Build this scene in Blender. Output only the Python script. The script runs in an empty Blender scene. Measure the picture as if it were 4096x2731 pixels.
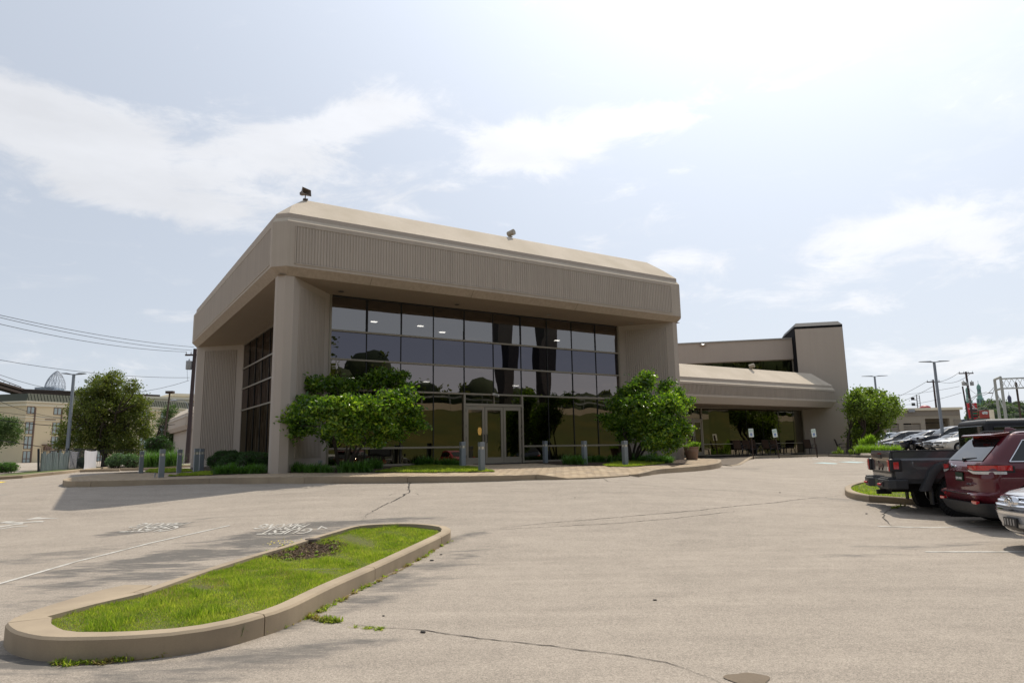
import bpy, bmesh, math, random
import numpy as np
from mathutils import Vector, Matrix
from mathutils.geometry import delaunay_2d_cdt
PI = math.pi
rnd = random.Random(7)
scene = bpy.context.scene
COL = scene.collection

# ------------------------------------------------------------------ camera
F_PX, PITCH, ROLL, YAW = 2703.07, .160770152, -.0180956098, .998023564
EYE = np.array([0., 0., 1.6])
_F = np.array([0, math.cos(PITCH), math.sin(PITCH)]); _U = np.array([0, -math.sin(PITCH), math.cos(PITCH)]); _X = np.array([1., 0, 0])
_R = math.cos(ROLL)*_X+math.sin(ROLL)*_U; _T = -math.sin(ROLL)*_X+math.cos(ROLL)*_U
cam = bpy.data.cameras.new('camera'); camo = bpy.data.objects.new('camera', cam); COL.objects.link(camo)
cam.sensor_width = 36; cam.lens = F_PX/4096*36; cam.clip_end = 6000; cam.clip_start = .05
m = Matrix(((_R[0], _T[0], -_F[0], 0), (_R[1], _T[1], -_F[1], 0), (_R[2], _T[2], -_F[2], EYE[2]), (0, 0, 0, 1)))
camo.matrix_world = m
cam.dof.use_dof = False
scene.camera = camo

# ------------------------------------------------------------------ sun, sky, exposure
SUN_AZ = math.atan2(.3308, .5941)      # clockwise from +Y
SUN_EL = math.atan2(1, math.hypot(.3308, .5941))
sun = bpy.data.lights.new('sun', 'SUN'); sun.energy = 3.3; sun.angle = math.radians(.53); sun.color = (1, .92, .79)
suno = bpy.data.objects.new('sun', sun); COL.objects.link(suno)
sd = Vector((math.sin(SUN_AZ)*math.cos(SUN_EL), math.cos(SUN_AZ)*math.cos(SUN_EL), math.sin(SUN_EL)))
suno.rotation_euler = sd.to_track_quat('Z', 'Y').to_euler(); suno.location = (0, 0, 30)
vs = scene.view_settings; vs.view_transform = 'Standard'; vs.look = 'None'; vs.gamma = 1; vs.exposure = .36
vs.use_curve_mapping = False

def ray(p):
    return ((p[0]-2048)*_R-(p[1]-1365.5)*_T+F_PX*_F)/F_PX
def onz(p, z):
    d = ray(p); return EYE+d*(z-1.6)/d[2]
def aty(p, Y):
    d = ray(p); return EYE+d*Y/d[1]
def proj(P):
    q = np.array(P, float)-EYE; return (2048+F_PX*(q@_R)/(q@_F), 1365.5-F_PX*(q@_T)/(q@_F))

w = bpy.data.worlds.new('World'); scene.world = w; w.use_nodes = True
nt = w.node_tree; nt.nodes.clear()
class NB:
    def __init__(s, nt): s.nt = nt
    def n(s, t, ins=None, **k):
        o = s.nt.nodes.new(t)
        for a, b in k.items(): setattr(o, a, b)
        for a, b in (ins or {}).items():
            if hasattr(b, 'is_output') : s.nt.links.new(b, o.inputs[a])
            else: o.inputs[a].default_value = b
        return o
    def m(s, op, a, b=0, c=None, clamp=False):
        ins = {0: a, 1: b}
        if c is not None: ins[2] = c
        return s.n('ShaderNodeMath', ins, operation=op, use_clamp=clamp).outputs[0]
    def v(s, op, a, b=None, out=0):
        ins = {0: a}
        if b is not None: ins[1] = b
        return s.n('ShaderNodeVectorMath', ins, operation=op).outputs[out]
    def noise(s, vec, scale, detail=4, rough=.55, dist=0):
        return s.n('ShaderNodeTexNoise', {'Vector': vec, 'Scale': scale, 'Detail': detail, 'Roughness': rough, 'Distortion': dist}).outputs['Fac']
    def scalev(s, vec, sc, loc=(0, 0, 0)):
        return s.n('ShaderNodeMapping', {'Vector': vec, 'Scale': sc, 'Location': loc}).outputs[0]
    def ramp(s, f, pts, interp='LINEAR'):
        r = s.n('ShaderNodeValToRGB', {0: f}); e = r.color_ramp.elements; r.color_ramp.interpolation = interp
        while len(e) < len(pts): e.new(.5)
        for i, (p, c) in enumerate(pts):
            e[i].position = p; e[i].color = (*c, 1) if isinstance(c, (tuple, list)) else (c, c, c, 1)
        return r.outputs[0]
    def mix(s, f, a, b, mode='MIX'):
        o = s.n('ShaderNodeMix', data_type='RGBA', blend_type=mode)
        for i, x in ((0, f), (6, a), (7, b)):
            if hasattr(x, 'is_output'): s.nt.links.new(x, o.inputs[i])
            else: o.inputs[i].default_value = (*x, 1) if isinstance(x, (tuple, list)) else x
        return o.outputs[2]
    def mr(s, f, a, b, c=0, d=1):
        return s.n('ShaderNodeMapRange', {0: f, 1: a, 2: b, 3: c, 4: d}).outputs[0]
nb = NB(nt)
sky = nb.n('ShaderNodeTexSky', sky_type='NISHITA', sun_disc=False, sun_elevation=SUN_EL, sun_rotation=SUN_AZ, altitude=200, air_density=1.1, dust_density=3.2, ozone_density=1.6)
tc = nb.n('ShaderNodeTexCoord').outputs['Generated']
dirn = nb.v('NORMALIZE', tc)
sep = nb.n('ShaderNodeSeparateXYZ', {0: dirn}); dz = sep.outputs[2]
# clouds: soft banks in world directions (x, y, z) with angular half sizes, broken up by noise
def blob(px, py, rx, ry, rot=0):
    d = ray((px*1.7415, py*1.7415)); d = d/np.linalg.norm(d)
    r = np.array([d[1], -d[0], 0]); r /= np.linalg.norm(r); u_ = np.cross(r, d)
    c, s_ = math.cos(rot), math.sin(rot); r2 = r*c+u_*s_; u2 = -r*s_+u_*c
    a = nb.v('DOT_PRODUCT', dirn, tuple(r2), 1); b = nb.v('DOT_PRODUCT', dirn, tuple(u2), 1); f = nb.v('DOT_PRODUCT', dirn, tuple(d), 1)
    a = nb.m('SUBTRACT', a, float(d@r2)); b = nb.m('SUBTRACT', b, float(d@u2))
    a = nb.m('DIVIDE', a, rx); b = nb.m('DIVIDE', b, ry)
    e = nb.m('ADD', nb.m('MULTIPLY', a, a), nb.m('MULTIPLY', b, b))
    g = nb.m('POWER', 2.718, nb.m('MULTIPLY', e, -1))
    return nb.m('MULTIPLY', g, nb.m('GREATER_THAN', f, .2))
BL = [(60, 270, .14, .052, -.25, 1.2), (330, 370, .15, .048, -.2, 1.2), (600, 370, .12, .040, .1, 1.0), (860, 258, .075, .030, .3, 1.25), (700, 300, .07, .02, .25, .8), (300, 455, .12, .018, 0, .6),
      (1190, 345, .085, .036, .1, 1.55), (1440, 275, .085, .026, -.05, 1.3), (960, 490, .06, .016, -.1, .55), (1160, 512, .035, .008, 0, .5), (1570, 600, .10, .022, .06, .8),
      (1520, 490, .05, .025, 0, .4), (2080, 530, .13, .028, .1, .6), (2250, 520, .16, .04, 0, .5), (2050, 640, .22, .045, 0, .35), (2180, 800, .18, .018, -.03, .7), (2200, 850, .2, .012, 0, .5), (380, 730, .11, .013, 0, .4),
      (1800, 160, .25, .06, .5, .35), (700, 900, .5, .05, 0, .25)]
acc = None
for px, py, rx, ry, ro, wt in BL:
    b_ = nb.m('MULTIPLY', blob(px, py, rx, ry, ro), wt)
    acc = b_ if acc is None else nb.m('ADD', acc, b_)
# flat cloud layer seen in perspective for texture
inv = nb.m('DIVIDE', 1.0, nb.m('ADD', nb.m('MAXIMUM', dz, 0.0), .12))
flat = nb.v('MULTIPLY', dirn, nb.n('ShaderNodeCombineXYZ', {0: inv, 1: inv, 2: inv}).outputs[0])
n1 = nb.noise(nb.scalev(flat, (1.0, 1.4, 1.0), (3.1, 1.7, 0)), 1.9, 10, .62, .6)
n2 = nb.noise(nb.scalev(dirn, (2.4, 2.4, 6.0)), 3.4, 10, .66, .5)
tex = nb.m('ADD', nb.m('MULTIPLY', n1, .35), nb.m('MULTIPLY', n2, .75))
den = nb.m('ADD', nb.m('MULTIPLY', acc, .85), nb.m('MULTIPLY', nb.m('SUBTRACT', tex, .55), 3.4))
den2 = nb.n('ShaderNodeMapRange', {0: den, 1: .22, 2: .95}, interpolation_type='SMOOTHSTEP').outputs[0]
gen = nb.mr(nb.m('ADD', n1, nb.m('MULTIPLY', n2, .6)), .86, 1.14, 0, .35)      # thin scattered cloud everywhere else
dens = nb.m('MAXIMUM', den2, gen)
cosang = nb.v('DOT_PRODUCT', dirn, tuple(sd), 1)
glow = nb.m('POWER', nb.m('MAXIMUM', nb.m('ADD', nb.m('MULTIPLY', cosang, .5), .5), 0.001), 17.0)   # forward scattering towards the sun
glow2 = nb.m('POWER', nb.m('MAXIMUM', nb.m('ADD', nb.m('MULTIPLY', cosang, .5), .5), 0.001), 6.0)
hz_ = nb.m('POWER', nb.m('SUBTRACT', 1.0, nb.m('MINIMUM', nb.m('ABSOLUTE', dz), 1.0)), 7.0)
veil_b = nb.m('ADD', nb.m('ADD', 4.75, nb.m('MULTIPLY', hz_, 1.9)), nb.m('ADD', nb.m('MULTIPLY', glow, 5.0), nb.m('MULTIPLY', glow2, 2.5)))
bright = nb.m('ADD', nb.m('MULTIPLY', veil_b, 1.0), 1.8)
shade = nb.mr(nb.noise(nb.scalev(dirn, (3, 3, 9)), 2.6, 5), .3, .7, .90, 1.03)
cl = nb.v('MULTIPLY', nb.n('ShaderNodeCombineXYZ', {0: nb.m('MULTIPLY', bright, shade), 1: nb.m('MULTIPLY', bright, shade), 2: nb.m('MULTIPLY', bright, shade)}).outputs[0], (1.0, 1.0, 1.02))
veil = nb.v('MULTIPLY', nb.n('ShaderNodeCombineXYZ', {0: veil_b, 1: veil_b, 2: veil_b}).outputs[0], (.915, .99, 1.11))
s0 = nb.mix(.80, sky.outputs[0], veil)
s1 = nb.mix(nb.m('MULTIPLY', dens, .68), s0, cl)
bg = nb.n('ShaderNodeBackground', {'Color': s1, 'Strength': .1})
out = nb.n('ShaderNodeOutputWorld', {0: bg.outputs[0]})

# ------------------------------------------------------------------ helpers
def mat(name, col, rough=.8, spec=.4, metal=0, coat=0, emit=None, es=1):
    M = bpy.data.materials.new(name); M.use_nodes = True; p = M.node_tree.nodes['Principled BSDF']
    p.inputs['Base Color'].default_value = (*col, 1); p.inputs['Roughness'].default_value = rough
    p.inputs['Specular IOR Level'].default_value = spec; p.inputs['Metallic'].default_value = metal; p.inputs['Coat Weight'].default_value = coat
    p.inputs['Coat Roughness'].default_value = .03
    if emit: p.inputs['Emission Color'].default_value = (*emit, 1); p.inputs['Emission Strength'].default_value = es
    return M
def nmat(name, col, rough=.8, var=.15, sc=3., fine=.1, fsc=60., bump=.0, bsc=80., spec=.3, tint=None, bd=.01, streak=0, metal=0):
    M = mat(name, col, rough, spec, metal); nb = NB(M.node_tree); p = M.node_tree.nodes['Principled BSDF']
    oc = nb.n('ShaderNodeTexCoord').outputs['Object']
    a = nb.noise(oc, sc, 5, .6); b = nb.noise(oc, fsc, 3, .6)
    k = nb.m('ADD', nb.m('MULTIPLY', nb.m('SUBTRACT', a, .5), var*2), nb.m('MULTIPLY', nb.m('SUBTRACT', b, .5), fine*2))
    if streak:
        st = nb.noise(nb.scalev(oc, (9, 9, .16)), 1.0, 6, .65); k = nb.m('ADD', k, nb.m('MULTIPLY', nb.m('SUBTRACT', st, .5), streak*2))
    k = nb.m('ADD', k, 1.0)
    c = nb.v('MULTIPLY', col, nb.n('ShaderNodeCombineXYZ', {0: k, 1: k, 2: k}).outputs[0])
    if tint: c = nb.mix(nb.mr(nb.noise(oc, sc*.6, 4), .45, .7), c, tint)
    M.node_tree.links.new(c, p.inputs['Base Color'])
    if bump:
        bn = nb.n('ShaderNodeBump', {'Height': nb.noise(oc, bsc, 3), 'Strength': bump, 'Distance': bd}); M.node_tree.links.new(bn.outputs[0], p.inputs['Normal'])
    return M
class MB:
    def __init__(s): s.v = []; s.f = []
    def add(s, v, f, M=None):
        o = len(s.v)
        for p in v:
            p = Vector(p); p = M @ p if M is not None else p; s.v.append(tuple(p))
        s.f += [tuple(i+o for i in q) for q in f]; return s
    def box(s, a, b, M=None, bottom=True):
        x0, y0, z0 = a; x1, y1, z1 = b
        v = [(x0, y0, z0), (x1, y0, z0), (x1, y1, z0), (x0, y1, z0), (x0, y0, z1), (x1, y0, z1), (x1, y1, z1), (x0, y1, z1)]
        f = [(4, 5, 6, 7), (0, 1, 5, 4), (1, 2, 6, 5), (2, 3, 7, 6), (3, 0, 4, 7)]
        if bottom: f.append((3, 2, 1, 0))
        return s.add(v, f, M)
    def prism(s, poly, z0, z1, M=None, caps=True):
        n = len(poly); v = [(*p, z0) for p in poly]+[(*p, z1) for p in poly]
        f = [(i, (i+1) % n, n+(i+1) % n, n+i) for i in range(n)]
        if caps: f += [tuple(range(n-1, -1, -1)), tuple(range(n, 2*n))]
        return s.add(v, f, M)
    def cyl(s, p0, p1, r0, r1=None, n=8, caps=True):
        r1 = r0 if r1 is None else r1; p0, p1 = Vector(p0), Vector(p1); d = (p1-p0)
        if d.length < 1e-6: return s
        q = d.to_track_quat('Z', 'Y'); v = []
        for r, p in ((r0, p0), (r1, p1)):
            for i in range(n):
                a = 2*PI*i/n; v.append(p+q @ Vector((r*math.cos(a), r*math.sin(a), 0)))
        f = [(i, (i+1) % n, n+(i+1) % n, n+i) for i in range(n)]
        if caps: f += [tuple(range(n-1, -1, -1)), tuple(range(n, 2*n))]
        return s.add(v, f)
    def tube(s, pts, r, n=6, r1=None):
        pts = [Vector(p) for p in pts]; N = len(pts); v = []; ref = None
        for k, p in enumerate(pts):
            d = (pts[min(k+1, N-1)]-pts[max(k-1, 0)]).normalized()
            if ref is None: ref = d.orthogonal().normalized()
            ref = (ref-d*ref.dot(d)).normalized(); b = d.cross(ref)
            rr = (r[k] if isinstance(r, (list, tuple)) else (r if r1 is None else r+(r1-r)*k/(N-1)))
            for i in range(n):
                a = 2*PI*i/n; v.append(p+ref*rr*math.cos(a)+b*rr*math.sin(a))
        f = [(k*n+i, k*n+(i+1) % n, (k+1)*n+(i+1) % n, (k+1)*n+i) for k in range(N-1) for i in range(n)]
        f += [tuple(range(n-1, -1, -1)), tuple(range((N-1)*n, N*n))]
        return s.add(v, f)
    def lathe(s, prof, n=16, M=None, caps=False):
        v = []; 
        for (r, z) in prof:
            for i in range(n):
                a = 2*PI*i/n; v.append((r*math.cos(a), r*math.sin(a), z))
        f = [(k*n+i, k*n+(i+1) % n, (k+1)*n+(i+1) % n, (k+1)*n+i) for k in range(len(prof)-1) for i in range(n)]
        if caps: f += [tuple(range(n-1, -1, -1)), tuple(range((len(prof)-1)*n, len(prof)*n))]
        return s.add(v, f, M)
    def loft(s, rings, close=True, caps=True, M=None):
        n = len(rings[0]); v = [p for r in rings for p in r]; R = len(rings)
        rng = range(n) if close else range(n-1)
        f = [(k*n+i, k*n+(i+1) % n, (k+1)*n+(i+1) % n, (k+1)*n+i) for k in range(R-1) for i in rng]
        if caps: f += [tuple(range(n-1, -1, -1)), tuple(range((R-1)*n, R*n))]
        return s.add(v, f, M)
    def mesh(s, name, smooth=False, ang=None):
        me = bpy.data.meshes.new(name); me.from_pydata(s.v, [], s.f)
        if smooth:
            me.polygons.foreach_set('use_smooth', [True]*len(me.polygons))
            if ang: me.set_sharp_from_angle(angle=math.radians(ang))
        me.update(); return me
    def build(s, name, material, parent=None, smooth=False, ang=35, bevel=0, loc=None, fix=False, seg=2):
        me = s.mesh(name, smooth, ang)
        if fix:
            bm = bmesh.new(); bm.from_mesh(me); bmesh.ops.recalc_face_normals(bm, faces=bm.faces); bm.to_mesh(me); bm.free()
        if material: me.materials.append(material)
        o = bpy.data.objects.new(name, me); COL.objects.link(o)
        if parent: o.parent = parent
        if loc is not None: o.location = loc
        if bevel:
            b = o.modifiers.new('bevel', 'BEVEL'); b.width = bevel; b.segments = seg; b.limit_method = 'ANGLE'; b.angle_limit = math.radians(40)
        return o
def npmesh(name, V, Fc, material, parent=None, smooth=False):
    """V (n,3) array, Fc (m,k) array"""
    me = bpy.data.meshes.new(name); me.vertices.add(len(V)); me.vertices.foreach_set('co', np.ascontiguousarray(V, dtype=np.float32).ravel())
    k = Fc.shape[1]; me.loops.add(Fc.size); me.loops.foreach_set('vertex_index', np.ascontiguousarray(Fc, dtype=np.int32).ravel())
    me.polygons.add(len(Fc)); me.polygons.foreach_set('loop_start', np.arange(0, Fc.size, k, dtype=np.int32))
    if smooth: me.polygons.foreach_set('use_smooth', np.ones(len(Fc), dtype=bool))
    me.update(calc_edges=True); me.materials.append(material)
    o = bpy.data.objects.new(name, me); COL.objects.link(o)
    if parent: o.parent = parent
    return o
def tag(o, label=None, cat=None, group=None, kind=None):
    if label: o['label'] = label
    if cat: o['category'] = cat
    if group: o['group'] = group
    if kind: o['kind'] = kind
    return o
def thing(name, label, cat, loc=(0, 0, 0), rz=0, group=None, kind=None):
    o = bpy.data.objects.new(name, None); COL.objects.link(o); o.location = loc; o.rotation_euler = (0, 0, rz); o.empty_display_size = .2
    return tag(o, label, cat, group, kind)
def copy_tree(o, parent=None):
    c = o.copy(); COL.objects.link(c)
    if parent: c.parent = parent
    for ch in o.children: copy_tree(ch, c)
    return c
def textmesh(txt, size, material, parent, M, name='lettering', ext=.002, bold=0):
    cu = bpy.data.curves.new('txt', 'FONT'); cu.body = txt; cu.size = size; cu.align_x = 'CENTER'; cu.align_y = 'CENTER'; cu.extrude = ext; cu.resolution_u = 3; cu.offset = bold
    t = bpy.data.objects.new('t', cu); COL.objects.link(t); bpy.context.view_layer.update()
    me = bpy.data.meshes.new_from_object(t.evaluated_get(bpy.context.evaluated_depsgraph_get())); bpy.data.objects.remove(t)
    me.transform(M); me.materials.clear(); me.materials.append(material); me.name = name
    o = bpy.data.objects.new(name, me); COL.objects.link(o)
    if parent: o.parent = parent
    return o

# building axes: a runs along the entrance front, b runs away from the street side
UA = np.array([math.sin(YAW), math.cos(YAW), 0]); VA = np.array([-math.cos(YAW), math.sin(YAW), 0]); O = np.array([-8.06211394, 22.5430081, 0])
def W(a, b, z=0): return O+UA*a+VA*b+np.array([0, 0, z])
def uv(P): q = np.array([P[0], P[1], 0])-O; return q@UA, q@VA
def pave_z(x, y):
    a, b = uv((x, y)); return 1.10-.022*max(0, 1-b)-.03*max(0, min(5, 2-a))
def hit(p, f=None):
    f = f or G; z = .5
    for _ in range(50):
        P = onz(p, z); z = .65*z+.35*f(P[0], P[1])
    return np.array([P[0], P[1], f(P[0], P[1])])
KPX = [(551,1886),(480,1890),(403,1897),(327,1905),(288,1912),(277,1917),(283,1921),(321,1923),(454,1921),(684,1916),(850,1911),(972,1909),(1080,1907),(1233,1906),(1360,1905),(1450,1905),(1774,1903),(2050,1900),(2134,1897),(2160,1897),(2267,1911),(2382,1907),(2524,1897),(2547,1894),(2593,1880),(2624,1875.5),(2642,1874),(2783,1863),(2847,1854),(2864,1847),(2869,1841),(2861,1836),(2834,1834)]
RAMP = {(2267,1911): .815, (2382,1907): .82, (2524,1897): .825, (2547,1894): .86}
KERB = []
for p in KPX:
    if p in RAMP: P = onz(p, RAMP[p])
    else: P = hit(p, pave_z)
    KERB.append(P)
KERB = np.array(KERB)
def seg_d(x, y, pts):
    A = pts[:-1, :2]; B = pts[1:, :2]; d = B-A; q = np.stack([np.asarray(x), np.asarray(y)], -1)[..., None, :]
    t = np.clip(((q-A)*d).sum(-1)/(d*d).sum(-1), 0, 1); e = q-A-t[..., None]*d
    return np.sqrt((e*e).sum(-1)).min(-1)
def S(t): t = np.clip(t, 0, 1); return t*t*(3-2*t)
def Gv(x, y):
    x = np.asarray(x, float); y = np.asarray(y, float)
    d = seg_d(x, y, KERB); r = .80*np.maximum(0, 1-d/9)**1.1
    z2 = .93*S((y-11)/25)+.12*S((y-38)/22)
    z = np.maximum(r, z2)
    b = (x-O[0])*VA[0]+(y-O[1])*VA[1]
    return z
def G(x, y): return float(Gv(x, y))
def catmull(P, step, closed=False):
    P = [np.array(p, float) for p in P]; n = len(P); out = []
    rng = range(n if closed else n-1)
    for i in rng:
        p1, p2 = P[i], P[(i+1) % n]
        p0 = P[i-1] if (closed or i > 0) else p1; p3 = P[(i+2) % n] if (closed or i+2 < n) else p2
        k = max(1, int(np.linalg.norm(p2-p1)/step))
        for j in range(k):
            t = j/k; out.append(.5*((2*p1)+(-p0+p2)*t+(2*p0-5*p1+4*p2-p3)*t*t+(-p0+3*p1-3*p2+p3)*t**3))
    if not closed: out.append(P[-1])
    return out
def offset2(P, k, closed):
    n = len(P); out = []
    for i in range(n):
        a = P[(i-1) % n] if (closed or i > 0) else P[i]; b = P[(i+1) % n] if (closed or i < n-1) else P[i]
        d = b[:2]-a[:2]; d = d/np.linalg.norm(d); out.append(np.array([P[i][0]-d[1]*k, P[i][1]+d[0]*k, P[i][2]]))
    return out
def inside(x, y, poly):
    x = np.asarray(x); y = np.asarray(y); c = np.zeros(x.shape, bool); n = len(poly)
    for i in range(n):
        x0, y0 = poly[i][:2]; x1, y1 = poly[i-1][:2]
        if y0 == y1: continue
        c ^= ((y0 > y) != (y1 > y)) & (x < (x1-x0)*(y-y0)/(y1-y0)+x0)
    return c
def region(name, poly, zf, step, material, parent=None, kind=None, label=None):
    P = np.array([p[:2] for p in poly]); x0, y0 = P.min(0); x1, y1 = P.max(0)
    gx, gy = np.meshgrid(np.arange(x0, x1, step), np.arange(y0, y1, step)); gx = gx.ravel(); gy = gy.ravel()
    ins = inside(gx, gy, P) & (seg_d(gx, gy, np.vstack([P, P[:1]])) > step*.4)
    pts = [Vector(p) for p in P]+[Vector(p) for p in zip(gx[ins], gy[ins])]
    n = len(P); r = delaunay_2d_cdt(pts, [(i, (i+1) % n) for i in range(n)], [], 1, 1e-5)
    v = [(p[0], p[1], zf(p[0], p[1])) for p in r[0]]; mb = MB(); mb.add(v, r[2])
    o = mb.build(name, material, parent)
    for p in o.data.polygons: pass
    bm = bmesh.new(); bm.from_mesh(o.data)
    for f in bm.faces:
        if f.normal.z < 0: f.normal_flip()
    bm.to_mesh(o.data); bm.free()
    if kind: o['kind'] = kind
    if label: o['label'] = label
    return o
# ------------------------------------------------------------------ materials
def asphalt_mat():
    M = mat('asphalt', (.36, .33, .29), .92, .25); nt = M.node_tree; nb = NB(nt); p = nt.nodes['Principled BSDF']
    oc = nb.n('ShaderNodeTexCoord').outputs['Object']
    big = nb.noise(oc, .22, 5, .55, .4); med = nb.noise(nb.scalev(oc, (1, 1, 1)), 1.7, 6, .6); grit = nb.noise(oc, 130, 4, .75); grit2 = nb.n('ShaderNodeTexVoronoi', {'Vector': oc, 'Scale': 105.}, feature='F1').outputs['Color']
    # tyre-worn arcs: stretched noise along the lane
    sw = nb.noise(nb.n('ShaderNodeMapping', {'Vector': oc, 'Rotation': (0, 0, .57), 'Scale': (.35, 2.4, 1)}).outputs[0], 1.1, 6, .62, .5)
    k = nb.m('ADD', 1.0, nb.m('MULTIPLY', nb.m('SUBTRACT', big, .5), .28)); k = nb.m('ADD', k, nb.m('MULTIPLY', nb.m('SUBTRACT', med, .5), .30)); k = nb.m('ADD', k, nb.m('MULTIPLY', nb.m('SUBTRACT', sw, .5), .48)); k = nb.m('ADD', k, nb.m('MULTIPLY', nb.m('SUBTRACT', nb.noise(oc, 7, 6, .7), .5), .28))
    vg = nb.n('ShaderNodeSeparateColor', {0: grit2}).outputs[0]
    k = nb.m('ADD', k, nb.m('MULTIPLY', nb.m('SUBTRACT', grit, .5), 1.25)); k = nb.m('ADD', k, nb.m('MULTIPLY', nb.m('SUBTRACT', vg, .5), .55))
    base = nb.v('MULTIPLY', (.315, .272, .226), nb.n('ShaderNodeCombineXYZ', {0: k, 1: k, 2: k}).outputs[0])
    # dark seal-coat remains in the parking stalls left of the grass island and along the kerb islands
    def patch(cx, cy, rx, ry, rot, amt, lo=.46, hi=.56):
        q = nb.n('ShaderNodeMapping', {'Vector': oc, 'Location': (0, 0, 0)}).outputs[0]
        q = nb.v('SUBTRACT', q, (cx, cy, 0)); q = nb.n('ShaderNodeVectorRotate', {'Vector': q, 'Angle': rot}, rotation_type='Z_AXIS').outputs[0]
        q = nb.v('MULTIPLY', q, (1/rx, 1/ry, 0)); l = nb.v('LENGTH', q, out=1)
        n_ = nb.noise(nb.n('ShaderNodeMapping', {'Vector': oc, 'Rotation': (0, 0, rot), 'Scale': (.5, 1.6, 1)}).outputs[0], 1.5, 8, .68, .3)
        hf = nb.mr(nb.noise(nb.n('ShaderNodeMapping', {'Vector': oc, 'Rotation': (0, 0, rot), 'Scale': (1.0, 3.5, 1)}).outputs[0], 3.2, 6, .7), .36, .56, .50, 1.4)
        amt = nb.m('MULTIPLY', hf, amt)
        return nb.m('MULTIPLY', nb.mr(nb.m('SUBTRACT', n_, nb.m('MULTIPLY', nb.m('MAXIMUM', nb.m('SUBTRACT', l, .35), 0), .35)), lo, hi), amt)
    d = None
    for a in PATCHES:
        x = patch(*a); d = x if d is None else nb.m('MAXIMUM', d, x)
    c = nb.mix(nb.m('MINIMUM', d, .9), base, (.115, .107, .098))
    nt.links.new(c, p.inputs['Base Color'])
    hb = nb.m('ADD', grit, nb.m('MULTIPLY', vg, .6))
    bn = nb.n('ShaderNodeBump', {'Height': hb, 'Strength': .55, 'Distance': .012}); nt.links.new(bn.outputs[0], p.inputs['Normal'])
    return M
def gp(px, py, dz=0):
    P = hit((px, py)); return (P[0], P[1], P[2]+dz)
def _pt(px, py): P = hit((px, py)); return P[0], P[1]
PATCHES = []
for px, py, rx, ry, rot, amt, lo in ((740, 2230, 2.6, 1.0, -.75, 1.0, .42), (1000, 2170, 2.4, .8, -.75, .9, .43), (520, 2310, 1.8, .9, -.75, .8, .45), (1150, 2120, 2.2, .7, -.6, .95, .42), (640, 2110, 1.6, .7, -.6, .85, .45),
                         (1560, 2080, 1.8, .35, -.1, .8, .38), (120, 2640, 1.3, .3, .2, .9, .36), (330, 2690, 1.6, .3, .3, .9, .40), (1330, 2440, 2.2, .45, -1.05, .75, .38), (1620, 2290, 3.0, .6, -1.05, .7, .39), (1500, 2380, 2.5, .5, -1.05, .6, .40), (1850, 2150, 1.5, .3, -.9, .7, .39), (1100, 2620, 1.6, .5, -.6, .6, .40), (750, 2700, 1.6, .5, -.2, .6, .40),
                         (3420, 2000, 1.8, .6, 0, .8, .42), (3500, 2220, 1.2, .4, 0, .6, .45), (2960, 1875, 3, 1.2, .3, .6, .45), (150, 2420, 2.0, .9, -.7, .7, .46), (200, 2230, 2.0, .9, -.7, .45, .46), (3830, 2180, 2.5, .6, 0, .5, .44)):
    x, y = _pt(px, py); lo -= .085 if px < 1300 and py < 2400 else .0; PATCHES.append((x, y, rx, ry, rot, amt, lo, lo+.17))
M_ASPH = asphalt_mat()
M_CONC = nmat('kerb_concrete', (.335, .268, .188), .9, .38, 1.1, .16, 90, .14, 140, tint=(.25, .20, .145), streak=.10)
M_STUC = nmat('stucco', (.43, .37, .31), .93, .07, .8, .07, 130, .4, 160, streak=.13)
M_STUC2 = nmat('stucco_smooth', (.42, .362, .31), .93, .05, .5, .06, 130, .3, 160, streak=.06)
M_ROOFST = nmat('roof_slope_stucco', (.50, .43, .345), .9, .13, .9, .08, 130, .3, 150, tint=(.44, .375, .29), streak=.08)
M_RIB = nmat('ribbed_stucco', (.415, .358, .305), .93, .07, .8, .05, 130, 0, streak=.22)
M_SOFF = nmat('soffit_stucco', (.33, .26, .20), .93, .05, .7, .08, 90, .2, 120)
M_BRZ = mat('bronze_frame', (.27, .235, .185), .42, .5, .35)
M_DARK = mat('black_gasket', (.012, .012, .013), .5)
M_BLK = mat('black_paint', (.018, .018, .02), .4)
M_MULCH = nmat('mulch', (.060, .040, .026), .95, .4, 9, .5, 70, 1., 60, bd=.03)
M_SOIL = nmat('turf_soil', (.095, .10, .028), .95, .3, 5, .3, 60, .6, 60)
M_PAVE = [nmat('paver_%d' % i, c, .9, .2, 6, .14, 120, .3, 150) for i, c in enumerate([(.39, .30, .20), (.345, .265, .18), (.29, .23, .165), (.42, .335, .23)])]
M_SAND = nmat('joint_sand', (.13, .105, .08), .95, .2, 5, .2, 80)
M_BOLL = mat('bollard_paint', (.20, .225, .25), .45, .5, .3)
M_WPAINT = nmat('white_road_paint', (.47, .45, .41), .85, .25, 6, .6, 30, tint=(.30, .27, .23))
M_YPAINT = nmat('yellow_road_paint', (.75, .55, .02), .8, .1, 8, .2, 35)
M_TPAINT = nmat('blue_road_paint', (.38, .50, .50), .8, .2, 8, .3, 35)
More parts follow.
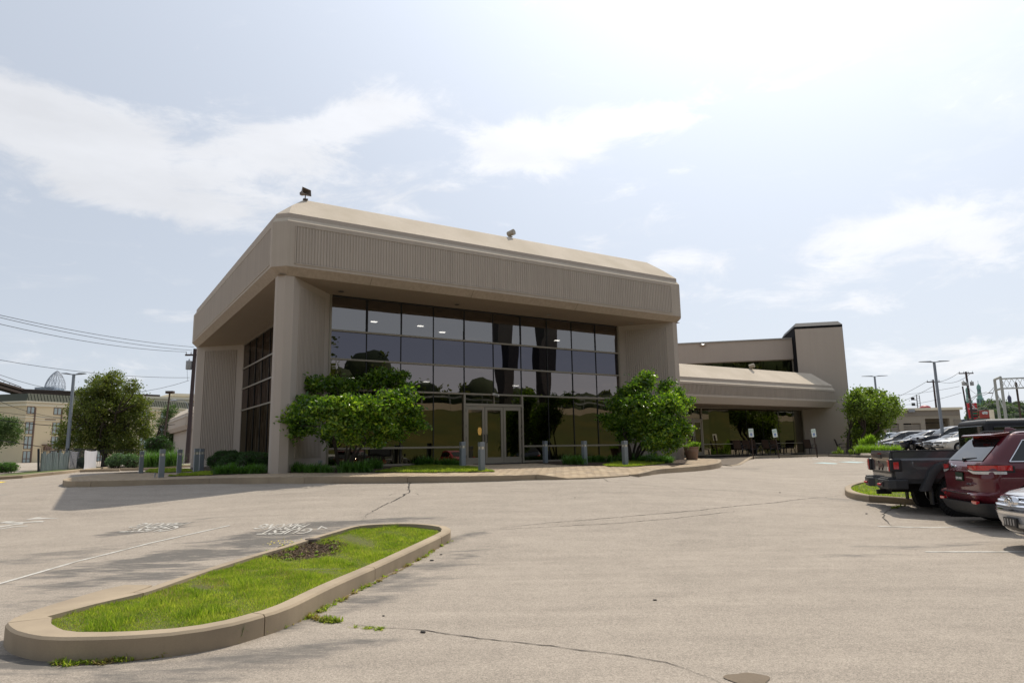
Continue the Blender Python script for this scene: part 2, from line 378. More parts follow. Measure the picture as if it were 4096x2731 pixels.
def leafmat(name, c1, c2, rough=.42, trans=.3, spec=.5, c3=None, bsc=.9, bw=.6):
    M = bpy.data.materials.new(name); M.use_nodes = True; nt = M.node_tree; nb = NB(nt); p = nt.nodes['Principled BSDF']
    g = nb.n('ShaderNodeNewGeometry').outputs['Random Per Island']; oc = nb.n('ShaderNodeTexCoord').outputs['Object']
    big = nb.noise(oc, bsc, 4)
    f = nb.m('ADD', nb.m('MULTIPLY', g, .62), nb.m('MULTIPLY', nb.m('SUBTRACT', big, .2), bw), None, True)
    pts = [(.2, c1), (.85, c2)] if c3 is None else [(.15, c1), (.6, c2), (.95, c3)]
    c = nb.ramp(f, pts)
    nt.links.new(c, p.inputs['Base Color']); p.inputs['Roughness'].default_value = rough; p.inputs['Specular IOR Level'].default_value = spec
    tr = nb.n('ShaderNodeBsdfTranslucent', {'Color': nb.mix(1.0, c, (1.5, 1.7, .7), 'MULTIPLY')})
    mx = nb.n('ShaderNodeMixShader', {0: trans, 1: p.outputs[0], 2: tr.outputs[0]}); nt.links.new(mx.outputs[0], nt.nodes['Material Output'].inputs[0])
    return M
M_MAG = leafmat('magnolia_leaf', (.028, .075, .009), (.125, .22, .020), .36, .42, .5, (.40, .48, .05))
M_PEAR = leafmat('pear_leaf', (.070, .095, .022), (.13, .155, .034), .45, .34, .3, (.22, .22, .055))
M_LOC = leafmat('yellow_green_leaf', (.075, .12, .02), (.15, .21, .036), .42, .4, .4, (.25, .30, .06))
M_FAR = leafmat('far_leaf', (.06, .10, .035), (.10, .155, .05), .6, .25, .3)
M_HEDGE = leafmat('yew_leaf', (.025, .062, .013), (.05, .11, .02), .5, .2, .4)
M_LILY = leafmat('strap_leaf', (.055, .13, .022), (.11, .22, .042), .4, .35, .5)
M_GRASS = leafmat('grass_blade', (.085, .135, .015), (.20, .275, .030), .55, .5, .3, (.42, .42, .09), bsc=3.2, bw=1.1)
M_LIME = leafmat('lime_leaf', (.13, .22, .02), (.26, .38, .05), .5, .4, .3)
M_HOSTA = leafmat('variegated_leaf', (.07, .13, .06), (.16, .25, .13), .5, .3, .4)
M_BARK = nmat('bark', (.055, .045, .036), .95, .3, 6, .3, 40, .6, 30)
M_WOODP = nmat('utility_pole_wood', (.06, .045, .045), .9, .2, 4, .2, 40)
M_STEEL = mat('grey_steel', (.30, .32, .34), .5, .5, .2)
M_LAMPG = mat('lamp_post_paint', (.20, .225, .26), .5, .5, .2)
M_RUST = nmat('rusted_steel', (.075, .055, .045), .9, .4, 2, .2, 30)

# ------------------------------------------------------------------ ground
xs = np.concatenate([np.arange(-95, -30, 4), np.arange(-30, 34, .5), np.arange(34, 130, 4)]); ys = np.concatenate([np.arange(-34, -2, 2), np.arange(-2, 50, .5), np.arange(50, 150, 4)])
gx, gy = np.meshgrid(xs, ys); gz = Gv(gx, gy); nx, ny = len(xs), len(ys)
idx = np.arange(nx*ny).reshape(ny, nx); Fq = np.stack([idx[:-1, :-1], idx[:-1, 1:], idx[1:, 1:], idx[1:, :-1]], -1).reshape(-1, 4)
o = npmesh('asphalt_lot', np.stack([gx, gy, gz], -1).reshape(-1, 3), Fq, M_ASPH, smooth=True); o['kind'] = 'structure'
M_GROUND = nmat('far_ground', (.10, .10, .065), .95, .3, .02, .2, 1)
mb = MB(); mb.add([(-4000, -3000, -.4), (4000, -3000, -.4), (4000, 5000, -.4), (-4000, 5000, -.4)], [(0, 1, 2, 3)]); o = mb.build('ground', M_GROUND); o['kind'] = 'structure'
mb = MB(); mb.add([(-3000, 149, .9), (3000, 149, .9), (3000, 4500, .9), (-3000, 4500, .9), (-3000, 149, -1), (3000, 149, -1)], [(0, 1, 2, 3), (4, 5, 1, 0)]); o = mb.build('field', M_GROUND); o['kind'] = 'structure'

# grass bank behind the photographer, seen in the glass: rises away from the building front
M_BANK = nmat('bank_grass', (.045, .052, .008), .95, .45, .35, .3, 5, tint=(.075, .066, .012))
mb = MB(); prof = [(-34, -.3), (-38, .2), (-46, 3.2), (-55, 6.6), (-58, 7.2), (-75, 7.4), (-76, -1)]
n_ = 42; us = np.linspace(-110, 300, n_)
v = [tuple(W(a, b, z+rnd.uniform(-.25, .25)*(0 < z < 7.3))) for (b, z) in prof for a in us]
mb.add(v, [(k*n_+i, (k+1)*n_+i, (k+1)*n_+i+1, k*n_+i+1) for k in range(len(prof)-1) for i in range(n_-1)])
o = mb.build('grass_bank', M_BANK, smooth=True, fix=True); o['kind'] = 'structure'

# ------------------------------------------------------------------ kerbs
def kerb(parent, path, top, width, closed, joint, side=1, mtl=None, deep=.35, gap=.012):
    """path: list of xyz (outer top edge); blocks of about `joint` metres, each its own mesh"""
    inn = offset2(path, side*width, closed) if not callable(width) else [offset2(path, side*width(i), closed)[i] for i in range(len(path))]; out_ = path; ch = offset2(path, side*.02, closed); n = len(path)
    d = [0]
    for i in range(1, n): d.append(d[-1]+float(np.linalg.norm(path[i][:2]-path[i-1][:2])))
    if closed: tot = d[-1]+float(np.linalg.norm(path[0][:2]-path[-1][:2]))
    start = 0; nodes = list(range(n))+([0] if closed else [])
    while start < len(nodes)-1:
        end = start+1; L = 0
        while end < len(nodes)-1 and L < joint: 
            L += float(np.linalg.norm(path[nodes[end]][:2]-path[nodes[end-1]][:2])); end += 1
        if len(nodes)-1-end < 3: end = len(nodes)-1
        mb = MB(); rings = []
        for kk in range(start, end+1):
            i = nodes[kk]; o_, c_, i_ = out_[i], ch[i], inn[i]; zt = top(o_[0], o_[1], i)
            if kk in (start, end):   # open the joint a little
                j = nodes[kk+1] if kk == start else nodes[kk-1]; t = gap/2/max(.02, np.linalg.norm(path[j][:2]-path[i][:2]))
                o_ = o_+(out_[j]-o_)*t; c_ = c_+(ch[j]-c_)*t; i_ = i_+(inn[j]-i_)*t
            bt = offset2([out_[i-1] if i else out_[i], out_[i], out_[(i+1) % n]], -side*.015, False)[1] if 0 else o_
            rings.append([(bt[0], bt[1], zt-deep), (o_[0], o_[1], zt-.022), (c_[0], c_[1], zt), (i_[0], i_[1], zt+.002), (i_[0], i_[1], zt-deep)])
        mb.loft(rings, close=True); mb.build('kerb_stone', mtl or M_CONC, parent, fix=True, smooth=True, ang=30); start = end
def on_top(pts, h): # world points of a kerb's outer top edge from directions in the view
    out = []
    for p in pts: out.append(hit(p, lambda x, y: G(x, y)+(h if np.isscalar(h) else h(p))))
    return out
# kerb of the entrance terrace
Kp = catmull(list(KERB), .45); kz = np.array([p[2] for p in Kp])
def terr_top(x, y, i): return float(kz[i])
k0 = thing('kerb', None, None, kind='structure')
kerb(k0, Kp, terr_top, .17, False, 2.6, side=-1)
KIN = offset2(Kp, -.165, False)
# terrace polygon (pavement) : inner kerb line closed along the building
back = [W(20.3, 3.5), W(19.2, 3.5), W(19.2, 1.75), W(17.2, 1.9), W(2.3, 1.9), W(2.0, 2.2), W(2.0, 15.6), W(-.1, 17.6), W(-1.2, 18.2), W(-2.0, 16.8)]
TERR = [np.array([p[0], p[1], 0]) for p in KIN]+[np.array(p) for p in back]
rA = np.array([1.0, 19.5]); rB = np.array([3.75, 21.35])
def tz(x, y):
    q = np.array([x, y]); t = np.clip((q-rA)@(rB-rA)/((rB-rA)@(rB-rA)), 0, 1); d = np.hypot(*(q-rA-t*(rB-rA)))
    return pave_z(x, y)-.115*float(S(1-d/1.7))
o = region('pavement', TERR, lambda x, y: tz(x, y)-.035, .6, M_SAND, kind='structure'); PAVE = o
# canopy walk in front of the right wing
CW = [(2900, 1838), (2961, 1836), (3017, 1825), (3079, 1821), (3208, 1819), (3312, 1816)]
CWP = [hit(p, lambda x, y: 1.065) for p in CW]; CWP[0][2] = G(CWP[0][0], CWP[0][1])+.01; CWP[1][2] = G(CWP[1][0], CWP[1][1])+.03; print('walk', CWP)
k1 = thing('kerb', None, None, kind='structure'); cp = catmull(CWP, .5)
kerb(k1, cp, lambda x, y, i: float(cp[i][2]), .17, False, 3.2, side=1)
CB = [hit(p, lambda x, y: 1.065) for p in [(3312, 1817), (3400, 1818), (3471, 1820), (3560, 1823)]]
k2 = thing('kerb', None, None, kind='structure'); cb = catmull(CB, .6); M_CONCD = nmat('dark_kerb', (.16, .145, .12), .9, .3, 2, .2, 60)
kerb(k2, cb, lambda x, y, i: float(cb[i][2]), .17, False, 3.2, side=1, mtl=M_CONCD)
walk = [p for p in offset2(cp, .165, False)]+[W(41, 3.0), W(37.25, 5.6), W(29.6, 5.6), W(22, 6.2), W(20.5, 4.2)]
o = region('canopy_walk', walk, lambda x, y: G(x, y)+.03+(1.03-G(x, y)-.03)*float(S((uv((x, y))[0]-21)/5.5)), .8, M_SAND, kind='structure')
bed = [p for p in offset2(cb, .165, False)]+[W(48, 2), W(46, 8), W(41, 3)]
CBED = bed

# near grass island
ISL = [(21,2490),(60,2523),(161,2545),(253,2549),(387,2547),(536,2541),(684,2530),(820,2512),(935,2490),(1060,2456),(1165,2421),(1344,2335),(1536,2251),(1727,2161),(1800,2124),(1803,2112),(1786,2103),(1746,2097),(1651,2091),(1498,2094),(1402,2104),(1329,2123),(1230,2151),(1115,2186),(1000,2218),(840,2267),(680,2318),(527,2368),(330,2408),(136,2449),(51,2468)]
def islh(p): return .165 if p[1] < 2300 else .185
IP = [hit(p, lambda x, y, p=p: G(x, y)+islh(p)) for p in ISL]
for P in IP: pass
ip = catmull(IP, .14, True)
iz = lambda x, y, i: float(ip[i][2])
ki = thing('kerb', None, None, kind='structure')
tipx = ip[0]
def iw(i): return .155+.19*max(0, 1-float(np.linalg.norm(ip[i][:2]-tipx[:2]))/1.1)
kerb(ki, ip, iz, iw, True, 2.4, side=1)
IIN = [np.array(offset2(ip, iw(i)-.006, True)[i]) for i in range(len(ip))]
def isl_z(x, y): return G(x, y)+.145+(.03 if y < 9 else 0)
o = region('island_soil', IIN, lambda x, y: isl_z(x, y)-.03, .5, M_SOIL, kind='structure')
# low gutter slab left of the island
mb = MB(); A = [onz(p, .13) for p in ((66, 2463), (130, 2438), (260, 2398), (400, 2358), (500, 2336), (612, 2337), (560, 2356), (470, 2385), (330, 2425), (140, 2470))]
mb.prism([tuple(p[:2]) for p in A], -.1, .13); mb.build('gutter_slab', M_CONC, fix=True, bevel=.02)['kind'] = 'structure'
# right grass island under the pickup
RI = [(3640, 1992), (3550, 1985), (3476, 1981), (3420, 1972), (3388, 1962), (3378, 1950), (3384, 1942), (3410, 1932), (3470, 1922), (3560, 1912)]
RP = [hit(p, lambda x, y: G(x, y)+.16) for p in RI]
RP = [RP[0]+np.array([2.2, -.45, 0])]+RP+[RP[-1]+np.array([3.5, 2.0, 0])]
for p in RP: p[2] = G(p[0], p[1])+.16
rp = catmull(RP, .3); kr = thing('kerb', None, None, kind='structure')
kerb(kr, rp, lambda x, y, i: G(x, y)+.16, .16, False, 2.6, side=-1)
RIN = [np.array(p) for p in offset2(rp, -.155, False)]
o = region('island_soil', RIN, lambda x, y: G(x, y)+.12, .6, M_SOIL, kind='structure')

# ------------------------------------------------------------------ pavers: the nearest ones singly, the rest joined
BEDPX = dict(A=[(1497,1890),(1565,1877.5),(1654,1866),(1743,1863.5),(1833,1867),(1909,1872),(1981,1888),(1858,1890),(1705,1891)],
 B=[(2412,1862),(2458,1852),(2496,1845),(2586,1845),(2650,1847),(2664,1850),(2655,1856),(2560,1865),(2509,1868),(2433,1866)],
 C=[(579,1889),(594,1881),(633,1876),(696,1874),(747,1877),(775,1886),(684,1890),(633,1892)],
 D=[(671,1906),(735,1898),(786,1891),(850,1888),(850,1901),(760,1904)])
BEDS = {k: [hit(p, pave_z) for p in v] for k, v in BEDPX.items()}
BEDS['E'] = [W(.55, -.5), hit((1240, 1891), pave_z), hit((1497, 1891), pave_z)]+[hit(p, pave_z) for p in [(1565,1878),(1654,1867),(1743,1865),(1833,1868)]]+[hit((1850, 1864), pave_z), W(8.0, 1.55), W(2.6, 1.6)]
BEDS['F'] = [hit(p, pave_z) for p in [(2150,1853),(2250,1860),(2412,1863),(2458,1853),(2496,1846),(2586,1846),(2650,1848),(2690,1866),(2740,1855)]]+[W(19.2, -.35), W(18.6, -.5), W(16.9, 1.55), W(11.3, 1.55)]
BEDS['G'] = [W(-.05, -.2), hit((1070, 1893), pave_z), hit((960, 1896), pave_z), hit((850, 1901), pave_z), hit((850, 1888), pave_z), hit((786, 1890), pave_z), hit((775, 1886), pave_z), hit((800, 1880), pave_z), W(-.2, 16.5), W(1.9, 15.3), W(1.9, 2.2)]
for k in ('E', 'F', 'G'): region('mulch_bed', BEDS[k], lambda x, y: tz(x, y)+.02, .5, M_MULCH, kind='structure')
for k in ('A', 'B', 'C', 'D'): region('lawn_soil', BEDS[k], lambda x, y: tz(x, y)+.03, .5, M_SOIL, kind='structure')
cells = []
pw, pd = .30, .20
for i in range(-40, 130):
    for j in range(-60, 100):
        a = (i+.5*(j % 2))*pw-6; b = j*pd-9
        if not (-6 < a < 21 and -9 < b < 18): continue
        cells.append((a, b))
cells = np.array(cells); cw = O[:2]+cells[:, :1]*UA[:2]+cells[:, 1:]*VA[:2]
TP = np.array([p[:2] for p in TERR]); ok = inside(cw[:, 0], cw[:, 1], TP) & (seg_d(cw[:, 0], cw[:, 1], np.vstack([TP, TP[:1]])) > .13)
for k in BEDS:
    bp = np.array([p[:2] for p in BEDS[k]]); ok &= ~inside(cw[:, 0], cw[:, 1], bp)
cells = cells[ok]; cw = cw[ok]
dist = np.hypot(cw[:, 0], cw[:, 1]); score = dist+1.5*(cells[:, 0] < 7)
order = np.argsort(score)
def paver_mesh():
    mb = MB(); x, y, c = pw/2-.006, pd/2-.006, .008
    v = [(-x, -y, 0), (x, -y, 0), (x, y, 0), (-x, y, 0), (-x, -y, .047), (x, -y, .047), (x, y, .047), (-x, y, .047), (-x+c, -y+c, .055), (x-c, -y+c, .055), (x-c, y-c, .055), (-x+c, y-c, .055)]
    f = [(0, 1, 5, 4), (1, 2, 6, 5), (2, 3, 7, 6), (3, 0, 4, 7), (4, 5, 9, 8), (5, 6, 10, 9), (6, 7, 11, 10), (7, 4, 8, 11), (8, 9, 10, 11)]
    mb.add(v, f); return mb
pmeshes = []
for m_ in M_PAVE:
    me = paver_mesh().mesh('paver'); me.materials.append(m_); pmeshes.append(me)
ang = math.atan2(UA[1], UA[0])
for q in order[:290]:
    o = bpy.data.objects.new('paver', pmeshes[rnd.choice((0, 0, 1, 1, 2, 3))]); COL.objects.link(o); o.parent = PAVE
    x, y = cw[q]; e = .15; gxn = (tz(x+e, y)-tz(x-e, y))/(2*e); gyn = (tz(x, y+e)-tz(x, y-e))/(2*e)
    nrm = Vector((-gxn+rnd.uniform(-.008, .008), -gyn+rnd.uniform(-.008, .008), 1)).normalized()
    R_ = nrm.rotation_difference(Vector((0, 0, 1))).inverted().to_matrix().to_4x4() if False else Vector((0, 0, 1)).rotation_difference(nrm).to_matrix().to_4x4()
    o.matrix_world = Matrix.Translation((x, y, tz(x, y)-.052+rnd.uniform(-.002, .002))) @ R_ @ Matrix.Rotation(ang+rnd.uniform(-.01, .01), 4, 'Z')
for mi in range(4):
    mb = MB(); base = paver_mesh()
    for q in order[290:][mi::4]:
        x, y = cw[q]; e = .15; gxn = (tz(x+e, y)-tz(x-e, y))/(2*e); gyn = (tz(x, y+e)-tz(x, y-e))/(2*e)
        R_ = Vector((0, 0, 1)).rotation_difference(Vector((-gxn, -gyn, 1)).normalized()).to_matrix().to_4x4()
        M4 = Matrix.Translation((x, y, tz(x, y)-.052+rnd.uniform(-.002, .002))) @ R_ @ Matrix.Rotation(ang+rnd.uniform(-.01, .01), 4, 'Z')
        mb.add(base.v, base.f[4:], M4)
    if mb.v: o = mb.build('pavers', M_PAVE[(0, 1, 2, 1)[mi]], PAVE); o['kind'] = 'stuff'

# ------------------------------------------------------------------ road markings and cracks
def decal(name, polys, material, dz=.006, kind='structure', sub=.35):
    """flat polygons (in world xy) laid on the ground sheet"""
    mb = MB()
    for P in polys:
        n = len(P); mb.add([(p[0], p[1], G(p[0], p[1])+dz) for p in P], [tuple(range(n))])
    o = mb.build(name, material); bm = bmesh.new(); bm.from_mesh(o.data)
    for f in bm.faces:
        f.normal_update()
        if f.normal.z < 0: f.normal_flip()
    bm.to_mesh(o.data); bm.free(); o['kind'] = kind; return o
def strip(pts, wd, jitter=0, step=.3, taper=False):
    P = []
    for a, b in zip(pts[:-1], pts[1:]):
        a = np.array(a[:2]); b = np.array(b[:2]); k = max(1, int(np.linalg.norm(b-a)/step))
        for j in range(k): P.append(a+(b-a)*j/k)
    P.append(np.array(pts[-1][:2])); out = []; n = len(P); Q = []
    for i in range(n):
        a = P[max(i-1, 0)]; b = P[min(i+1, n-1)]; d = (b-a)/np.linalg.norm(b-a); nn = np.array([-d[1], d[0]])
        c = P[i]+nn*rnd.gauss(0, jitter); w_ = wd/2*(rnd.uniform(.45, 1.5) if jitter else 1)*(1 if not taper else max(.1, min(1, 4*min(i, n-1-i)/n)))
        Q.append((c-nn*w_, c+nn*w_))
    return [[Q[i][0], Q[i+1][0], Q[i+1][1], Q[i][1]] for i in range(n-1)]
decal('road_marking', strip([gp(-250, 2405), gp(0, 2334), gp(300, 2247), gp(600, 2172), gp(918, 2101)], .07), M_WPAINT)
decal('road_marking', strip([gp(3514, 2105), gp(3938, 2105), gp(4080, 2106)], .09), M_WPAINT)
decal('road_marking', strip([gp(3702, 2207), gp(4090, 2207), gp(4300, 2209)], .09), M_WPAINT)
for a, b in (((2940, 1846), (2990, 1838)), ((3250, 1832), (3272, 1838)), ((3320, 1835), (3345, 1841)), ((3400, 1838), (3420, 1842)), ((3650, 1826), (3720, 1827)), ((3560, 1830), (3640, 1829))):
    decal('road_marking', strip([gp(*a), gp(*b)], .10), M_WPAINT)
for P in ([(3250, 1851), (3295, 1849), (3352, 1853), (3340, 1855.5)], [(3350, 1847), (3400, 1845.5), (3465, 1848.5), (3430, 1851)]):
    decal('road_marking', [[gp(*p) for p in P]], M_TPAINT)
decal('road_marking', strip([gp(-60, 1936), gp(0, 1929), gp(14, 1926)], .22), M_YPAINT)
decal('road_marking', [[gp(100, 2079), gp(148, 2068), gp(166, 2067), gp(160, 2070), gp(240, 2072), gp(160, 2076)]], M_WPAINT)
decal('road_marking', strip([gp(-60, 2115), gp(0, 2106), gp(60, 2097), gp(92, 2094)], .16), M_WPAINT)
decal('road_marking', strip([gp(-40, 2122), gp(50, 2107), gp(110, 2103)], .07), M_WPAINT)
decal('road_marking', strip([gp(0, 2092), gp(30, 2086), gp(50, 2085), gp(30, 2091), gp(95, 2090), gp(140, 2086), gp(175, 2085)], .13), M_WPAINT)
decal('road_marking', strip([gp(4, 1980), gp(22, 1979)], .12), M_WPAINT)
def ground_text(txt, pa, pb, hgt):
    A = Vector(gp(*pa)); B = Vector(gp(*pb)); d = (B-A); an = math.atan2(d.y, d.x)
    cx, cy = (A.x+B.x)/2, (A.y+B.y)/2; wd = math.hypot(d.x, d.y)
    o = textmesh(txt, 1.0, M_WPAINT, None, Matrix.Identity(4), 'road_marking', ext=0, bold=.012); me = o.data
    co = np.array([v.co[:] for v in me.vertices]); w0 = np.ptp(co[:, 0]); h0 = np.ptp(co[:, 1]); co -= (co.max(0)+co.min(0))/2
    co[:, 0] *= wd/w0; co[:, 1] *= hgt/h0; c, s_ = math.cos(an), math.sin(an)
    X = cx+co[:, 0]*c-co[:, 1]*s_; Y = cy+co[:, 0]*s_+co[:, 1]*c; Z = Gv(X, Y)+.008
    for v_, x, y, z in zip(me.vertices, X, Y, Z): v_.co = (x, y, z)
    o['kind'] = 'structure'
# lettering is read from the building side, so it runs right to left here
ground_text('GUEST', (1244, 2124), (1046, 2127), .50); ground_text('PARKING', (1225, 2104), (1033, 2106), .50)
ground_text('GUEST', (700, 2115), (508, 2119), .48); ground_text('PARKING', (735, 2098), (543, 2101), .48)
ground_text('V', (1310, 2108), (1265, 2112), .3)
M_CRACK = mat('crack', (.03, .027, .024), 1)
def crack(pxs, wd=.02, jit=.012): decal('road_crack', strip([gp(*p) for p in pxs], wd, jit, .07, True), M_CRACK, .005)
crack([(1657, 1929), (1650, 1944), (1635, 1963), (1637, 1969), (1600, 1990), (1545, 2015), (1500, 2040), (1465, 2060), (1447, 2090)], .035, .02)
crack([(1305, 2487), (1400, 2495), (1500, 2510), (1640, 2515), (1730, 2525), (1860, 2545), (2010, 2562), (2200, 2583), (2320, 2600), (2480, 2617), (2660, 2648), (2740, 2675), (2840, 2712), (2960, 2760)], .012, .006)
crack([(1805, 2131), (1900, 2122), (2200, 2090), (2500, 2066), (2800, 2040), (3100, 2010), (3340, 1985), (3380, 1975)], .018, .01)
crack([(1810, 2127), (2100, 2112), (2500, 2090), (2700, 2072), (2950, 2044), (3160, 2040)], .014, .012)
crack([(2310, 1912), (2430, 1925), (2600, 1942), (2700, 1950), (2830, 1958), (3000, 1966), (3250, 1973)], .018, .01)
crack([(3612, 2028), (3560, 2038), (3545, 2046), (3535, 2056), (3538, 2062), (3530, 2070), (3550, 2085), (3560, 2100), (3585, 2110)], .022, .012)
crack([(1555, 1985), (1565, 1975), (1600, 1970)], .012, .01); crack([(1676, 1980), (1668, 1974), (1650, 1971)], .012, .01)
# round oil-stained patch at the bottom edge
M_STAIN = nmat('oil_stain', (.15, .115, .08), .85, .2, 2, .25, 60)
c0 = np.array(gp(2992, 2715)); decal('oil_stain', [[c0[:2]+np.array([math.cos(t)*.155*(1+.12*math.sin(3*t)), math.sin(t)*.12*(1+.1*math.cos(5*t))]) for t in np.linspace(0, 2*PI, 24, endpoint=False)]], M_STAIN)
# loose dark stones
for px, py in ((1727, 2242), (1764, 2218), (1692, 2529), (1534, 2463), (3466, 2055), (2620, 2400), (3120, 1970), (2300, 1990)):
    x, y, z = gp(px, py); mb = MB(); r = rnd.uniform(.012, .028)
    mb.lathe([(r*.6, 0), (r, r*.3), (r*.8, r*.7), (0.001, r*.8)], 7, Matrix.Rotation(rnd.random()*6, 4, 'Z') @ Matrix.Scale(1.5, 4, (1, 0, 0)))
    o = mb.build('pebble', mat('pebble', (.05, .045, .04), .9), loc=(x, y, z)); tag(o, 'small dark loose pebble lying on the pale asphalt', 'pebble', 'loose pebbles on the asphalt')
# ------------------------------------------------------------------ the office building (local x along the entrance front, y inwards)
BROT = math.atan2(UA[1], UA[0])
B = thing('office_building', 'beige stucco office pavilion with ribbed fascia, dark glass walls and lower wings', 'building', tuple(O), BROT)
def glassmat(name, refl, tint=(1, 1, 1), warp=.006, wsc=.9, thru=.10):
    M = bpy.data.materials.new(name); M.use_nodes = True; nt = M.node_tree; nb = NB(nt); nt.nodes.remove(nt.nodes['Principled BSDF'])
    oc = nb.n('ShaderNodeTexCoord').outputs['Object']
    h = nb.noise(nb.scalev(oc, (1.3, 1.3, .45)), wsc, 1, .4)
    bn = nb.n('ShaderNodeBump', {'Height': h, 'Strength': 1., 'Distance': warp*.65})
    g = nb.n('ShaderNodeBsdfGlossy', {'Color': (refl[0], refl[1], refl[2], 1), 'Roughness': .0, 'Normal': bn.outputs[0]})
    t = nb.n('ShaderNodeBsdfTransparent', {'Color': (*[thru*c for c in tint], 1)})
    a = nb.n('ShaderNodeAddShader', {0: g.outputs[0], 1: t.outputs[0]})
    nt.links.new(a.outputs[0], nt.nodes['Material Output'].inputs[0]); return M
M_GL = [glassmat('tinted_glass_upper', (.225, .21, .20), thru=.16, warp=.008), glassmat('spandrel_glass', (.105, .10, .115), thru=.0, warp=.004), glassmat('tinted_glass_middle', (.215, .185, .175), thru=.10, warp=.008), glassmat('tinted_glass_low', (.165, .148, .115), thru=.08, warp=.010)]
M_GLL = glassmat('tinted_glass_wing', (.17, .155, .12), thru=.06, warp=.012)
c = .41
FO = [(-.25+c, -.69), (19.35-c, -.69), (19.35, -.69+c), (19.35, 18.3-c), (19.35-c, 18.3), (-.25+c, 18.3), (-.25, 18.3-c), (-.25, -.69+c)]
def ring(k):
    x0, x1, y0, y1 = -.25+k, 19.35-k, -.69+k, 18.3-k
    cc = max(0.0, c-k*(2-math.sqrt(2)))
    cc = max(cc, .0)
    return [(x0+cc, y0), (x1-cc, y0), (x1, y0+cc), (x1, y1-cc), (x1-cc, y1), (x0+cc, y1), (x0, y1-cc), (x0, y0+cc)]
def ringloft(pairs, name, material, caps=False, **k):
    mb = MB(); mb.loft([[(*p, z) for p in ring(kk)] for kk, z in pairs], caps=caps); return mb.build(name, material, B, **k)
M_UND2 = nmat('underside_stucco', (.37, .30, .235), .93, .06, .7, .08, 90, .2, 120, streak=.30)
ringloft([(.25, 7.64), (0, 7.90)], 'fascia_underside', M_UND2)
for x in (3.2, 7.4, 12.6): mb = MB(); mb.add([(x, -.697, 7.91), (x+.012, -.697, 7.91), (x+.012, -.447, 7.632), (x, -.447, 7.632)], [(0, 3, 2, 1)]); mb.build('panel_joint', M_DARK, B)
ringloft([(.0, 7.90), (.0, 8.04), (.028, 8.045)], 'fascia_lower_band', M_STUC)
ringloft([(.028, 8.045), (.028, 9.335), (.0, 9.34), (.0, 9.49)], 'fascia', M_STUC)
ringloft([(0, 9.49), (.12, 9.65)], 'ledge', M_ROOFST)
ringloft([(.12, 9.65), (.12, 9.81)], 'shadow_step', M_STUC2)
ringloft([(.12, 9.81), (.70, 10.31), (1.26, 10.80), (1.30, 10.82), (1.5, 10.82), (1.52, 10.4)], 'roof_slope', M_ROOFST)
mb = MB(); mb.add([(*p, 10.42) for p in ring(1.4)], [tuple(range(8))]); mb.build('flat_roof', M_SOFF, B)
# corner plates of the fascia
for (P) in ([(-.25+c, -.69), (.46, -.69), (.46, -.61), (-.25+c+.03, -.61), (-.17, -.69+c+.03), (-.17, -.08), (-.25, -.08), (-.25, -.69+c)],
            [(19.35-c, -.69), (18.35, -.69), (18.35, -.61), (19.35-c-.03, -.61), (19.27, -.69+c+.03), (19.27, -.08), (19.35, -.08), (19.35, -.69+c)],
            [(-.25, 18.3-c), (-.25, 17.3), (-.17, 17.3), (-.17, 18.3-c)]):
    mb = MB(); mb.prism(P, 8.04, 9.34); mb.build('corner_plate', M_STUC, B, fix=True)

def ribs(p0, p1, z0, z1, pitch, nrm, name='ribs', wd=.052, dp=.03, parent=None, material=None):
    p0 = np.array(p0, float); p1 = np.array(p1, float); L = np.linalg.norm(p1-p0); d = (p1-p0)/L; n = int(L/pitch); mb = MB(); nrm = np.array(nrm, float)
    for i in range(n):
        s_ = (i+.5)*L/n; a = p0+d*(s_-wd/2); b = p0+d*(s_+wd/2); e = nrm*dp
        a2, b2 = a+e+d*.008, b+e-d*.008
        v = [(*a, z0), (*b, z0), (*b2, z0), (*a2, z0), (*a, z1), (*b, z1), (*b2, z1), (*a2, z1)]
        mb.add(v, [(3, 2, 6, 7), (2, 1, 5, 6), (0, 3, 7, 4), (7, 6, 5, 4), (0, 1, 2, 3)])
    o = mb.build(name, material or M_RIB, parent or B, fix=False); o['kind'] = 'stuff'; return o
ribs((.46, -.661), (18.35, -.661), 8.05, 9.33, .105, (0, -1), dp=.022, wd=.07)
ribs((-.221, 17.3), (-.221, -.08), 8.05, 9.33, .105, (-1, 0), dp=.022, wd=.07)
# thin lip framing the ribbed panel
mb = MB(); mb.box((.42, -.715, 8.0), (18.39, -.691, 8.035)); mb.box((.42, -.715, 8.0), (.455, -.691, 9.35)); mb.box((-.275, -.04, 8.0), (-.251, 17.3, 8.035)); mb.build('panel_lip', M_STUC, B)
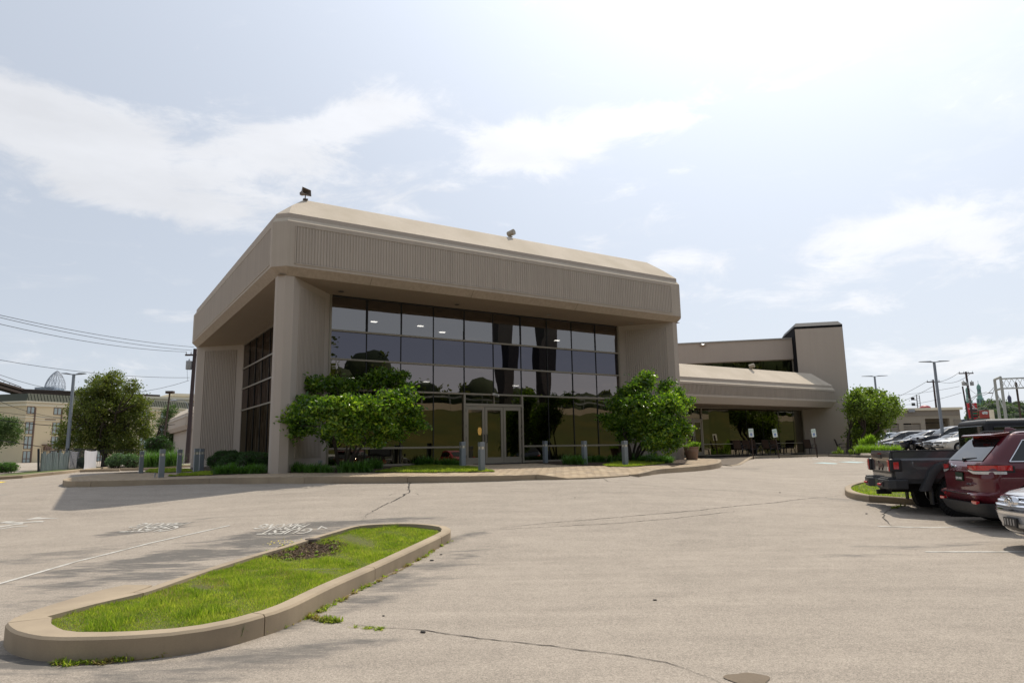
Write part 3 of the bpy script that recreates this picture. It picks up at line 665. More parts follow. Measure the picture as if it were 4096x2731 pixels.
# soffit with control joints and downlights
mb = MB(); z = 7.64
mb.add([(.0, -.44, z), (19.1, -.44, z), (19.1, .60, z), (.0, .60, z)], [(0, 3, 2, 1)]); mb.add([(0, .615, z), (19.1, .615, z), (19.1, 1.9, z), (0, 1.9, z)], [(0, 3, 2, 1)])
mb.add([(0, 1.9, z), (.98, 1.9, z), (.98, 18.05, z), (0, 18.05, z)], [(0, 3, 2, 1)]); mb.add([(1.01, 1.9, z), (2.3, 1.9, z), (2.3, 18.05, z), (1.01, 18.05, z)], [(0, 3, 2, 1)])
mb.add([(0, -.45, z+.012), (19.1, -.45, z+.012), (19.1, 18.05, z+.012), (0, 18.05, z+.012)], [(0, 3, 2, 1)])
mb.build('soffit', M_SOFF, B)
M_CHR = mat('lamp_rim', (.35, .33, .3), .4, .5, .5)
for x, y in ((2.6, .95), (17.0, .75), (7.5, .9), (12.2, .9)):
    mb = MB(); mb.lathe([(.12, -.012), (.11, -.014), (.085, -.004), (.08, .0), (.001, .0)], 16); o = mb.build('downlight', M_BLK if x < 8 else M_CHR, B, loc=(x, y, 7.635))
# corner piers: splayed fins with ribbed faces
def pier(poly, name='pier'):
    mb = MB(); mb.prism(poly, .55, 7.64); return mb.build(name, M_STUC2, B, fix=True)
pier([(0, -.19), (.20, -.42), (.50, -.42), (2.45, 1.70), (2.45, 1.86), (2.18, 2.16), (2.05, 2.16), (0, .10)])
pier([(19.1, -.19), (18.9, -.42), (18.62, -.42), (16.95, 1.70), (16.95, 1.86), (17.2, 2.16), (17.3, 2.16), (19.1, .10)])
pier([(0, 17.8), (0, 17.45), (2.05, 15.5), (2.3, 15.5), (2.3, 15.8), (.5, 18.05), (.22, 18.05)])
pier([(19.1, 17.8), (19.1, 17.45), (17.1, 15.5), (16.8, 15.5), (16.8, 15.8), (18.6, 18.05), (18.9, 18.05)])
def splayribs(P0, P1, f0, f1, n, z0=1.5, z1=7.38):
    P0 = np.array(P0, float); P1 = np.array(P1, float); d = P1-P0; nn = np.array(n, float); nn /= np.linalg.norm(nn)
    ribs(P0+d*f0+nn*.002, P0+d*f1+nn*.002, z0, z1, .098, nn, dp=.034)
    a = P0+d*f0+nn*.012; b = P0+d*f1+nn*.012
splayribs((.50, -.42), (2.45, 1.70), .13, .84, (2.12, -1.95))
splayribs((18.62, -.42), (16.95, 1.70), .10, .86, (-2.12, -1.67))
splayribs((0, 17.45), (2.05, 15.5), .15, .86, (-1.95, -2.05))
splayribs((0, .10), (2.05, 2.16), .15, .86, (-1, 1))
# curtain wall, entrance front
ZR = [7.62, 6.275, 5.175, 4.02, 1.805, 1.15]; XC = [2.47+1.445*i for i in range(11)]
def pane(x0, x1, z0, z1, m_, y=1.7, tilt=.0015, name='glass_pane'):
    mb = MB(); dx = rnd.gauss(0, tilt)*(x1-x0); dz = rnd.gauss(0, tilt)*(z1-z0)
    mb.add([(x0, y+dx, z0), (x1, y-dx, z0), (x1, y-dx+dz, z1), (x0, y+dx+dz, z1)], [(0, 1, 2, 3)]); return mb.build(name, m_, B)
g = .016
DX0, DX1 = 8.22, 11.12
for i in range(10):
    for r in range(5):
        if i in (4, 5) and r > 2: continue
        if r == 3 and False: continue
        m_ = M_GL[[0, 1, 2, 3, 3][r]]
        pane(XC[i]+g, XC[i+1]-g, ZR[r+1]+.02, ZR[r]-.02, m_)
pane(DX0+.08, 9.66, 3.62, 4.0, M_GL[3]); pane(9.70, DX1-.08, 3.62, 4.0, M_GL[3])
for i in (4, 5): pane(XC[i]+g, XC[i+1]-g, 3.99, 4.02, M_GL[3]) if False else None
for r, z in enumerate(ZR):
    h = (.03, .035, .035, .035, .038, .04)[r]; segs = [(2.45, 16.95)] if r < 4 else [(2.45, DX0), (DX1, 16.95)]
    for a, b in segs:
        mb = MB(); mb.box((a, 1.635, z-h), (b, 1.78, z+h)); mb.build('transom', M_BRZ if r else M_DARK, B, bevel=.006)
for i, x in enumerate(XC[1:-1]):
    z0 = 4.02 if i in (4,) else 1.15
    mb = MB()
    mb.box((x-.017, 1.672, z0), (x+.017, 1.80, 7.62))
    mb.box((x-.05, 1.70, 6.31), (x+.05, 1.80, 7.60)); mb.build('mullion', M_DARK, B)
for x in (2.45, 16.92):
    mb = MB(); mb.box((x-.04, 1.63, 1.12), (x+.045, 1.80, 7.64)); mb.build('jamb', M_BRZ, B)
# entrance: frame, three glazed leaves, transom light
mb = MB(); mb.box((DX0-.045, 1.60, 1.08), (DX0+.045, 1.76, 4.02)); mb.box((DX1-.045, 1.60, 1.08), (DX1+.045, 1.76, 4.02)); mb.box((DX0, 1.605, 3.50), (DX1, 1.755, 3.62)); mb.box((9.665, 1.63, 3.62), (9.695, 1.74, 4.0)); mb.build('door_frame', M_BRZ, B, bevel=.006)
mb = MB(); mb.box((DX0-.1, 1.3, 1.085), (DX1+.1, 1.70, 1.105)); mb.build('threshold', M_STEEL, B)
for k in range(3):
    a = DX0+.06+k*.925; b = a+.905; zb, zt = 1.11, 3.49
    mb = MB(); mb.box((a, 1.62, zb), (a+.115, 1.67, zt)); mb.box((b-.115, 1.62, zb), (b, 1.67, zt)); mb.box((a+.115, 1.621, zt-.14), (b-.115, 1.669, zt)); mb.box((a+.115, 1.621, zb), (b-.115, 1.669, zb+.25))
    d = mb.build('door', M_BRZ, B, bevel=.004)
    mb = MB(); mb.add([(a+.11, 1.65, zb+.24), (b-.11, 1.65, zb+.24), (b-.11, 1.65, zt-.13), (a+.11, 1.65, zt-.13)], [(0, 1, 2, 3)]); mb.build('door_glass', M_GL[3], d)
    if k < 2:
        hx = b-.06 if k == 0 else a+.06
        mb = MB(); mb.tube([(hx, 1.62, 1.98), (hx, 1.55, 2.0), (hx, 1.55, 2.02), (hx, 1.55, 2.28), (hx, 1.55, 2.30), (hx, 1.62, 2.32)], .014, 8); mb.build('handle', M_BLK, d, smooth=True)
    for hz in (1.35, 2.1, 2.6, 3.25):
        mb = MB(); mb.box((a-.02 if k != 2 else b, 1.60, hz), (a if k != 2 else b+.02, 1.625, hz+.13)); mb.build('hinge', M_BLK, d) if k != 1 else None
mb = MB(); mb.cyl((9.66, 1.60, 4.02), (9.76, 1.38, 3.97), .05, .055, 12); mb.box((9.58, 1.56, 3.98), (9.70, 1.64, 4.08)); mb.build('security_camera', mat('camera_white', (.5, .48, .44), .5), B)
# side glazing, left front
YC = [2.12+(15.5-2.12)*i/9 for i in range(10)]
for i in range(9):
    for r, (z1, z0) in enumerate(((7.62, 6.275), (6.275, 5.175), (5.175, 4.02), (4.02, 1.15))):
        mb = MB(); dx = rnd.gauss(0, .003); mb.add([(2.08+dx, YC[i]+g, z0+.02), (2.08+dx, YC[i+1]-g, z0+.02), (2.08-dx, YC[i+1]-g, z1-.02), (2.08-dx, YC[i]+g, z1-.02)], [(0, 3, 2, 1)]); mb.build('glass_pane', M_GL[(0, 0, 2, 3)[r]], B)
for z in (7.62, 6.275, 5.175, 4.02, 1.15): mb = MB(); mb.box((2.02, 2.10, z-.035), (2.15, 15.5, z+.035)); mb.build('transom', M_BRZ, B)
for y in YC[1:-1]: mb = MB(); mb.box((2.055, y-.015, 1.15), (2.2, y+.015, 7.62)); mb.build('mullion', M_DARK, B)
# closed right and rear sides, floor, ceiling and a dim interior
M_INT = mat('interior_wall', (.16, .14, .12), .9); M_CEIL = mat('interior_ceiling', (.35, .34, .32), .9)
mb = MB(); mb.box((17.3, 2.2, .5), (17.5, 15.5, 7.64)); mb.box((2.1, 15.6, .5), (17.0, 15.8, 7.64)); mb.build('wall', M_STUC2, B)
mb = MB(); mb.box((2.2, 1.9, .9), (17.3, 15.6, 1.08)); mb.build('floor', M_INT, B)
mb = MB(); mb.box((2.2, 1.9, 7.25), (17.3, 15.6, 7.3)); mb.build('ceiling', M_CEIL, B)
mb = MB(); mb.box((2.3, 11.5, 1.08), (17.2, 11.6, 7.25)); mb.box((2.2, 1.86, 5.2), (17.2, 1.95, 6.25)); mb.build('inner_wall', M_INT, B)
mb = MB(); mb.box((2.4, 3.2, 4.7), (17.2, 11.5, 4.8)); mb.build('mezzanine', M_INT, B)
M_EM = mat('lit_panel', (1, 1, 1), emit=(1, .96, .88), es=5)
for x, y, z in ((5.0, 4.0, 7.24), (7.2, 4.0, 7.24), (8.8, 5.0, 7.24), (3.8, 3.4, 4.69), (3.0, 5.0, 4.69), (7.3, 3.6, 4.69), (12.0, 3.6, 4.69), (15.2, 4.5, 7.24)):
    mb = MB(); mb.box((x, y, z-.02), (x+.26, y+.16, z)); mb.build('ceiling_light', M_EM, B)
M_SCN = mat('lit_sconce', (1, .6, .2), emit=(1, .55, .15), es=2.5); mb = MB(); mb.lathe([(.05, 0), (.09, .1), (.09, .28), (.05, .36)], 10, caps=True); mb.build('wall_sconce', M_SCN, B, loc=(11.0, 5.2, 2.4))
# roof floodlights and the loudspeaker on the ridge
M_FL = mat('floodlight_body', (.33, .29, .23), .6)
def flood(x, y, z, nm='floodlight', k=.78):
    mb = MB(); bx_, by_, bz_ = x, y, z; x = y = 0; z = .14/k; mb.cyl((x, y, z-.14), (x, y, z), .03, n=8); mb.box((x-.11, y-.06, z-.14), (x+.11, y+.06, z-.10))
    mb.cyl((x-.05, y+.16, z+.06), (x+.10, y-.22, z+.12), .15, .17, 16); mb.cyl((x+.10, y-.22, z+.12), (x+.103, y-.228, z+.121), .14, n=16); o = mb.build(nm, M_FL, B, smooth=True, ang=40, loc=(bx_, by_, bz_-.14)); o.scale = (k, k, k); return o
flood(10.05, .68, 10.98)
mb = MB(); r0 = [(-.05, 0, -.05), (.05, 0, -.05), (.05, 0, .05), (-.05, 0, .05)]
hornM = Matrix.Translation((1.02, .55, 11.08)) @ Matrix.Scale(.78, 4) @ Matrix.Rotation(math.radians(28), 4, 'Z') @ Matrix.Rotation(math.radians(-6), 4, 'X')
mb.loft([[(-.07, .25, -.06), (.07, .25, -.06), (.07, .25, .06), (-.07, .25, .06)], [(-.1, .1, -.08), (.1, .1, -.08), (.1, .1, .08), (-.1, .1, .08)], [(-.27, -.15, -.16), (.27, -.15, -.16), (.27, -.15, .16), (-.27, -.15, .16)], [(-.25, -.15, -.14), (.25, -.15, -.14), (.25, -.15, .14), (-.25, -.15, .14)], [(-.07, .08, -.05), (.07, .08, -.05), (.07, .08, .05), (-.07, .08, .05)]], M=hornM)
mb.cyl((1.05, .55, 10.8), (1.05, .55, 11.0), .02); mb.box((.98, .5, 10.8), (1.14, .62, 10.85)); mb.build('horn_speaker', mat('horn', (.13, .10, .08), .6), B, fix=True)

# ------------------------------------------------------------------ right wing: low canopy, splayed tower and upper storey
def openring(path, k):
    # offset of an open polyline to its left by k with mitres
    n = len(path); out = []
    for i in range(n):
        p = np.array(path[i], float)
        ds = []
        if i > 0: d = p-np.array(path[i-1]); ds.append(d/np.linalg.norm(d))
        if i < n-1: d = np.array(path[i+1])-p; ds.append(d/np.linalg.norm(d))
        ns = [np.array([-d[1], d[0]]) for d in ds]; nn = sum(ns); nn = nn/np.linalg.norm(nn); out.append(tuple(p+nn*k/max(.3, nn@ns[0])))
    return out
def canopy(path, prof_mats, parent, zshift=0):
    for nm, prof, m_ in prof_mats:
        mb = MB(); mb.loft([[(*p, z+zshift) for p in openring(path, k)] for k, z in prof], close=False, caps=False); mb.build(nm, m_, parent)
CP = [(19.3, 3.2), (37.5, 3.2), (39.05, 4.75)]
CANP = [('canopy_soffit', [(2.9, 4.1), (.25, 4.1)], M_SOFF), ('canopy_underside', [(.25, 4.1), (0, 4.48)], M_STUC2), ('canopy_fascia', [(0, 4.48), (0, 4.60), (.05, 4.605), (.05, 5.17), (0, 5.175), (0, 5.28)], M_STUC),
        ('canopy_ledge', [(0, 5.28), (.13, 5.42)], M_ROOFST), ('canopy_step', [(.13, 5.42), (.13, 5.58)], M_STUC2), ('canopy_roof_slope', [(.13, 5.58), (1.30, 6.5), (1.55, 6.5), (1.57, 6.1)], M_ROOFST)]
canopy(CP, CANP, B)
ribs((19.4, 3.245), (37.45, 3.245), 4.61, 5.165, .105, (0, -1), dp=.042)
dd = np.array([1, 1])/2**.5; ribs(np.array((37.5, 3.2))+dd*.1+np.array([-.7, .7])*.035, np.array((37.5, 3.2))+dd*1.5+np.array([-.7, .7])*.035, 4.61, 5.165, .105, (.7071, -.7071), dp=.025)
mb = MB(); mb.box((19.3, 4.75, 6.15), (37.9, 15, 6.3)); mb.build('canopy_roof', M_SOFF, B)
flood(30.6, 4.45, 6.62)
mb = MB(); mb.lathe([(.09, 0), (.08, -.02), (.001, -.02)], 12); mb.build('downlight', M_CHR, B, loc=(30.2, 4.3, 4.1))
# glazing under the canopy
GX = [(22.0, 6.05), (23.2, 6.05), (25.9, 6.05), (26.65, 6.05), (27.45, 6.05), (28.15, 6.05), (29.6, 5.66), (31.25, 5.66), (32.9, 5.66), (34.55, 5.66), (36.2, 5.66), (37.22, 5.66)]
def wpane(p, q, z0, z1):
    mb = MB(); dx = rnd.gauss(0, .003); mb.add([(*p, z0), (*q, z0), (q[0], q[1]+dx, z1), (p[0], p[1]+dx, z1)], [(0, 1, 2, 3)]); mb.build('glass_pane', M_GLL, B)
for i in range(len(GX)-1):
    p, q = GX[i], GX[i+1]
    if 25.5 < p[0] < 27.4:
        wpane(p, q, 3.36, 4.08); continue
    wpane(p, q, 1.84, 4.06); wpane(p, q, 1.16, 1.79)
mb = MB()
def bar(p, q, z0, z1, t=.05, off=.05, m_=mb): 
    p = np.array(p); q = np.array(q); d = (q-p)/np.linalg.norm(q-p); n_ = np.array([d[1], -d[0]])*off; m_.prism([tuple(p+n_), tuple(q+n_), tuple(q-n_), tuple(p-n_)], z0, z1)
bar(GX[0], GX[2], 1.79, 1.84); bar(GX[4], GX[5], 1.79, 1.84); bar(GX[5], GX[6], 1.79, 1.84); bar(GX[6], GX[-1], 1.79, 1.84)
bar(GX[0], GX[2], 1.09, 1.16); bar(GX[4], GX[5], 1.09, 1.16); bar(GX[5], GX[6], 1.09, 1.16); bar(GX[6], GX[-1], 1.09, 1.16)
bar(GX[0], GX[5], 4.04, 4.1); bar(GX[5], GX[6], 4.04, 4.1); bar(GX[6], GX[-1], 4.04, 4.1); mb.build('transom', M_BRZ, B, fix=True)
mb = MB()
for i in (1, 2, 4, 11): x, y = GX[i]; mb = MB(); mb.box((x-.05, y-.07, 1.1), (x+.05, y+.07, 4.09)); mb.build('jamb', M_BRZ, B)
mb = MB(); mb.box((25.9, 5.97, 3.28), (27.45, 6.12, 3.37)); mb.build('door_header', M_BRZ, B)
for k in range(2):
    a = 25.96+k*.73; b = a+.71; mb = MB(); mb.box((a, 6.0, 1.11), (a+.1, 6.05, 3.27)); mb.box((b-.1, 6.0, 1.11), (b, 6.05, 3.27)); mb.box((a+.1, 6.001, 3.15), (b-.1, 6.049, 3.27)); mb.box((a+.1, 6.001, 1.11), (b-.1, 6.049, 1.36))
    d = mb.build('door', M_BRZ, B); mb = MB(); mb.add([(a+.1, 6.03, 1.35), (b-.1, 6.03, 1.35), (b-.1, 6.03, 3.16), (a+.1, 6.03, 3.16)], [(0, 1, 2, 3)]); mb.build('door_glass', M_GLL, d)
    hx = b-.05 if k == 0 else a+.05; mb = MB(); mb.tube([(hx, 6.0, 1.98), (hx, 5.93, 2.0), (hx, 5.93, 2.28), (hx, 6.0, 2.3)], .013, 6); mb.build('handle', M_BLK, d)
mb = MB()
for i in (3, 7, 8, 9, 10): x, y = GX[i]; mb.box((x-.014, y-.012, 1.16), (x+.014, y+.05, 4.05)) if i != 3 else None
mb.build('mullion', M_DARK, B)
mb = MB(); mb.box((37.0, 6.2, 1.06), (37.15, 9.99, 6.1)); mb.build('end_wall', M_INT, B)
mb = MB(); mb.box((19.2, 10, .9), (37.3, 10.1, 6.1)); mb.box((21.5, 6.2, .95), (37.3, 10, 1.05)); mb.build('inner_wall', M_INT, B)
mb = MB(); mb.box((19.0, 2.3, .6), (19.2, 9, 4.4)); mb.build('wall', M_STUC2, B)
C1 = np.array([37.25, 5.66]); T45 = np.array([1, -1])/2**.5; N45 = np.array([1, 1])/2**.5
def tq(t, n): return tuple(C1+T45*t+N45*n)
mb = MB(); mb.prism([tq(0, 0), tq(3.13, 0), tq(3.13, 5.2), tq(0, 5.2)], .6, 9.819); mb.build('tower', M_STUC2, B, fix=True)
mb = MB(); mb.prism([tq(-.02, .012), tq(-.02, 5.2), tq(-.002, 5.2), tq(-.002, .012)], 1.0, 9.81); mb.prism([tq(3.132, .012), tq(3.132, 5.2), tq(3.15, 5.2), tq(3.15, .012)], 1.0, 9.81); mb.prism([tq(-.02, -.012), tq(3.15, -.012), tq(3.15, 5.22), tq(-.02, 5.22)], 9.82, 9.98); mb.build('black_edge_trim', mat('black_flashing', (.010, .010, .012), .95, .1), B, fix=True)
mb = MB(); mb.loft([[(*tq(-.03, -.03), 9.98), (*tq(3.17, -.03), 9.98), (*tq(3.17, 5.24), 9.98), (*tq(-.03, 5.24), 9.98)], [(*tq(.14, .25), 10.27), (*tq(2.95, .25), 10.27), (*tq(2.95, 5.0), 10.27), (*tq(.14, 5.0), 10.27)]]); mb.build('roof_cap', mat('metal_cap', (.05, .05, .055), .6, .3), B, fix=True)
mb = MB(); mb.prism([tq(-20, 1.2), tq(-.03, 1.2), tq(-.03, 1.5), tq(-20, 1.5)], 7.83, 9.30); mb.build('upper_wall', M_STUC2, B, fix=True)
mb = MB(); mb.prism([tq(-20, 1.14), tq(-.025, 1.14), tq(-.025, 1.6), tq(-20, 1.6)], 9.301, 9.40); mb.build('coping', mat('coping', (.30, .28, .25), .5, .5, .2), B, fix=True)
mb = MB(); mb.prism([tq(-20, 1.5), tq(-.03, 1.5), tq(-.03, 9), tq(-20, 9)], 9.1, 9.2); mb.build('upper_roof', M_SOFF, B, fix=True)
mb = MB(); mb.prism([tq(-20, 3.2), tq(-.03, 3.2), tq(-.03, 3.3), tq(-20, 3.3)], 5.8, 9.1); mb.build('inner_wall', M_INT, B, fix=True)
for i in range(6):
    a, b = -12+i*1.99, -12+(i+1)*1.99-.03
    mb = MB(); mb.add([(*tq(a, 1.42), 6.1), (*tq(b, 1.42), 6.1), (*tq(b, 1.42), 7.82), (*tq(a, 1.42), 7.82)], [(0, 1, 2, 3)]); mb.build('glass_pane', M_GLL, B)
mb = MB(); mb.prism([tq(-12, 1.36), tq(-.03, 1.36), tq(-.03, 1.45), tq(-12, 1.45)], 7.78, 7.829); mb.prism([tq(-.1, 1.3), tq(-.03, 1.3), tq(-.03, 1.45), tq(-.1, 1.45)], 6.0, 7.779); mb.build('transom', M_BRZ, B, fix=True)
p = tq(-6.35, 1.13); mb = MB(); mb.prism([tq(-6.5, 1.02), tq(-6.1, 1.02), tq(-6.1, 1.2), tq(-6.5, 1.2)], 9.12, 9.28); mb.build('wall_light', mat('wall_light_body', (.32, .28, .24), .6), B, fix=True)
mb = MB(); mb.prism([tq(-6.37, 1.008), tq(-6.23, 1.008), tq(-6.23, 1.018), tq(-6.37, 1.018)], 9.19, 9.23); mb.build('lit_lens', M_EM, B, fix=True)
# rear-left wing with the same canopy profile
LW = [(2.9, 60), (2.9, 44.6), (3.35, 44.15), (16, 44.15)]
canopy(LW, [(n_.replace('canopy', 'rear_canopy'), p_, m_) for n_, p_, m_ in CANP], B)
ribs((3.5, 44.195), (15, 44.195), 4.61, 5.165, .105, (0, -1), dp=.042)
mb = MB(); mb.prism([(3.5, 45.0), (3.9, 44.6), (9, 44.6), (9, 60), (3.5, 60)], .7, 4.12); mb.build('rear_wall', M_STUC2, B, fix=True)
ribs((4.6, 44.59), (8.5, 44.59), 1.4, 3.85, .105, (0, -1), dp=.03)
mb = MB(); mb.add([(4.2, 45.4, 6.3), (16, 45.4, 6.3), (16, 60, 6.3), (4.2, 60, 6.3)], [(0, 1, 2, 3)]); mb.box((9, 20, .7), (17, 60, 4.0)); mb.build('rear_roof', M_SOFF, B)
# ------------------------------------------------------------------ vehicles
def paint(name, col, metal=.25, rough=.28):
    M = mat(name, col, .45, .25, metal*.5, 1.0); M.node_tree.nodes['Principled BSDF'].inputs['Coat Roughness'].default_value = .02; return M
M_GLS = mat('car_glass', (.012, .014, .015), .02, .9); M_GLS.node_tree.nodes['Principled BSDF'].inputs['Coat Weight'].default_value = 0; M_GLS.node_tree.nodes['Principled BSDF'].inputs['Specular IOR Level'].default_value = .7
M_TYRE = nmat('tyre', (.018, .018, .018), .9, .1, 8, .3, 40, .3, 50); M_PLAS = mat('black_plastic', (.028, .029, .031), .6); M_CHROME = mat('chrome', (.75, .75, .76), .08, .5, 1)
M_RIM = mat('alloy', (.42, .42, .43), .25, .5, .8); M_RED = mat('tail_lamp_red', (.45, .008, .012), .08, .6, 0, 1); M_CLR = mat('lamp_clear', (.55, .55, .55), .08, .6, .3, 1); M_HEAD = mat('headlamp', (.35, .36, .38), .06, .7, .3, 1)
M_AMB = mat('amber', (.7, .18, .02), .15, .5, 0, 1); M_UND = mat('underbody', (.008, .008, .008), .95)
WHEELS = {}
def wheel_parts(r, wd, spokes, rim=None, tread=False, steel=.62):
    key = (r, wd, spokes, tread)
    if key in WHEELS: return WHEELS[key]
    rot = Matrix.Rotation(PI/2, 4, 'X')
    h = wd/2; t = MB(); ri = r*steel; n = 36
    t.lathe([(ri, -h*.8), (ri+.01, -h*.92), (r*.86, -h), (r*.97, -h*.86), (r, -h*.66), (r, h*.66), (r*.97, h*.86), (r*.86, h), (ri+.01, h*.92), (ri, h*.8)], n, rot)
    if tread:
        for k in range(44):
            a = 2*PI*k/44
            for sy in (-1, 1):
                M4 = Matrix.Rotation(a, 4, 'Y') @ Matrix.Translation((0, sy*h*.62, r-.002)); t.box((-.018, -h*.26, -.02), (.018, h*.26, .012), M4)
                M4 = Matrix.Rotation(a+.07, 4, 'Y') @ Matrix.Translation((0, sy*h*.98, r*.93)); t.box((-.016, -.012, -.035), (.016, .008, .03), M4)
    tm = t.mesh('tyre', True, 30); tm.materials.append(M_TYRE)
    q = MB(); q.lathe([(ri, -h*.86), (ri-.015, -h*.9), (ri-.03, -h*.55), (ri-.035, h*.3), (.02, h*.3)], 32, rot); q.lathe([(ri, h*.86), (ri-.015, h*.9), (ri-.03, h*.55), (ri-.035, h*.3)], 32, rot)
    q.lathe([(.001, -h*.78), (.05, -h*.76), (.075, -h*.6), (.08, h*.2)], 16, rot)
    for k in range(spokes):
        a = 2*PI*k/spokes
        for e in (-.09, .09) if spokes <= 6 else (0,):
            M4 = Matrix.Rotation(a+e, 4, 'Y'); q.add([(-.028, -h*.74, .05), (.028, -h*.74, .05), (.022, -h*.62, ri-.02), (-.022, -h*.62, ri-.02), (-.028, -h*.4, .05), (.028, -h*.4, .05), (.022, -h*.3, ri-.02), (-.022, -h*.3, ri-.02)], [(0, 1, 2, 3), (0, 3, 7, 4), (1, 5, 6, 2)], M4)
    qm = q.mesh('rim', True, 30); qm.materials.append(rim or M_RIM)
    b = MB(); b.lathe([(ri-.035, h*.1), (.02, h*.1)], 20, rot); bm_ = b.mesh('brake_disc'); bm_.materials.append(M_UND)
    WHEELS[key] = (tm, qm, bm_); return WHEELS[key]
def wheel(parent, x, y, r, wd, spokes=5, rim=None, tread=False, steel=.62):
    tm, qm, bm_ = wheel_parts(r, wd, spokes, rim, tread, steel); w_ = bpy.data.objects.new('wheel', None); COL.objects.link(w_); w_.parent = parent; w_.location = (x, y, r-.005)
    if y > 0: w_.rotation_euler = (0, 0, PI)
    for nm, me in (('tyre', tm), ('rim', qm), ('brake_disc', bm_)): o = bpy.data.objects.new(nm, me); COL.objects.link(o); o.parent = w_
    return w_
def outline(xr, xf, w_, rr, rf, bow, nb_=5, N=9, bowr=.0):
    """closed plan outline, constant vertex count: front right corner .. """
    P = []; rf = min(rf, w_*.95); rr = min(rr, w_*.95)
    def cor(cx, cy, r, a0): return [(cx+r*math.cos(a0+i*(PI/2)/(N-1)), cy+r*math.sin(a0+i*(PI/2)/(N-1))) for i in range(N)]
    L = xf-xr; sx = [xr+rr+(L-rr-rf)*i/13 for i in range(1, 13)]
    P += [(x, -w_) for x in sx]; P += cor(xf-rf, -w_+rf, rf, -PI/2); P += [(xf, -w_+rf+(2*w_-2*rf)*i/nb_) for i in range(1, nb_)]; P += cor(xf-rf, w_-rf, rf, 0)
    P += [(x, w_) for x in reversed(sx)]; P += cor(xr+rr, w_-rr, rr, PI/2); P += [(xr, w_-rr-(2*w_-2*rr)*i/nb_) for i in range(1, nb_)]; P += cor(xr+rr, -w_+rr, rr, PI)
    out = []
    for x, y in P:
        t = (y/w_)**2 if w_ else 0
        e = max(0, min(1, (x-(xf-.9))/.9)); x = x-bow*t*e
        e = max(0, min(1, ((xr+.6)-x)/.6)); x = x+bowr*t*e
        out.append((x, y))
    return out
def lerp_levels(levels, z, i):
    for a, b in zip(levels[:-1], levels[1:]):
        if a[0] <= z <= b[0]: t = (z-a[0])/(b[0]-a[0]); return a[i]+(b[i]-a[i])*t
    return levels[-1][i] if z > levels[-1][0] else levels[0][i]
def smooth_levels(L, n=3):
    P = [np.array(l, float) for l in L]; out = []
    for i in range(len(P)-1):
        p0 = P[max(0, i-1)]; p1, p2 = P[i], P[i+1]; p3 = P[min(len(P)-1, i+2)]
        for j in range(n):
            t = j/n; q = p1+(p2-p1)*t
            out.append(tuple(q))
    out.append(tuple(P[-1])); return out
def body_shell(root, levels, mtl, wheels, r_arch, name='body', extra_cut=None):
    """levels: (z, rear x, front x, half width, rear radius, front radius, bow)"""
    mb = MB(); L = smooth_levels(levels)
    mb.loft([[(x, y, l[0]) for x, y in outline(l[1], l[2], l[3], l[4], l[5], l[6])] for l in L])
    o = mb.build(name, mtl, None, fix=True)
    cut = MB()
    for x, z in wheels:
        M4 = Matrix.Translation((x, 0, z)) @ Matrix.Rotation(PI/2, 4, 'X'); cut.lathe([(r_arch, -1.4), (r_arch, 1.4)], 28, M4, caps=True)
    if extra_cut: extra_cut(cut)
    co = cut.build('cutter', M_UND, None, fix=True)
    md = o.modifiers.new('b', 'BOOLEAN'); md.object = co; md.operation = 'DIFFERENCE'; md.solver = 'EXACT'; md.use_self = True
    bpy.context.view_layer.update()
    me = bpy.data.meshes.new_from_object(o.evaluated_get(bpy.context.evaluated_depsgraph_get())); me.name = name
    bpy.data.objects.remove(o); bpy.data.objects.remove(co)
    me.materials.clear(); me.materials.append(mtl)
    me.polygons.foreach_set('material_index', [0]*len(me.polygons)); me.polygons.foreach_set('use_smooth', [True]*len(me.polygons)); me.set_sharp_from_angle(angle=math.radians(28))
    o = bpy.data.objects.new(name, me); COL.objects.link(o); o.parent = root
    u = MB()
    xs_ = sorted([x for x, z in wheels]); u.box((levels[0][1]+.25, -levels[2][3]*.80, .30), (levels[0][2]-.3, levels[2][3]*.80, .62)); u.box((levels[0][1]+.5, -levels[2][3]*.55, .2), (levels[0][2]-.6, levels[2][3]*.55, .3)); u.build('underbody', M_UND, root)
    return o
def side_glass(root, levels, z0, z1, cols, off=.008, frame=None, mtl=None):
    """cols: list of (x rear bottom, x rear top, x front bottom, x front top) in metres, on both sides"""
    for s_ in (-1, 1):
        for c in cols:
            mb = MB(); R = 5; rows = []
            for k in range(R+1):
                z = z0+(z1-z0)*k/R; y = lerp_levels(levels, z, 3)+off; t = k/R
                a = c[0]+(c[1]-c[0])*t; b = c[2]+(c[3]-c[2])*t; rows.append([(a, s_*y, z), (a+(b-a)*.5, s_*y, z), (b, s_*y, z)])
            mb.loft(rows, close=False, caps=False); g_ = mb.build('window', mtl or M_GLS, root, smooth=True)
            if frame:
                e = mb.v; loop = [e[0], e[1], e[2]]+[e[3*k+2] for k in range(1, R+1)]+[e[3*R+1], e[3*R]]+[e[3*k] for k in range(R-1, 0, -1)]; loop.append(loop[0])
                f = MB(); f.tube([Vector(p)+Vector((0, s_*.006, 0)) for p in loop], .013, 5); f.build('window_trim', frame, g_, smooth=True)
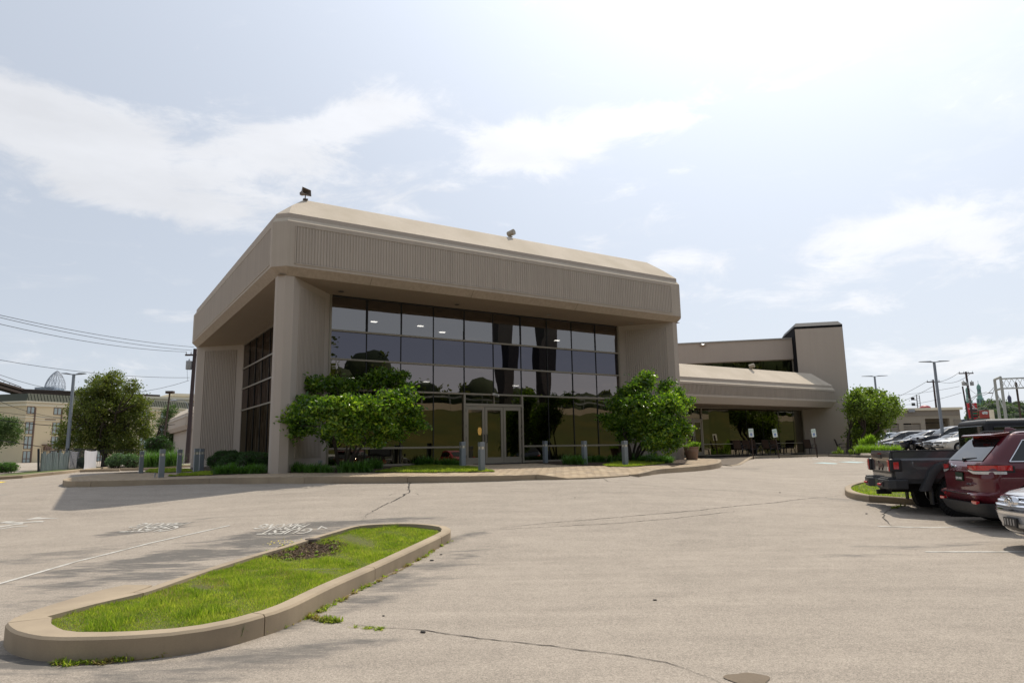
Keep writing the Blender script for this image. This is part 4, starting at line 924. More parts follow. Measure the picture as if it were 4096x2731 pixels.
def end_glass(root, levels, z0, z1, front, frac=.86, name='windshield', off=.012, mtl=None, crop=.0):
    mb = MB(); R = 6; C = 10; rows = []
    for k in range(R+1):
        z = z0+(z1-z0)*k/R; w_ = lerp_levels(levels, z, 3); bow = lerp_levels(levels, z, 6); xe = lerp_levels(levels, z, 2 if front else 1); rad = lerp_levels(levels, z, 5 if front else 4)
        yy = (w_-min(rad, w_*.9)*.75)*frac/.86; row = []
        for i in range(C+1):
            y = -yy+2*yy*i/C; t = (y/w_)**2; x = xe-(bow*t if front else 0)
            ex = max(0, abs(y)-(w_-rad))
            if ex > 0: x -= (rad-math.sqrt(max(0, rad*rad-ex*ex)))*(1 if front else -1)
            row.append((x+(off if front else -off), y, z+off*.6))
        rows.append(row)
    mb.loft(rows, close=False, caps=False); return mb.build(name, mtl or M_GLS, root, smooth=True)
def blobpart(root, name, loc, sz, mtl, rz=0, ry=0, n=14):
    mb = MB(); pr = [(math.sin(a)**.6, -math.cos(a)) for a in np.linspace(0.02, PI-.02, 7)]
    M4 = Matrix.Translation(loc) @ Matrix.Rotation(rz, 4, 'Z') @ Matrix.Rotation(ry, 4, 'Y') @ Matrix.Diagonal((*sz, 1)); mb.lathe(pr, n, M4, caps=True); return mb.build(name, mtl, root, smooth=True)
def rbox(root, name, a, b, mtl, bevel=.015, M4=None):
    mb = MB(); mb.box(a, b, M4); return mb.build(name, mtl, root, bevel=bevel)
def mirror_part(root, x, z, w_, mtl):
    for s_ in (-1, 1):
        m_ = blobpart(root, 'mirror', (x, s_*(w_+.13), z), (.07, .11, .085), mtl); mb = MB(); mb.box((x-.03, s_*w_-.03, z-.09), (x+.03, s_*(w_+.1)+.03*s_, z-.04)); mb.build('mirror_arm', M_PLAS, m_)
KINDS = {
 'suv': dict(L=4.55, W=.90, H=1.68, wr=.35, lv=[(.24, .14, 4.36, .80), (.34, .05, 4.47, .86), (.55, .0, 4.55, .895), (.72, .03, 4.53, .90), (.84, .06, 4.42, .90), (.93, .09, 3.95, .885), (1.00, .12, 3.45, .87), (1.04, .15, 3.25, .845), (1.30, .30, 2.75, .76), (1.52, .50, 2.30, .68), (1.62, .75, 2.0, .62), (1.67, 1.1, 1.75, .45)],
   wh=(.83, 3.60), g=(1.07, 1.50, [(.42, .62, 1.02, 1.02), (1.09, 1.09, 1.90, 1.90), (1.97, 1.97, 2.98, 2.22)])),
 'van': dict(L=5.15, W=.98, H=1.76, wr=.35, lv=[(.22, .14, 4.98, .88), (.34, .04, 5.09, .95), (.55, .0, 5.15, .98), (.74, .02, 5.12, .985), (.88, .05, 4.95, .98), (.98, .08, 4.62, .965), (1.05, .1, 4.28, .95), (1.08, .12, 4.15, .93), (1.35, .22, 3.62, .85), (1.60, .35, 3.10, .77), (1.70, .6, 2.7, .7), (1.76, 1.0, 2.3, .5)],
   wh=(.98, 4.02), g=(1.12, 1.58, [(.34, .46, 1.45, 1.45), (1.54, 1.54, 2.68, 2.68), (2.77, 2.77, 3.95, 3.05)])),
 'sedan': dict(L=4.75, W=.90, H=1.45, wr=.33, lv=[(.20, .14, 4.56, .80), (.30, .05, 4.67, .86), (.48, .0, 4.75, .895), (.62, .02, 4.72, .90), (.74, .05, 4.55, .90), (.84, .08, 4.10, .885), (.91, .10, 3.62, .87), (.98, .35, 3.35, .84), (1.20, .85, 2.85, .72), (1.36, 1.35, 2.45, .64), (1.42, 1.6, 2.2, .56), (1.45, 1.8, 2.0, .4)],
   wh=(.93, 3.75), g=(1.0, 1.34, [(1.0, 1.42, 1.78, 1.78), (1.85, 1.85, 3.05, 2.42)])),
 'hatch': dict(L=4.35, W=.88, H=1.48, wr=.32, lv=[(.20, .12, 4.18, .80), (.30, .04, 4.28, .85), (.50, .0, 4.35, .875), (.66, .02, 4.32, .88), (.80, .05, 4.10, .875), (.90, .08, 3.65, .86), (.96, .1, 3.3, .845), (1.0, .14, 3.15, .82), (1.22, .35, 2.7, .72), (1.38, .6, 2.3, .64), (1.45, .9, 2.0, .56), (1.48, 1.2, 1.7, .4)],
   wh=(.75, 3.38), g=(1.03, 1.36, [(.55, .72, 1.55, 1.55), (1.62, 1.62, 2.88, 2.28)])),
 'pickup': dict(L=5.8, W=1.0, H=1.93, wr=.40, lv=[(.38, .1, 5.65, .92), (.50, .02, 5.75, .98), (.70, .0, 5.80, 1.0), (.95, .0, 5.78, 1.01), (1.10, .02, 5.66, 1.0), (1.20, .04, 5.30, .98), (1.25, .05, 4.45, .965), (1.26, 2.0, 4.35, .93), (1.55, 2.05, 3.9, .84), (1.80, 2.15, 3.4, .76), (1.88, 2.3, 3.15, .70), (1.93, 2.6, 2.9, .5)],
   wh=(1.25, 4.75), g=(1.30, 1.76, [(2.2, 2.25, 2.95, 2.95), (3.04, 3.04, 4.1, 3.38)])),
}
def car(kind, label, col, x, y, rz, metal=.3, group=None, lamps=M_HEAD, chrome_grille=False, rails=False, spokes=5, cat=None, z=None, lo=False):
    K = KINDS[kind]; root = thing({'suv': 'parked_suv', 'van': 'parked_minivan', 'sedan': 'parked_sedan', 'hatch': 'parked_hatchback', 'pickup': 'parked_pickup'}[kind], label, cat or {'suv': 'car', 'van': 'minivan', 'sedan': 'car', 'hatch': 'car', 'pickup': 'pickup truck'}[kind], (x, y, G(x, y) if z is None else z), rz, group)
    P = paint('paint_'+kind, col, metal); lv = []
    for z_, xr, xf, w_ in K['lv']:
        up = z_ > K['lv'][6][0]; lv.append((z_, xr, xf, w_, .18 if not up else .16, .30 if not up else .20, .10 if not up else .12))
    body_shell(root, lv, P, [(K['wh'][0], K['wr']), (K['wh'][1], K['wr'])], K['wr']+.06)
    z0, z1, cols = K['g']; side_glass(root, lv, z0, z1, cols, frame=M_CHROME if chrome_grille and kind != 'pickup' else None)
    zb = K['lv'][7][0]; end_glass(root, lv, zb+.05, z1+.02, True); end_glass(root, lv, zb+.1, z1, False, name='rear_window')
    for wx in K['wh']:
        for s_ in (-1, 1): wheel(root, wx, s_*(K['W']-.12), K['wr'], .22, spokes)
    L_, W_ = K['L'], K['W']; hz = K['lv'][4][0]-.08
    for s_ in (-1, 1):
        blobpart(root, 'headlight', (L_-.20, s_*(W_-.20), hz-.01), (.20, .15, .055), lamps, s_*-.55, .1)
        blobpart(root, 'fog_lamp', (L_-.09, s_*(W_-.25), .42), (.06, .08, .04), M_CLR)
        blobpart(root, 'tail_light', (.10, s_*(W_-.13), K['lv'][4][0]), (.1, .12, .10), M_RED)
    if chrome_grille:
        for k in range(4): rbox(root, 'grille_bar', (L_-.10, -.38, hz-.16+k*.07), (L_+.02, .38, hz-.13+k*.07), M_CHROME, .008)
        rbox(root, 'grille', (L_-.15, -.4, hz-.2), (L_-.01, .4, hz+.09), M_BLK, .01); rbox(root, 'front_bumper', (L_-.2, -W_+.18, .45), (L_+.05, W_-.18, .64), M_CHROME, .04)
    else:
        rbox(root, 'grille', (L_-.12, -.42, hz-.10), (L_-.005, .42, hz+.02), M_BLK, .02)
        rbox(root, 'bumper_intake', (L_-.12, -.55, .30), (L_-.005, .55, .42), M_BLK, .02)
    rbox(root, 'number_plate', (L_-.01, -.15, .46), (L_+.015, .15, .56), M_PLAS, 0)
    mirror_part(root, K['g'][2][-1][2]-.12, z0+.08, W_-.02, P)
    if rails:
        for s_ in (-1, 1): mb = MB(); xx = K['lv'][-3][1]; yy = K['lv'][-3][3]; mb.tube([(xx, s_*yy, K['H']-.06), (xx+.1, s_*yy, K['H']+.01), (xx+1.5, s_*yy, K['H']+.01), (xx+1.65, s_*yy, K['H']-.06)], .018, 6); mb.build('roof_rail', M_CHROME, root)
    return root
def far(px, py, Y): P = aty((px, py), Y); return P[0], P[1]

# --- the three near vehicles
HD = math.radians(-8)
def place(px, py, z=None):
    P = hit((px, py)); return P
# charcoal pickup truck, tail towards us
def pickup_near():
    ax = math.radians(-13.5); bx, by = 8.38, 16.06
    root = thing('pickup_truck', 'dark grey pickup with black fender flares and red tow hooks beside the right grass island', 'pickup truck', (bx, by, -.03), ax); root.scale = (1.06, 1.06, 1.10)
    P = paint('charcoal_paint', (.055, .057, .062), .5, .22); body = MB()
    for s_ in (-1, 1):  # bed sides
        b = MB(); prof = [(s_*.80, .74), (s_*.835, .80), (s_*.835, 1.16), (s_*.80, 1.20), (s_*.795, 1.33), (s_*.73, 1.34), (s_*.72, 1.28), (s_*.70, .74)]
        b.loft([[(x, y, z) for y, z in prof] for x in (.20, .24, .6, .86, 1.1, 1.5, 1.8, 1.97)])
        o = b.build('bed_side', P, None, fix=True)
        cut = MB(); cut.lathe([(.50, -1.4), (.50, 1.4)], 28, Matrix.Translation((1.40, 0, .46)) @ Matrix.Rotation(PI/2, 4, 'X'), caps=True); co = cut.build('cutter', M_UND, None, fix=True)
        md = o.modifiers.new('b', 'BOOLEAN'); md.object = co; md.operation = 'DIFFERENCE'; bpy.context.view_layer.update()
        me = bpy.data.meshes.new_from_object(o.evaluated_get(bpy.context.evaluated_depsgraph_get())); me.materials.clear(); me.materials.append(P); me.name = 'bed_side'; me.polygons.foreach_set('material_index', [0]*len(me.polygons))
        me.polygons.foreach_set('use_smooth', [True]*len(me.polygons)); me.set_sharp_from_angle(angle=math.radians(30))
        bpy.data.objects.remove(o); bpy.data.objects.remove(co); o = bpy.data.objects.new('bed_side', me); COL.objects.link(o); o.parent = root
    rbox(root, 'bed_floor', (.25, -.72, .70), (1.97, .72, .80), M_PLAS, 0); rbox(root, 'bed_front', (1.93, -.79, .7), (1.97, .79, 1.33), P, .01)
    mb = MB(); mb.box((.19, -.80, 1.335), (1.97, -.72, 1.352)); mb.box((.19, .72, 1.335), (1.97, .80, 1.352)); mb.box((.17, -.71, 1.335), (.24, .71, 1.352)); mb.build('rail_cap', M_PLAS, root)
    tg = rbox(root, 'tailgate', (.155, -.705, .76), (.23, .705, 1.33), P, .015)
    rbox(tg, 'tailgate_crease', (.145, -.69, 1.16), (.16, .69, 1.30), P, .006); rbox(tg, 'lower_trim', (.148, -.69, .895), (.156, .69, .94), M_BLK, 0); rbox(tg, 'handle', (.13, -.13, 1.19), (.15, .13, 1.27), M_BLK, .01); rbox(tg, 'brake_light', (.138, -.11, 1.285), (.15, .11, 1.30), M_RED, 0)
    textmesh('Jeep', .20, mat('badge', (.16, .10, .10), .3, .5, .7), tg, Matrix.Translation((.147, 0, 1.06)) @ Matrix.Rotation(-PI/2, 4, 'Z') @ Matrix.Rotation(PI/2, 4, 'X'), 'badge_lettering', .006, .004)
    for s_ in (-1, 1):
        h = rbox(root, 'tail_light', (.10, s_*.84-.10*(s_ > 0)-.0*(s_ < 0), .92) if 0 else (.095, min(s_*.845, s_*.70), .93), (.34, max(s_*.845, s_*.70), 1.19), M_BLK, .03)
        rbox(h, 'lens', (.082, min(s_*.83, s_*.715), .95), (.10, max(s_*.83, s_*.715), 1.17), M_RED, .012); rbox(h, 'reverse_lens', (.074, min(s_*.80, s_*.745), .965), (.084, max(s_*.80, s_*.745), 1.03), M_CLR, .005)
        rbox(h, 'side_lens', (.17, min(s_*.835, s_*.855), .99), (.27, max(s_*.835, s_*.855), 1.13), M_RED, .006)
    bp = MB(); Q = [(.02, -.90), (-.02, -.60), (-.04, -.35), (.06, -.28), (.06, .28), (-.04, .35), (-.02, .60), (.02, .90), (.16, .94), (.40, .92), (.40, .80), (.20, .76), (.20, -.76), (.40, -.80), (.40, -.92), (.16, -.94)]
    bp.prism(Q, .60, .79); bump = bp.build('rear_bumper', M_PLAS, root, bevel=.025, fix=True)
    bp = MB(); bp.prism([(.03, -.86), (.0, -.40), (.10, -.30), (.10, .30), (.0, .40), (.03, .86), (.22, .80), (.22, -.80)], .79, .82); bp.build('bumper_step', M_PLAS, bump, bevel=.01, fix=True)
    for s_ in (-1, 1):
        rbox(bump, 'hook_recess', (-.035, min(s_*.42, s_*.68), .64), (-.012, max(s_*.42, s_*.68), .745), M_BLK, .01); rbox(bump, 'tow_hook', (-.085, min(s_*.47, s_*.60), .665), (-.03, max(s_*.47, s_*.60), .705), mat('tow_red', (.5, .02, .03), .4), .015)
    rbox(bump, 'number_plate', (.045, -.15, .61), (.058, .15, .76), mat('plate_dark', (.02, .05, .03), .4), 0); rbox(root, 'hitch', (.02, -.06, .46), (.3, .06, .55), M_UND, .01); rbox(root, 'rear_axle', (1.33, -.7, .36), (1.47, .7, .50), M_UND, .03); rbox(root, 'frame', (.2, -.45, .52), (5.3, .45, .74), M_UND, 0)
    rbox(root, 'rocker', (.42, -.80, .70), (.75, .80, .76), M_PLAS, .01)
    # fender flares
    for (cx, nm) in ((1.40, 'rear'), (4.88, 'front')):
        for s_ in (-1, 1):
            op = [(-.80, .58), (-.70, .76), (-.58, .98), (-.44, 1.10), (-.26, 1.15), (.30, 1.15), (.46, 1.08), (.62, .84), (.68, .58)]; ip_ = [(-.62, .58), (-.55, .74), (-.46, .90), (-.36, .99), (-.22, 1.04), (.24, 1.04), (.38, .97), (.50, .78), (.55, .58)]
            rings = []
            for (ox, oz), (ix, iz_) in zip(op, ip_): rings.append([(cx+ox, s_*.80, oz), (cx+ox, s_*.93, oz-.02), (cx+(ox+ix)/2, s_*.955, (oz+iz_)/2-.02), (cx+ix, s_*.94, iz_-.01), (cx+ix, s_*.74, iz_)])
            mb = MB(); mb.loft(rings); mb.build('fender_flare', M_PLAS, root, smooth=True, ang=40, fix=True)
            rbox(root, 'mud_flap', (cx-.58, min(s_*.70, s_*.86), .30), (cx-.55, max(s_*.70, s_*.86), .62), M_PLAS, 0) if nm == 'rear' else None
        rbox(root, 'wheel_well', (cx-.5, -.66, .6), (cx+.5, .66, 1.0), M_UND, 0)
    for wx in (1.40, 4.88):
        for s_ in (-1, 1): wheel(root, wx, s_*.80, .44, .29, 7, M_RIM, True, .52)
    # cab
    cabP = [(2.02, .70), (1.99, 1.36), (3.90, 1.33), (3.93, .70)]
    mb = MB(); mb.prism([(x, z) for x, z in cabP], -.79, .79, Matrix.Rotation(PI/2, 4, 'X')); mb.build('cab', P, root, bevel=.03, fix=True)
    top = MB(); top.loft([[(1.98, -.76, 1.34), (3.78, -.76, 1.34), (3.78, .76, 1.34), (1.98, .76, 1.34)], [(2.00, -.73, 1.86), (3.55, -.73, 1.86), (3.55, .73, 1.86), (2.00, .73, 1.86)], [(2.02, -.70, 1.92), (3.48, -.70, 1.92), (3.48, .70, 1.92), (2.02, .70, 1.92)], [(2.12, -.55, 1.945), (3.4, -.55, 1.945), (3.4, .55, 1.945), (2.12, .55, 1.945)]]); top.build('hard_top', mat('hardtop_black', (.022, .023, .027), .55), root, bevel=.03, fix=True)
    rbox(root, 'rear_window', (1.965, -.62, 1.40), (1.99, .62, 1.82), M_GLS, .02)
    for s_ in (-1, 1):
        for a, b_ in ((2.12, 2.72), (2.82, 3.42)): rbox(root, 'window', (a, min(s_*.72, s_*.765), 1.40), (b_, max(s_*.72, s_*.765), 1.80), M_GLS, .02)
        rbox(root, 'door', (2.15, min(s_*.785, s_*.80), .60), (2.95, max(s_*.785, s_*.80), 1.30), P, .01); rbox(root, 'door', (3.0, min(s_*.785, s_*.80), .60), (3.85, max(s_*.785, s_*.80), 1.30), P, .01)
        rbox(root, 'mirror', (3.62, min(s_*.88, s_*1.05), 1.32), (3.72, max(s_*.88, s_*1.05), 1.48), M_PLAS, .02)
    rbox(root, 'windshield', (3.76, -.66, 1.40), (3.79, .66, 1.78), M_GLS, 0, Matrix.Rotation(0, 4, 'Y'))
    rbox(root, 'hood', (3.95, -.62, .70), (5.450, .62, 1.22), P, .06); rbox(root, 'grille', (5.22, -.5, .72), (5.500, .5, 1.15), M_BLK, .03); rbox(root, 'front_bumper', (5.25, -.85, .45), (5.55, .85, .65), M_PLAS, .04)
    for s_ in (-1, 1): blobpart(root, 'headlight', (5.29, s_*.37, .95), (.05, .10, .10), M_HEAD)
    return root
GLAD = pickup_near()

# dark red SUV
def suv_near():
    ax = math.radians(-12); bx, by = 8.60, 13.55
    root = thing('red_suv', 'dark red sport utility vehicle parked between the grey pickup and the silver one', 'car', (bx, by, .04), ax); root.scale = (1.008,)*3
    P = paint('maroon_paint', (.095, .006, .013), .35, .20)
    lv = [(.34, .30, 4.55, .84, .30, .3, .10), (.46, .12, 4.72, .92, .30, .35, .14), (.58, .04, 4.80, .955, .30, .38, .16), (.60, .02, 4.82, .965, .30, .38, .16), (.63, .05, 4.82, .965, .28, .38, .16), (.66, .15, 4.81, .965, .26, .38, .16), (.90, .14, 4.76, .972, .26, .38, .16), (1.02, .15, 4.60, .965, .26, .36, .16), (1.10, .18, 3.95, .945, .24, .3, .12), (1.15, .21, 3.62, .92, .22, .25, .12),
          (1.19, .235, 3.50, .895, .20, .2, .12), (1.42, .46, 3.05, .83, .18, .2, .12), (1.62, .66, 2.65, .755, .16, .2, .12), (1.69, .72, 2.45, .71, .16, .2, .12), (1.735, .86, 2.25, .63, .16, .2, .1), (1.755, 1.1, 2.05, .48, .15, .2, .1)]
    body_shell(root, lv, P, [(.98, .39), (3.90, .39)], .45)
    end_glass(root, lv, 1.21, 1.60, False, .86, 'rear_window', .012); end_glass(root, lv, 1.24, 1.64, True)
    side_glass(root, lv, 1.20, 1.58, [(.62, .92, 1.45, 1.45), (1.55, 1.55, 2.42, 2.42), (2.52, 2.52, 3.35, 2.62)], frame=M_CHROME)
    sp = MB(); sp.loft([[(.80, -.66, 1.66), (.80, .66, 1.66), (.80, .66, 1.735), (.80, -.66, 1.735)], [(.54, -.66, 1.655), (.54, .66, 1.655), (.54, .66, 1.705), (.54, -.66, 1.705)], [(.48, -.62, 1.66), (.48, .62, 1.66), (.48, .62, 1.69), (.48, -.62, 1.69)]]); sp.build('spoiler', P, root, bevel=.012, fix=True)
    rbox(root, 'high_brake_light', (.50, -.14, 1.645), (.55, .14, 1.657), M_RED, 0)
    for wx in (.98, 3.90):
        for s_ in (-1, 1): wheel(root, wx, s_*.84, .385, .25, 5)
    # tail lights wrap round the corners
    for s_ in (-1, 1):
        def corner(z0, z1, y0, xend, off):
            pts = []
            for k in range(9):
                t = k/8
                if t < .5: y = y0+(.70-y0)*t/.5; x = .145; nx_, ny_ = -1, 0
                else:
                    a = (t-.5)/.5; an = a*PI/2; x = .15+.25*(1-math.cos(an))+(xend-.40)*max(0, a-.0)*a; y = .70+.255*math.sin(an); nx_, ny_ = -math.cos(an), math.sin(an)
                pts.append((x+nx_*off, s_*(y+ny_*off)))
            return [[(p[0], p[1], z0) for p in pts], [(p[0], p[1], z1) for p in pts]]
        mb = MB()
        def shaped(lo, hi, y0, xe, off):
            r_ = corner(0, 1, y0, xe, off); n = len(r_[0]); a = [(p[0], p[1], lo(k/(n-1))) for k, p in enumerate(r_[0])]; b = [(p[0], p[1], hi(k/(n-1))) for k, p in enumerate(r_[0])]; return [a, b]
        r_ = shaped(lambda t: 1.055-.075*min(1, t*2.2)+.10*max(0, t-.7), lambda t: 1.145+.008*t-.03*max(0, t-.9)*10, .40, .66, .022); mb.loft([r_[0], r_[1]], close=False, caps=False); h = mb.build('tail_light', M_BLK, root, smooth=True)
        mb = MB(); r_ = shaped(lambda t: 1.072-.028*min(1, t*3), lambda t: 1.132+.006*t, .43, .62, .032); mb.loft([r_[0], r_[1]], close=False, caps=False); mb.build('red_lens', M_RED, h, smooth=True)
        mb = MB(); r_ = shaped(lambda t: 1.03-.05*min(1, t*2.5), lambda t: 1.05-.02*min(1, t*3), .44, .52, .034); mb.loft([r_[0], r_[1]], close=False, caps=False); mb.build('clear_lens', M_CLR, h, smooth=True)
        rbox(root, 'reflector', (.06, min(s_*.62, s_*.82), .44), (.12, max(s_*.62, s_*.82), .50), M_RED, .01, Matrix.Translation((-.03, 0, 0)))
    rbox(root, 'bumper_step', (-.005, -.60, .612), (.17, .60, .632), M_CHROME, .01); rbox(root, 'tailgate_handle', (.115, -.42, 1.01), (.15, .42, 1.03), P, .008)
    vb = MB(); vb.loft([[(x, y, z) for x, y in outline(xr, 1.0, w_, .3, .1, 0)] for z, xr, w_ in ((.20, .42, .82), (.29, .18, .89), (.42, .07, .935), (.455, .055, .95))]); 
    cutw = vb.build('lower_valance', M_PLAS, root, smooth=True, ang=40, fix=True)
    cutw.scale = (.52, 1, 1)
    pl = rbox(root, 'number_plate', (.112, -.155, .83), (.135, .155, .99), mat('plate_green', (.012, .035, .02), .4), .004)
    Mx = Matrix.Rotation(-PI/2, 4, 'Z') @ Matrix.Rotation(PI/2, 4, 'X'); wt = mat('plate_white', (.8, .8, .78), .5)
    textmesh('JEEPLAND', .06, wt, pl, Matrix.Translation((.109, 0, .88)) @ Mx, 'plate_lettering', .001, .001)
    textmesh('Jeep', .13, M_CHROME, root, Matrix.Translation((.128, .22, 1.10)) @ Mx, 'badge_lettering', .008, .004); textmesh('LIMITED', .055, M_CHROME, root, Matrix.Translation((.092, -.46, .79)) @ Mx, 'badge_lettering', .004, .001)
    mb = MB(); mb.tube([(.28, .05, 1.235), (.26, -.05, 1.25), (.29, -.42, 1.27)], .018, 6, .008); mb.lathe([(.04, 0), (.04, .04), (.02, .05)], 10, Matrix.Translation((.27, .02, 1.225)) @ Matrix.Rotation(-PI/2, 4, 'Y'), caps=True); mb.build('rear_wiper', M_BLK, root, smooth=True)
    mb = MB(); mb.loft([[(1.0, -.05, 1.74), (1.3, -.05, 1.75), (1.3, .05, 1.75), (1.0, .05, 1.74)], [(1.02, -.015, 1.83), (1.1, -.015, 1.83), (1.1, .015, 1.83), (1.02, .015, 1.83)]]); mb.build('antenna_fin', P, root, bevel=.01)
    for s_ in (-1, 1):
        mb = MB(); mb.tube([(.75, s_*.63, 1.70), (.9, s_*.64, 1.76), (1.4, s_*.64, 1.775), (2.2, s_*.62, 1.765), (2.4, s_*.60, 1.70)], .02, 6); mb.build('roof_rail', M_BLK, root, smooth=True)
        mb = MB(); mb.cyl((.10, s_*.58, .36), (.45, s_*.58, .36), .045, n=12); mb.build('exhaust_tip', M_CHROME, root)
        blobpart(root, 'headlight', (4.6, s_*.72, .92), (.22, .16, .07), M_HEAD, s_*-.55)
    mirror_part(root, 3.3, 1.22, .95, P)
    return root
SUVR = suv_near()

# silver SUV, nose towards us at the right edge
def suv_silver():
    ax = math.radians(173.3)
    rx, ry = 11.84, 9.95
    root = thing('silver_suv', 'silver sport utility vehicle with chrome bar grille cut off by the right edge', 'car', (rx, ry, -.035), ax); root.scale = (.93,)*3
    P = paint('silver_paint', (.33, .34, .36), .7, .22)
    lv = [(.24, .2, 4.52, .80, .3, .42, .20), (.34, .08, 4.66, .88, .3, .46, .22), (.50, .02, 4.74, .94, .3, .5, .24), (.64, .0, 4.76, .955, .3, .5, .24), (.74, .02, 4.74, .955, .3, .5, .24), (.86, .05, 4.66, .955, .28, .5, .24), (.94, .07, 4.52, .95, .26, .48, .24), (1.00, .09, 4.22, .94, .25, .42, .20), (1.06, .11, 3.85, .93, .24, .3, .15), (1.10, .13, 3.65, .905, .2, .25, .12),
          (1.35, .30, 3.15, .82, .18, .2, .12), (1.60, .45, 2.68, .74, .16, .2, .12), (1.70, .65, 2.4, .68, .16, .2, .1), (1.76, 1.0, 2.1, .5, .15, .2, .1)]
    body_shell(root, lv, P, [(.97, .38), (3.76, .38)], .44)
    end_glass(root, lv, 1.15, 1.62, True); side_glass(root, lv, 1.12, 1.58, [(.6, .85, 1.4, 1.4), (1.5, 1.5, 2.4, 2.4), (2.5, 2.5, 3.4, 2.6)]); end_glass(root, lv, 1.15, 1.6, False, name='rear_window')
    for wx in (.97, 3.76):
        for s_ in (-1, 1): wheel(root, wx, s_*.82, .375, .24, 5)
    def nose(y, z, off=0):
        w_ = lerp_levels(lv, z, 3); x = lerp_levels(lv, z, 2)-.24*(y/w_)**2; rad = lerp_levels(lv, z, 5); ex = max(0, abs(y)-(w_-rad))
        return x-(rad-math.sqrt(max(0, rad*rad-ex*ex)))+off
    def band(nm, z0, z1, y0, y1, off, m_, par=root, th=.03):
        mb = MB(); n = 16; rings = []
        for k in range(n+1):
            y = y0+(y1-y0)*k/n; xa, xb = nose(y, z0, off), nose(y, z1, off); rings.append([(xa-th, y, z0), (xa, y, z0+.006), (xb, y, z1-.006), (xb-th, y, z1)])
        mb.loft(rings); return mb.build(nm, m_, par, smooth=True, ang=40, fix=True)
    gr = band('grille', .66, .915, -.52, .52, .004, M_BLK)
    for k in range(4): band('grille_bar', .668+k*.066, .702+k*.066, -.54+.01*k, .54-.01*k, .028, M_CHROME, gr)
    band('chrome_strip', .60, .655, -.70, .70, .02, M_CHROME); band('lower_grille', .335, .40, -.50, .50, .006, M_BLK); band('lower_lip', .25, .30, -.62, .62, .012, M_CHROME)
    rot = Matrix.Rotation(PI/2, 4, 'Y'); xe = nose(0, .80, .05)
    pod = blobpart(root, 'emblem_pod', (xe-.06, 0, .80), (.07, .16, .10), M_CHROME)
    mb = MB()
    def ell(ry, rz, w_, oy=0, oz=0, n=24):
        mb.tube([(xe+.022, oy+ry*math.cos(2*PI*k/n), .80+oz+rz*math.sin(2*PI*k/n)) for k in range(n+1)], w_, 6)
    ell(.085, .06, .009); ell(.03, .055, .007, 0, 0); ell(.058, .02, .007, 0, .028); mb.build('emblem', M_CHROME, pod, smooth=True)
    ph = rbox(root, 'plate_holder', (nose(0, .5, .01), -.17, .41), (nose(0, .5, .045), .17, .56), M_BLK, .008)
    for k in range(4): rbox(ph, 'slot', (nose(0, .5, .04), -.13+k*.075, .44), (nose(0, .5, .05), -.10+k*.075, .54), mat('slot_grey', (.3, .28, .26), .5), 0)
    for s_ in (-1, 1):
        mb = MB(); rings = []
        for k in range(9):
            y = .50+.40*k/8; z0_ = .76+.03*k/8; z1_ = .90+.03*k/8; rings.append([(nose(y, z0_, .008), s_*y, z0_), (nose(y, z1_, .008)-.01, s_*y, z1_)])
        mb.loft(rings, close=False, caps=False); mb.build('headlight', M_HEAD, root, smooth=True)
        blobpart(root, 'fog_lamp', (nose(.66, .40, .0), s_*.66, .40), (.03, .07, .045), M_CLR)
    mirror_part(root, 3.3, 1.16, .93, P)
    return root
SUVS = suv_silver()
# more roofs glimpsed behind the pickup cab
car('suv', 'dark blue sport utility vehicle whose roof shows beyond the pickup cab at the right edge', (.02, .03, .06), 17.5, 22.6, math.radians(-12), rails=True)
# --- row of cars far right; noses towards us
def rowcar(kind, label, col, px, py, Y, deg=172, **k):
    """px is where the nose shows"""
    x, y = far(px, py, Y); th = math.radians(deg); L_ = KINDS[kind]['L']; return car(kind, label, col, x-math.cos(th)*(L_-.2), y-math.sin(th)*(L_-.2), th, group='cars parked beyond the right-hand tree', **k)
rowcar('van', 'grey minivan parked furthest left in the row beyond the leafy tree', (.13, .125, .12), 3512, 1800, 63.5, 173, spokes=7)
rowcar('sedan', 'black low sedan between the grey minivan and the navy vehicle with tan headlamps', (.010, .011, .016), 3556, 1800, 61, 174)
rowcar('suv', 'navy sport utility vehicle with yellowed headlamps and alloy wheels', (.008, .011, .025), 3596, 1802, 57.5, 174, lamps=mat('yellowed_lamp', (.55, .50, .32), .2), rails=True)
rowcar('pickup', 'dark navy pickup with chrome grille and chrome bumper in the far row', (.006, .008, .018), 3673, 1803, 56, 175, chrome_grille=True)
rowcar('hatch', 'black compact hatchback parked beside the dark pickup with chrome bumper', (.010, .011, .013), 3721, 1806, 51.5, 176)
rowcar('hatch', 'white hatchback with its nose just showing left of the black hard top', (.55, .54, .51), 3765, 1806, 48, 177)
rowcar('suv', 'white crossover parked behind the grey minivan, roof rails catching the sun', (.55, .55, .55), 3572, 1790, 73, rails=True)
rowcar('suv', 'silver wagon half hidden by the tree left of the grey minivan', (.33, .34, .36), 3478, 1796, 67)
rowcar('sedan', 'pale silver sedan behind the dark pickup in the second row', (.36, .37, .39), 3690, 1790, 71)
rowcar('sedan', 'maroon sedan whose roof shows in the second row behind the tree', (.20, .015, .02), 3530, 1790, 76)
rowcar('suv', 'light blue-grey crossover seen through the lowest branches of the right-hand tree', (.20, .24, .28), 3438, 1797, 66)
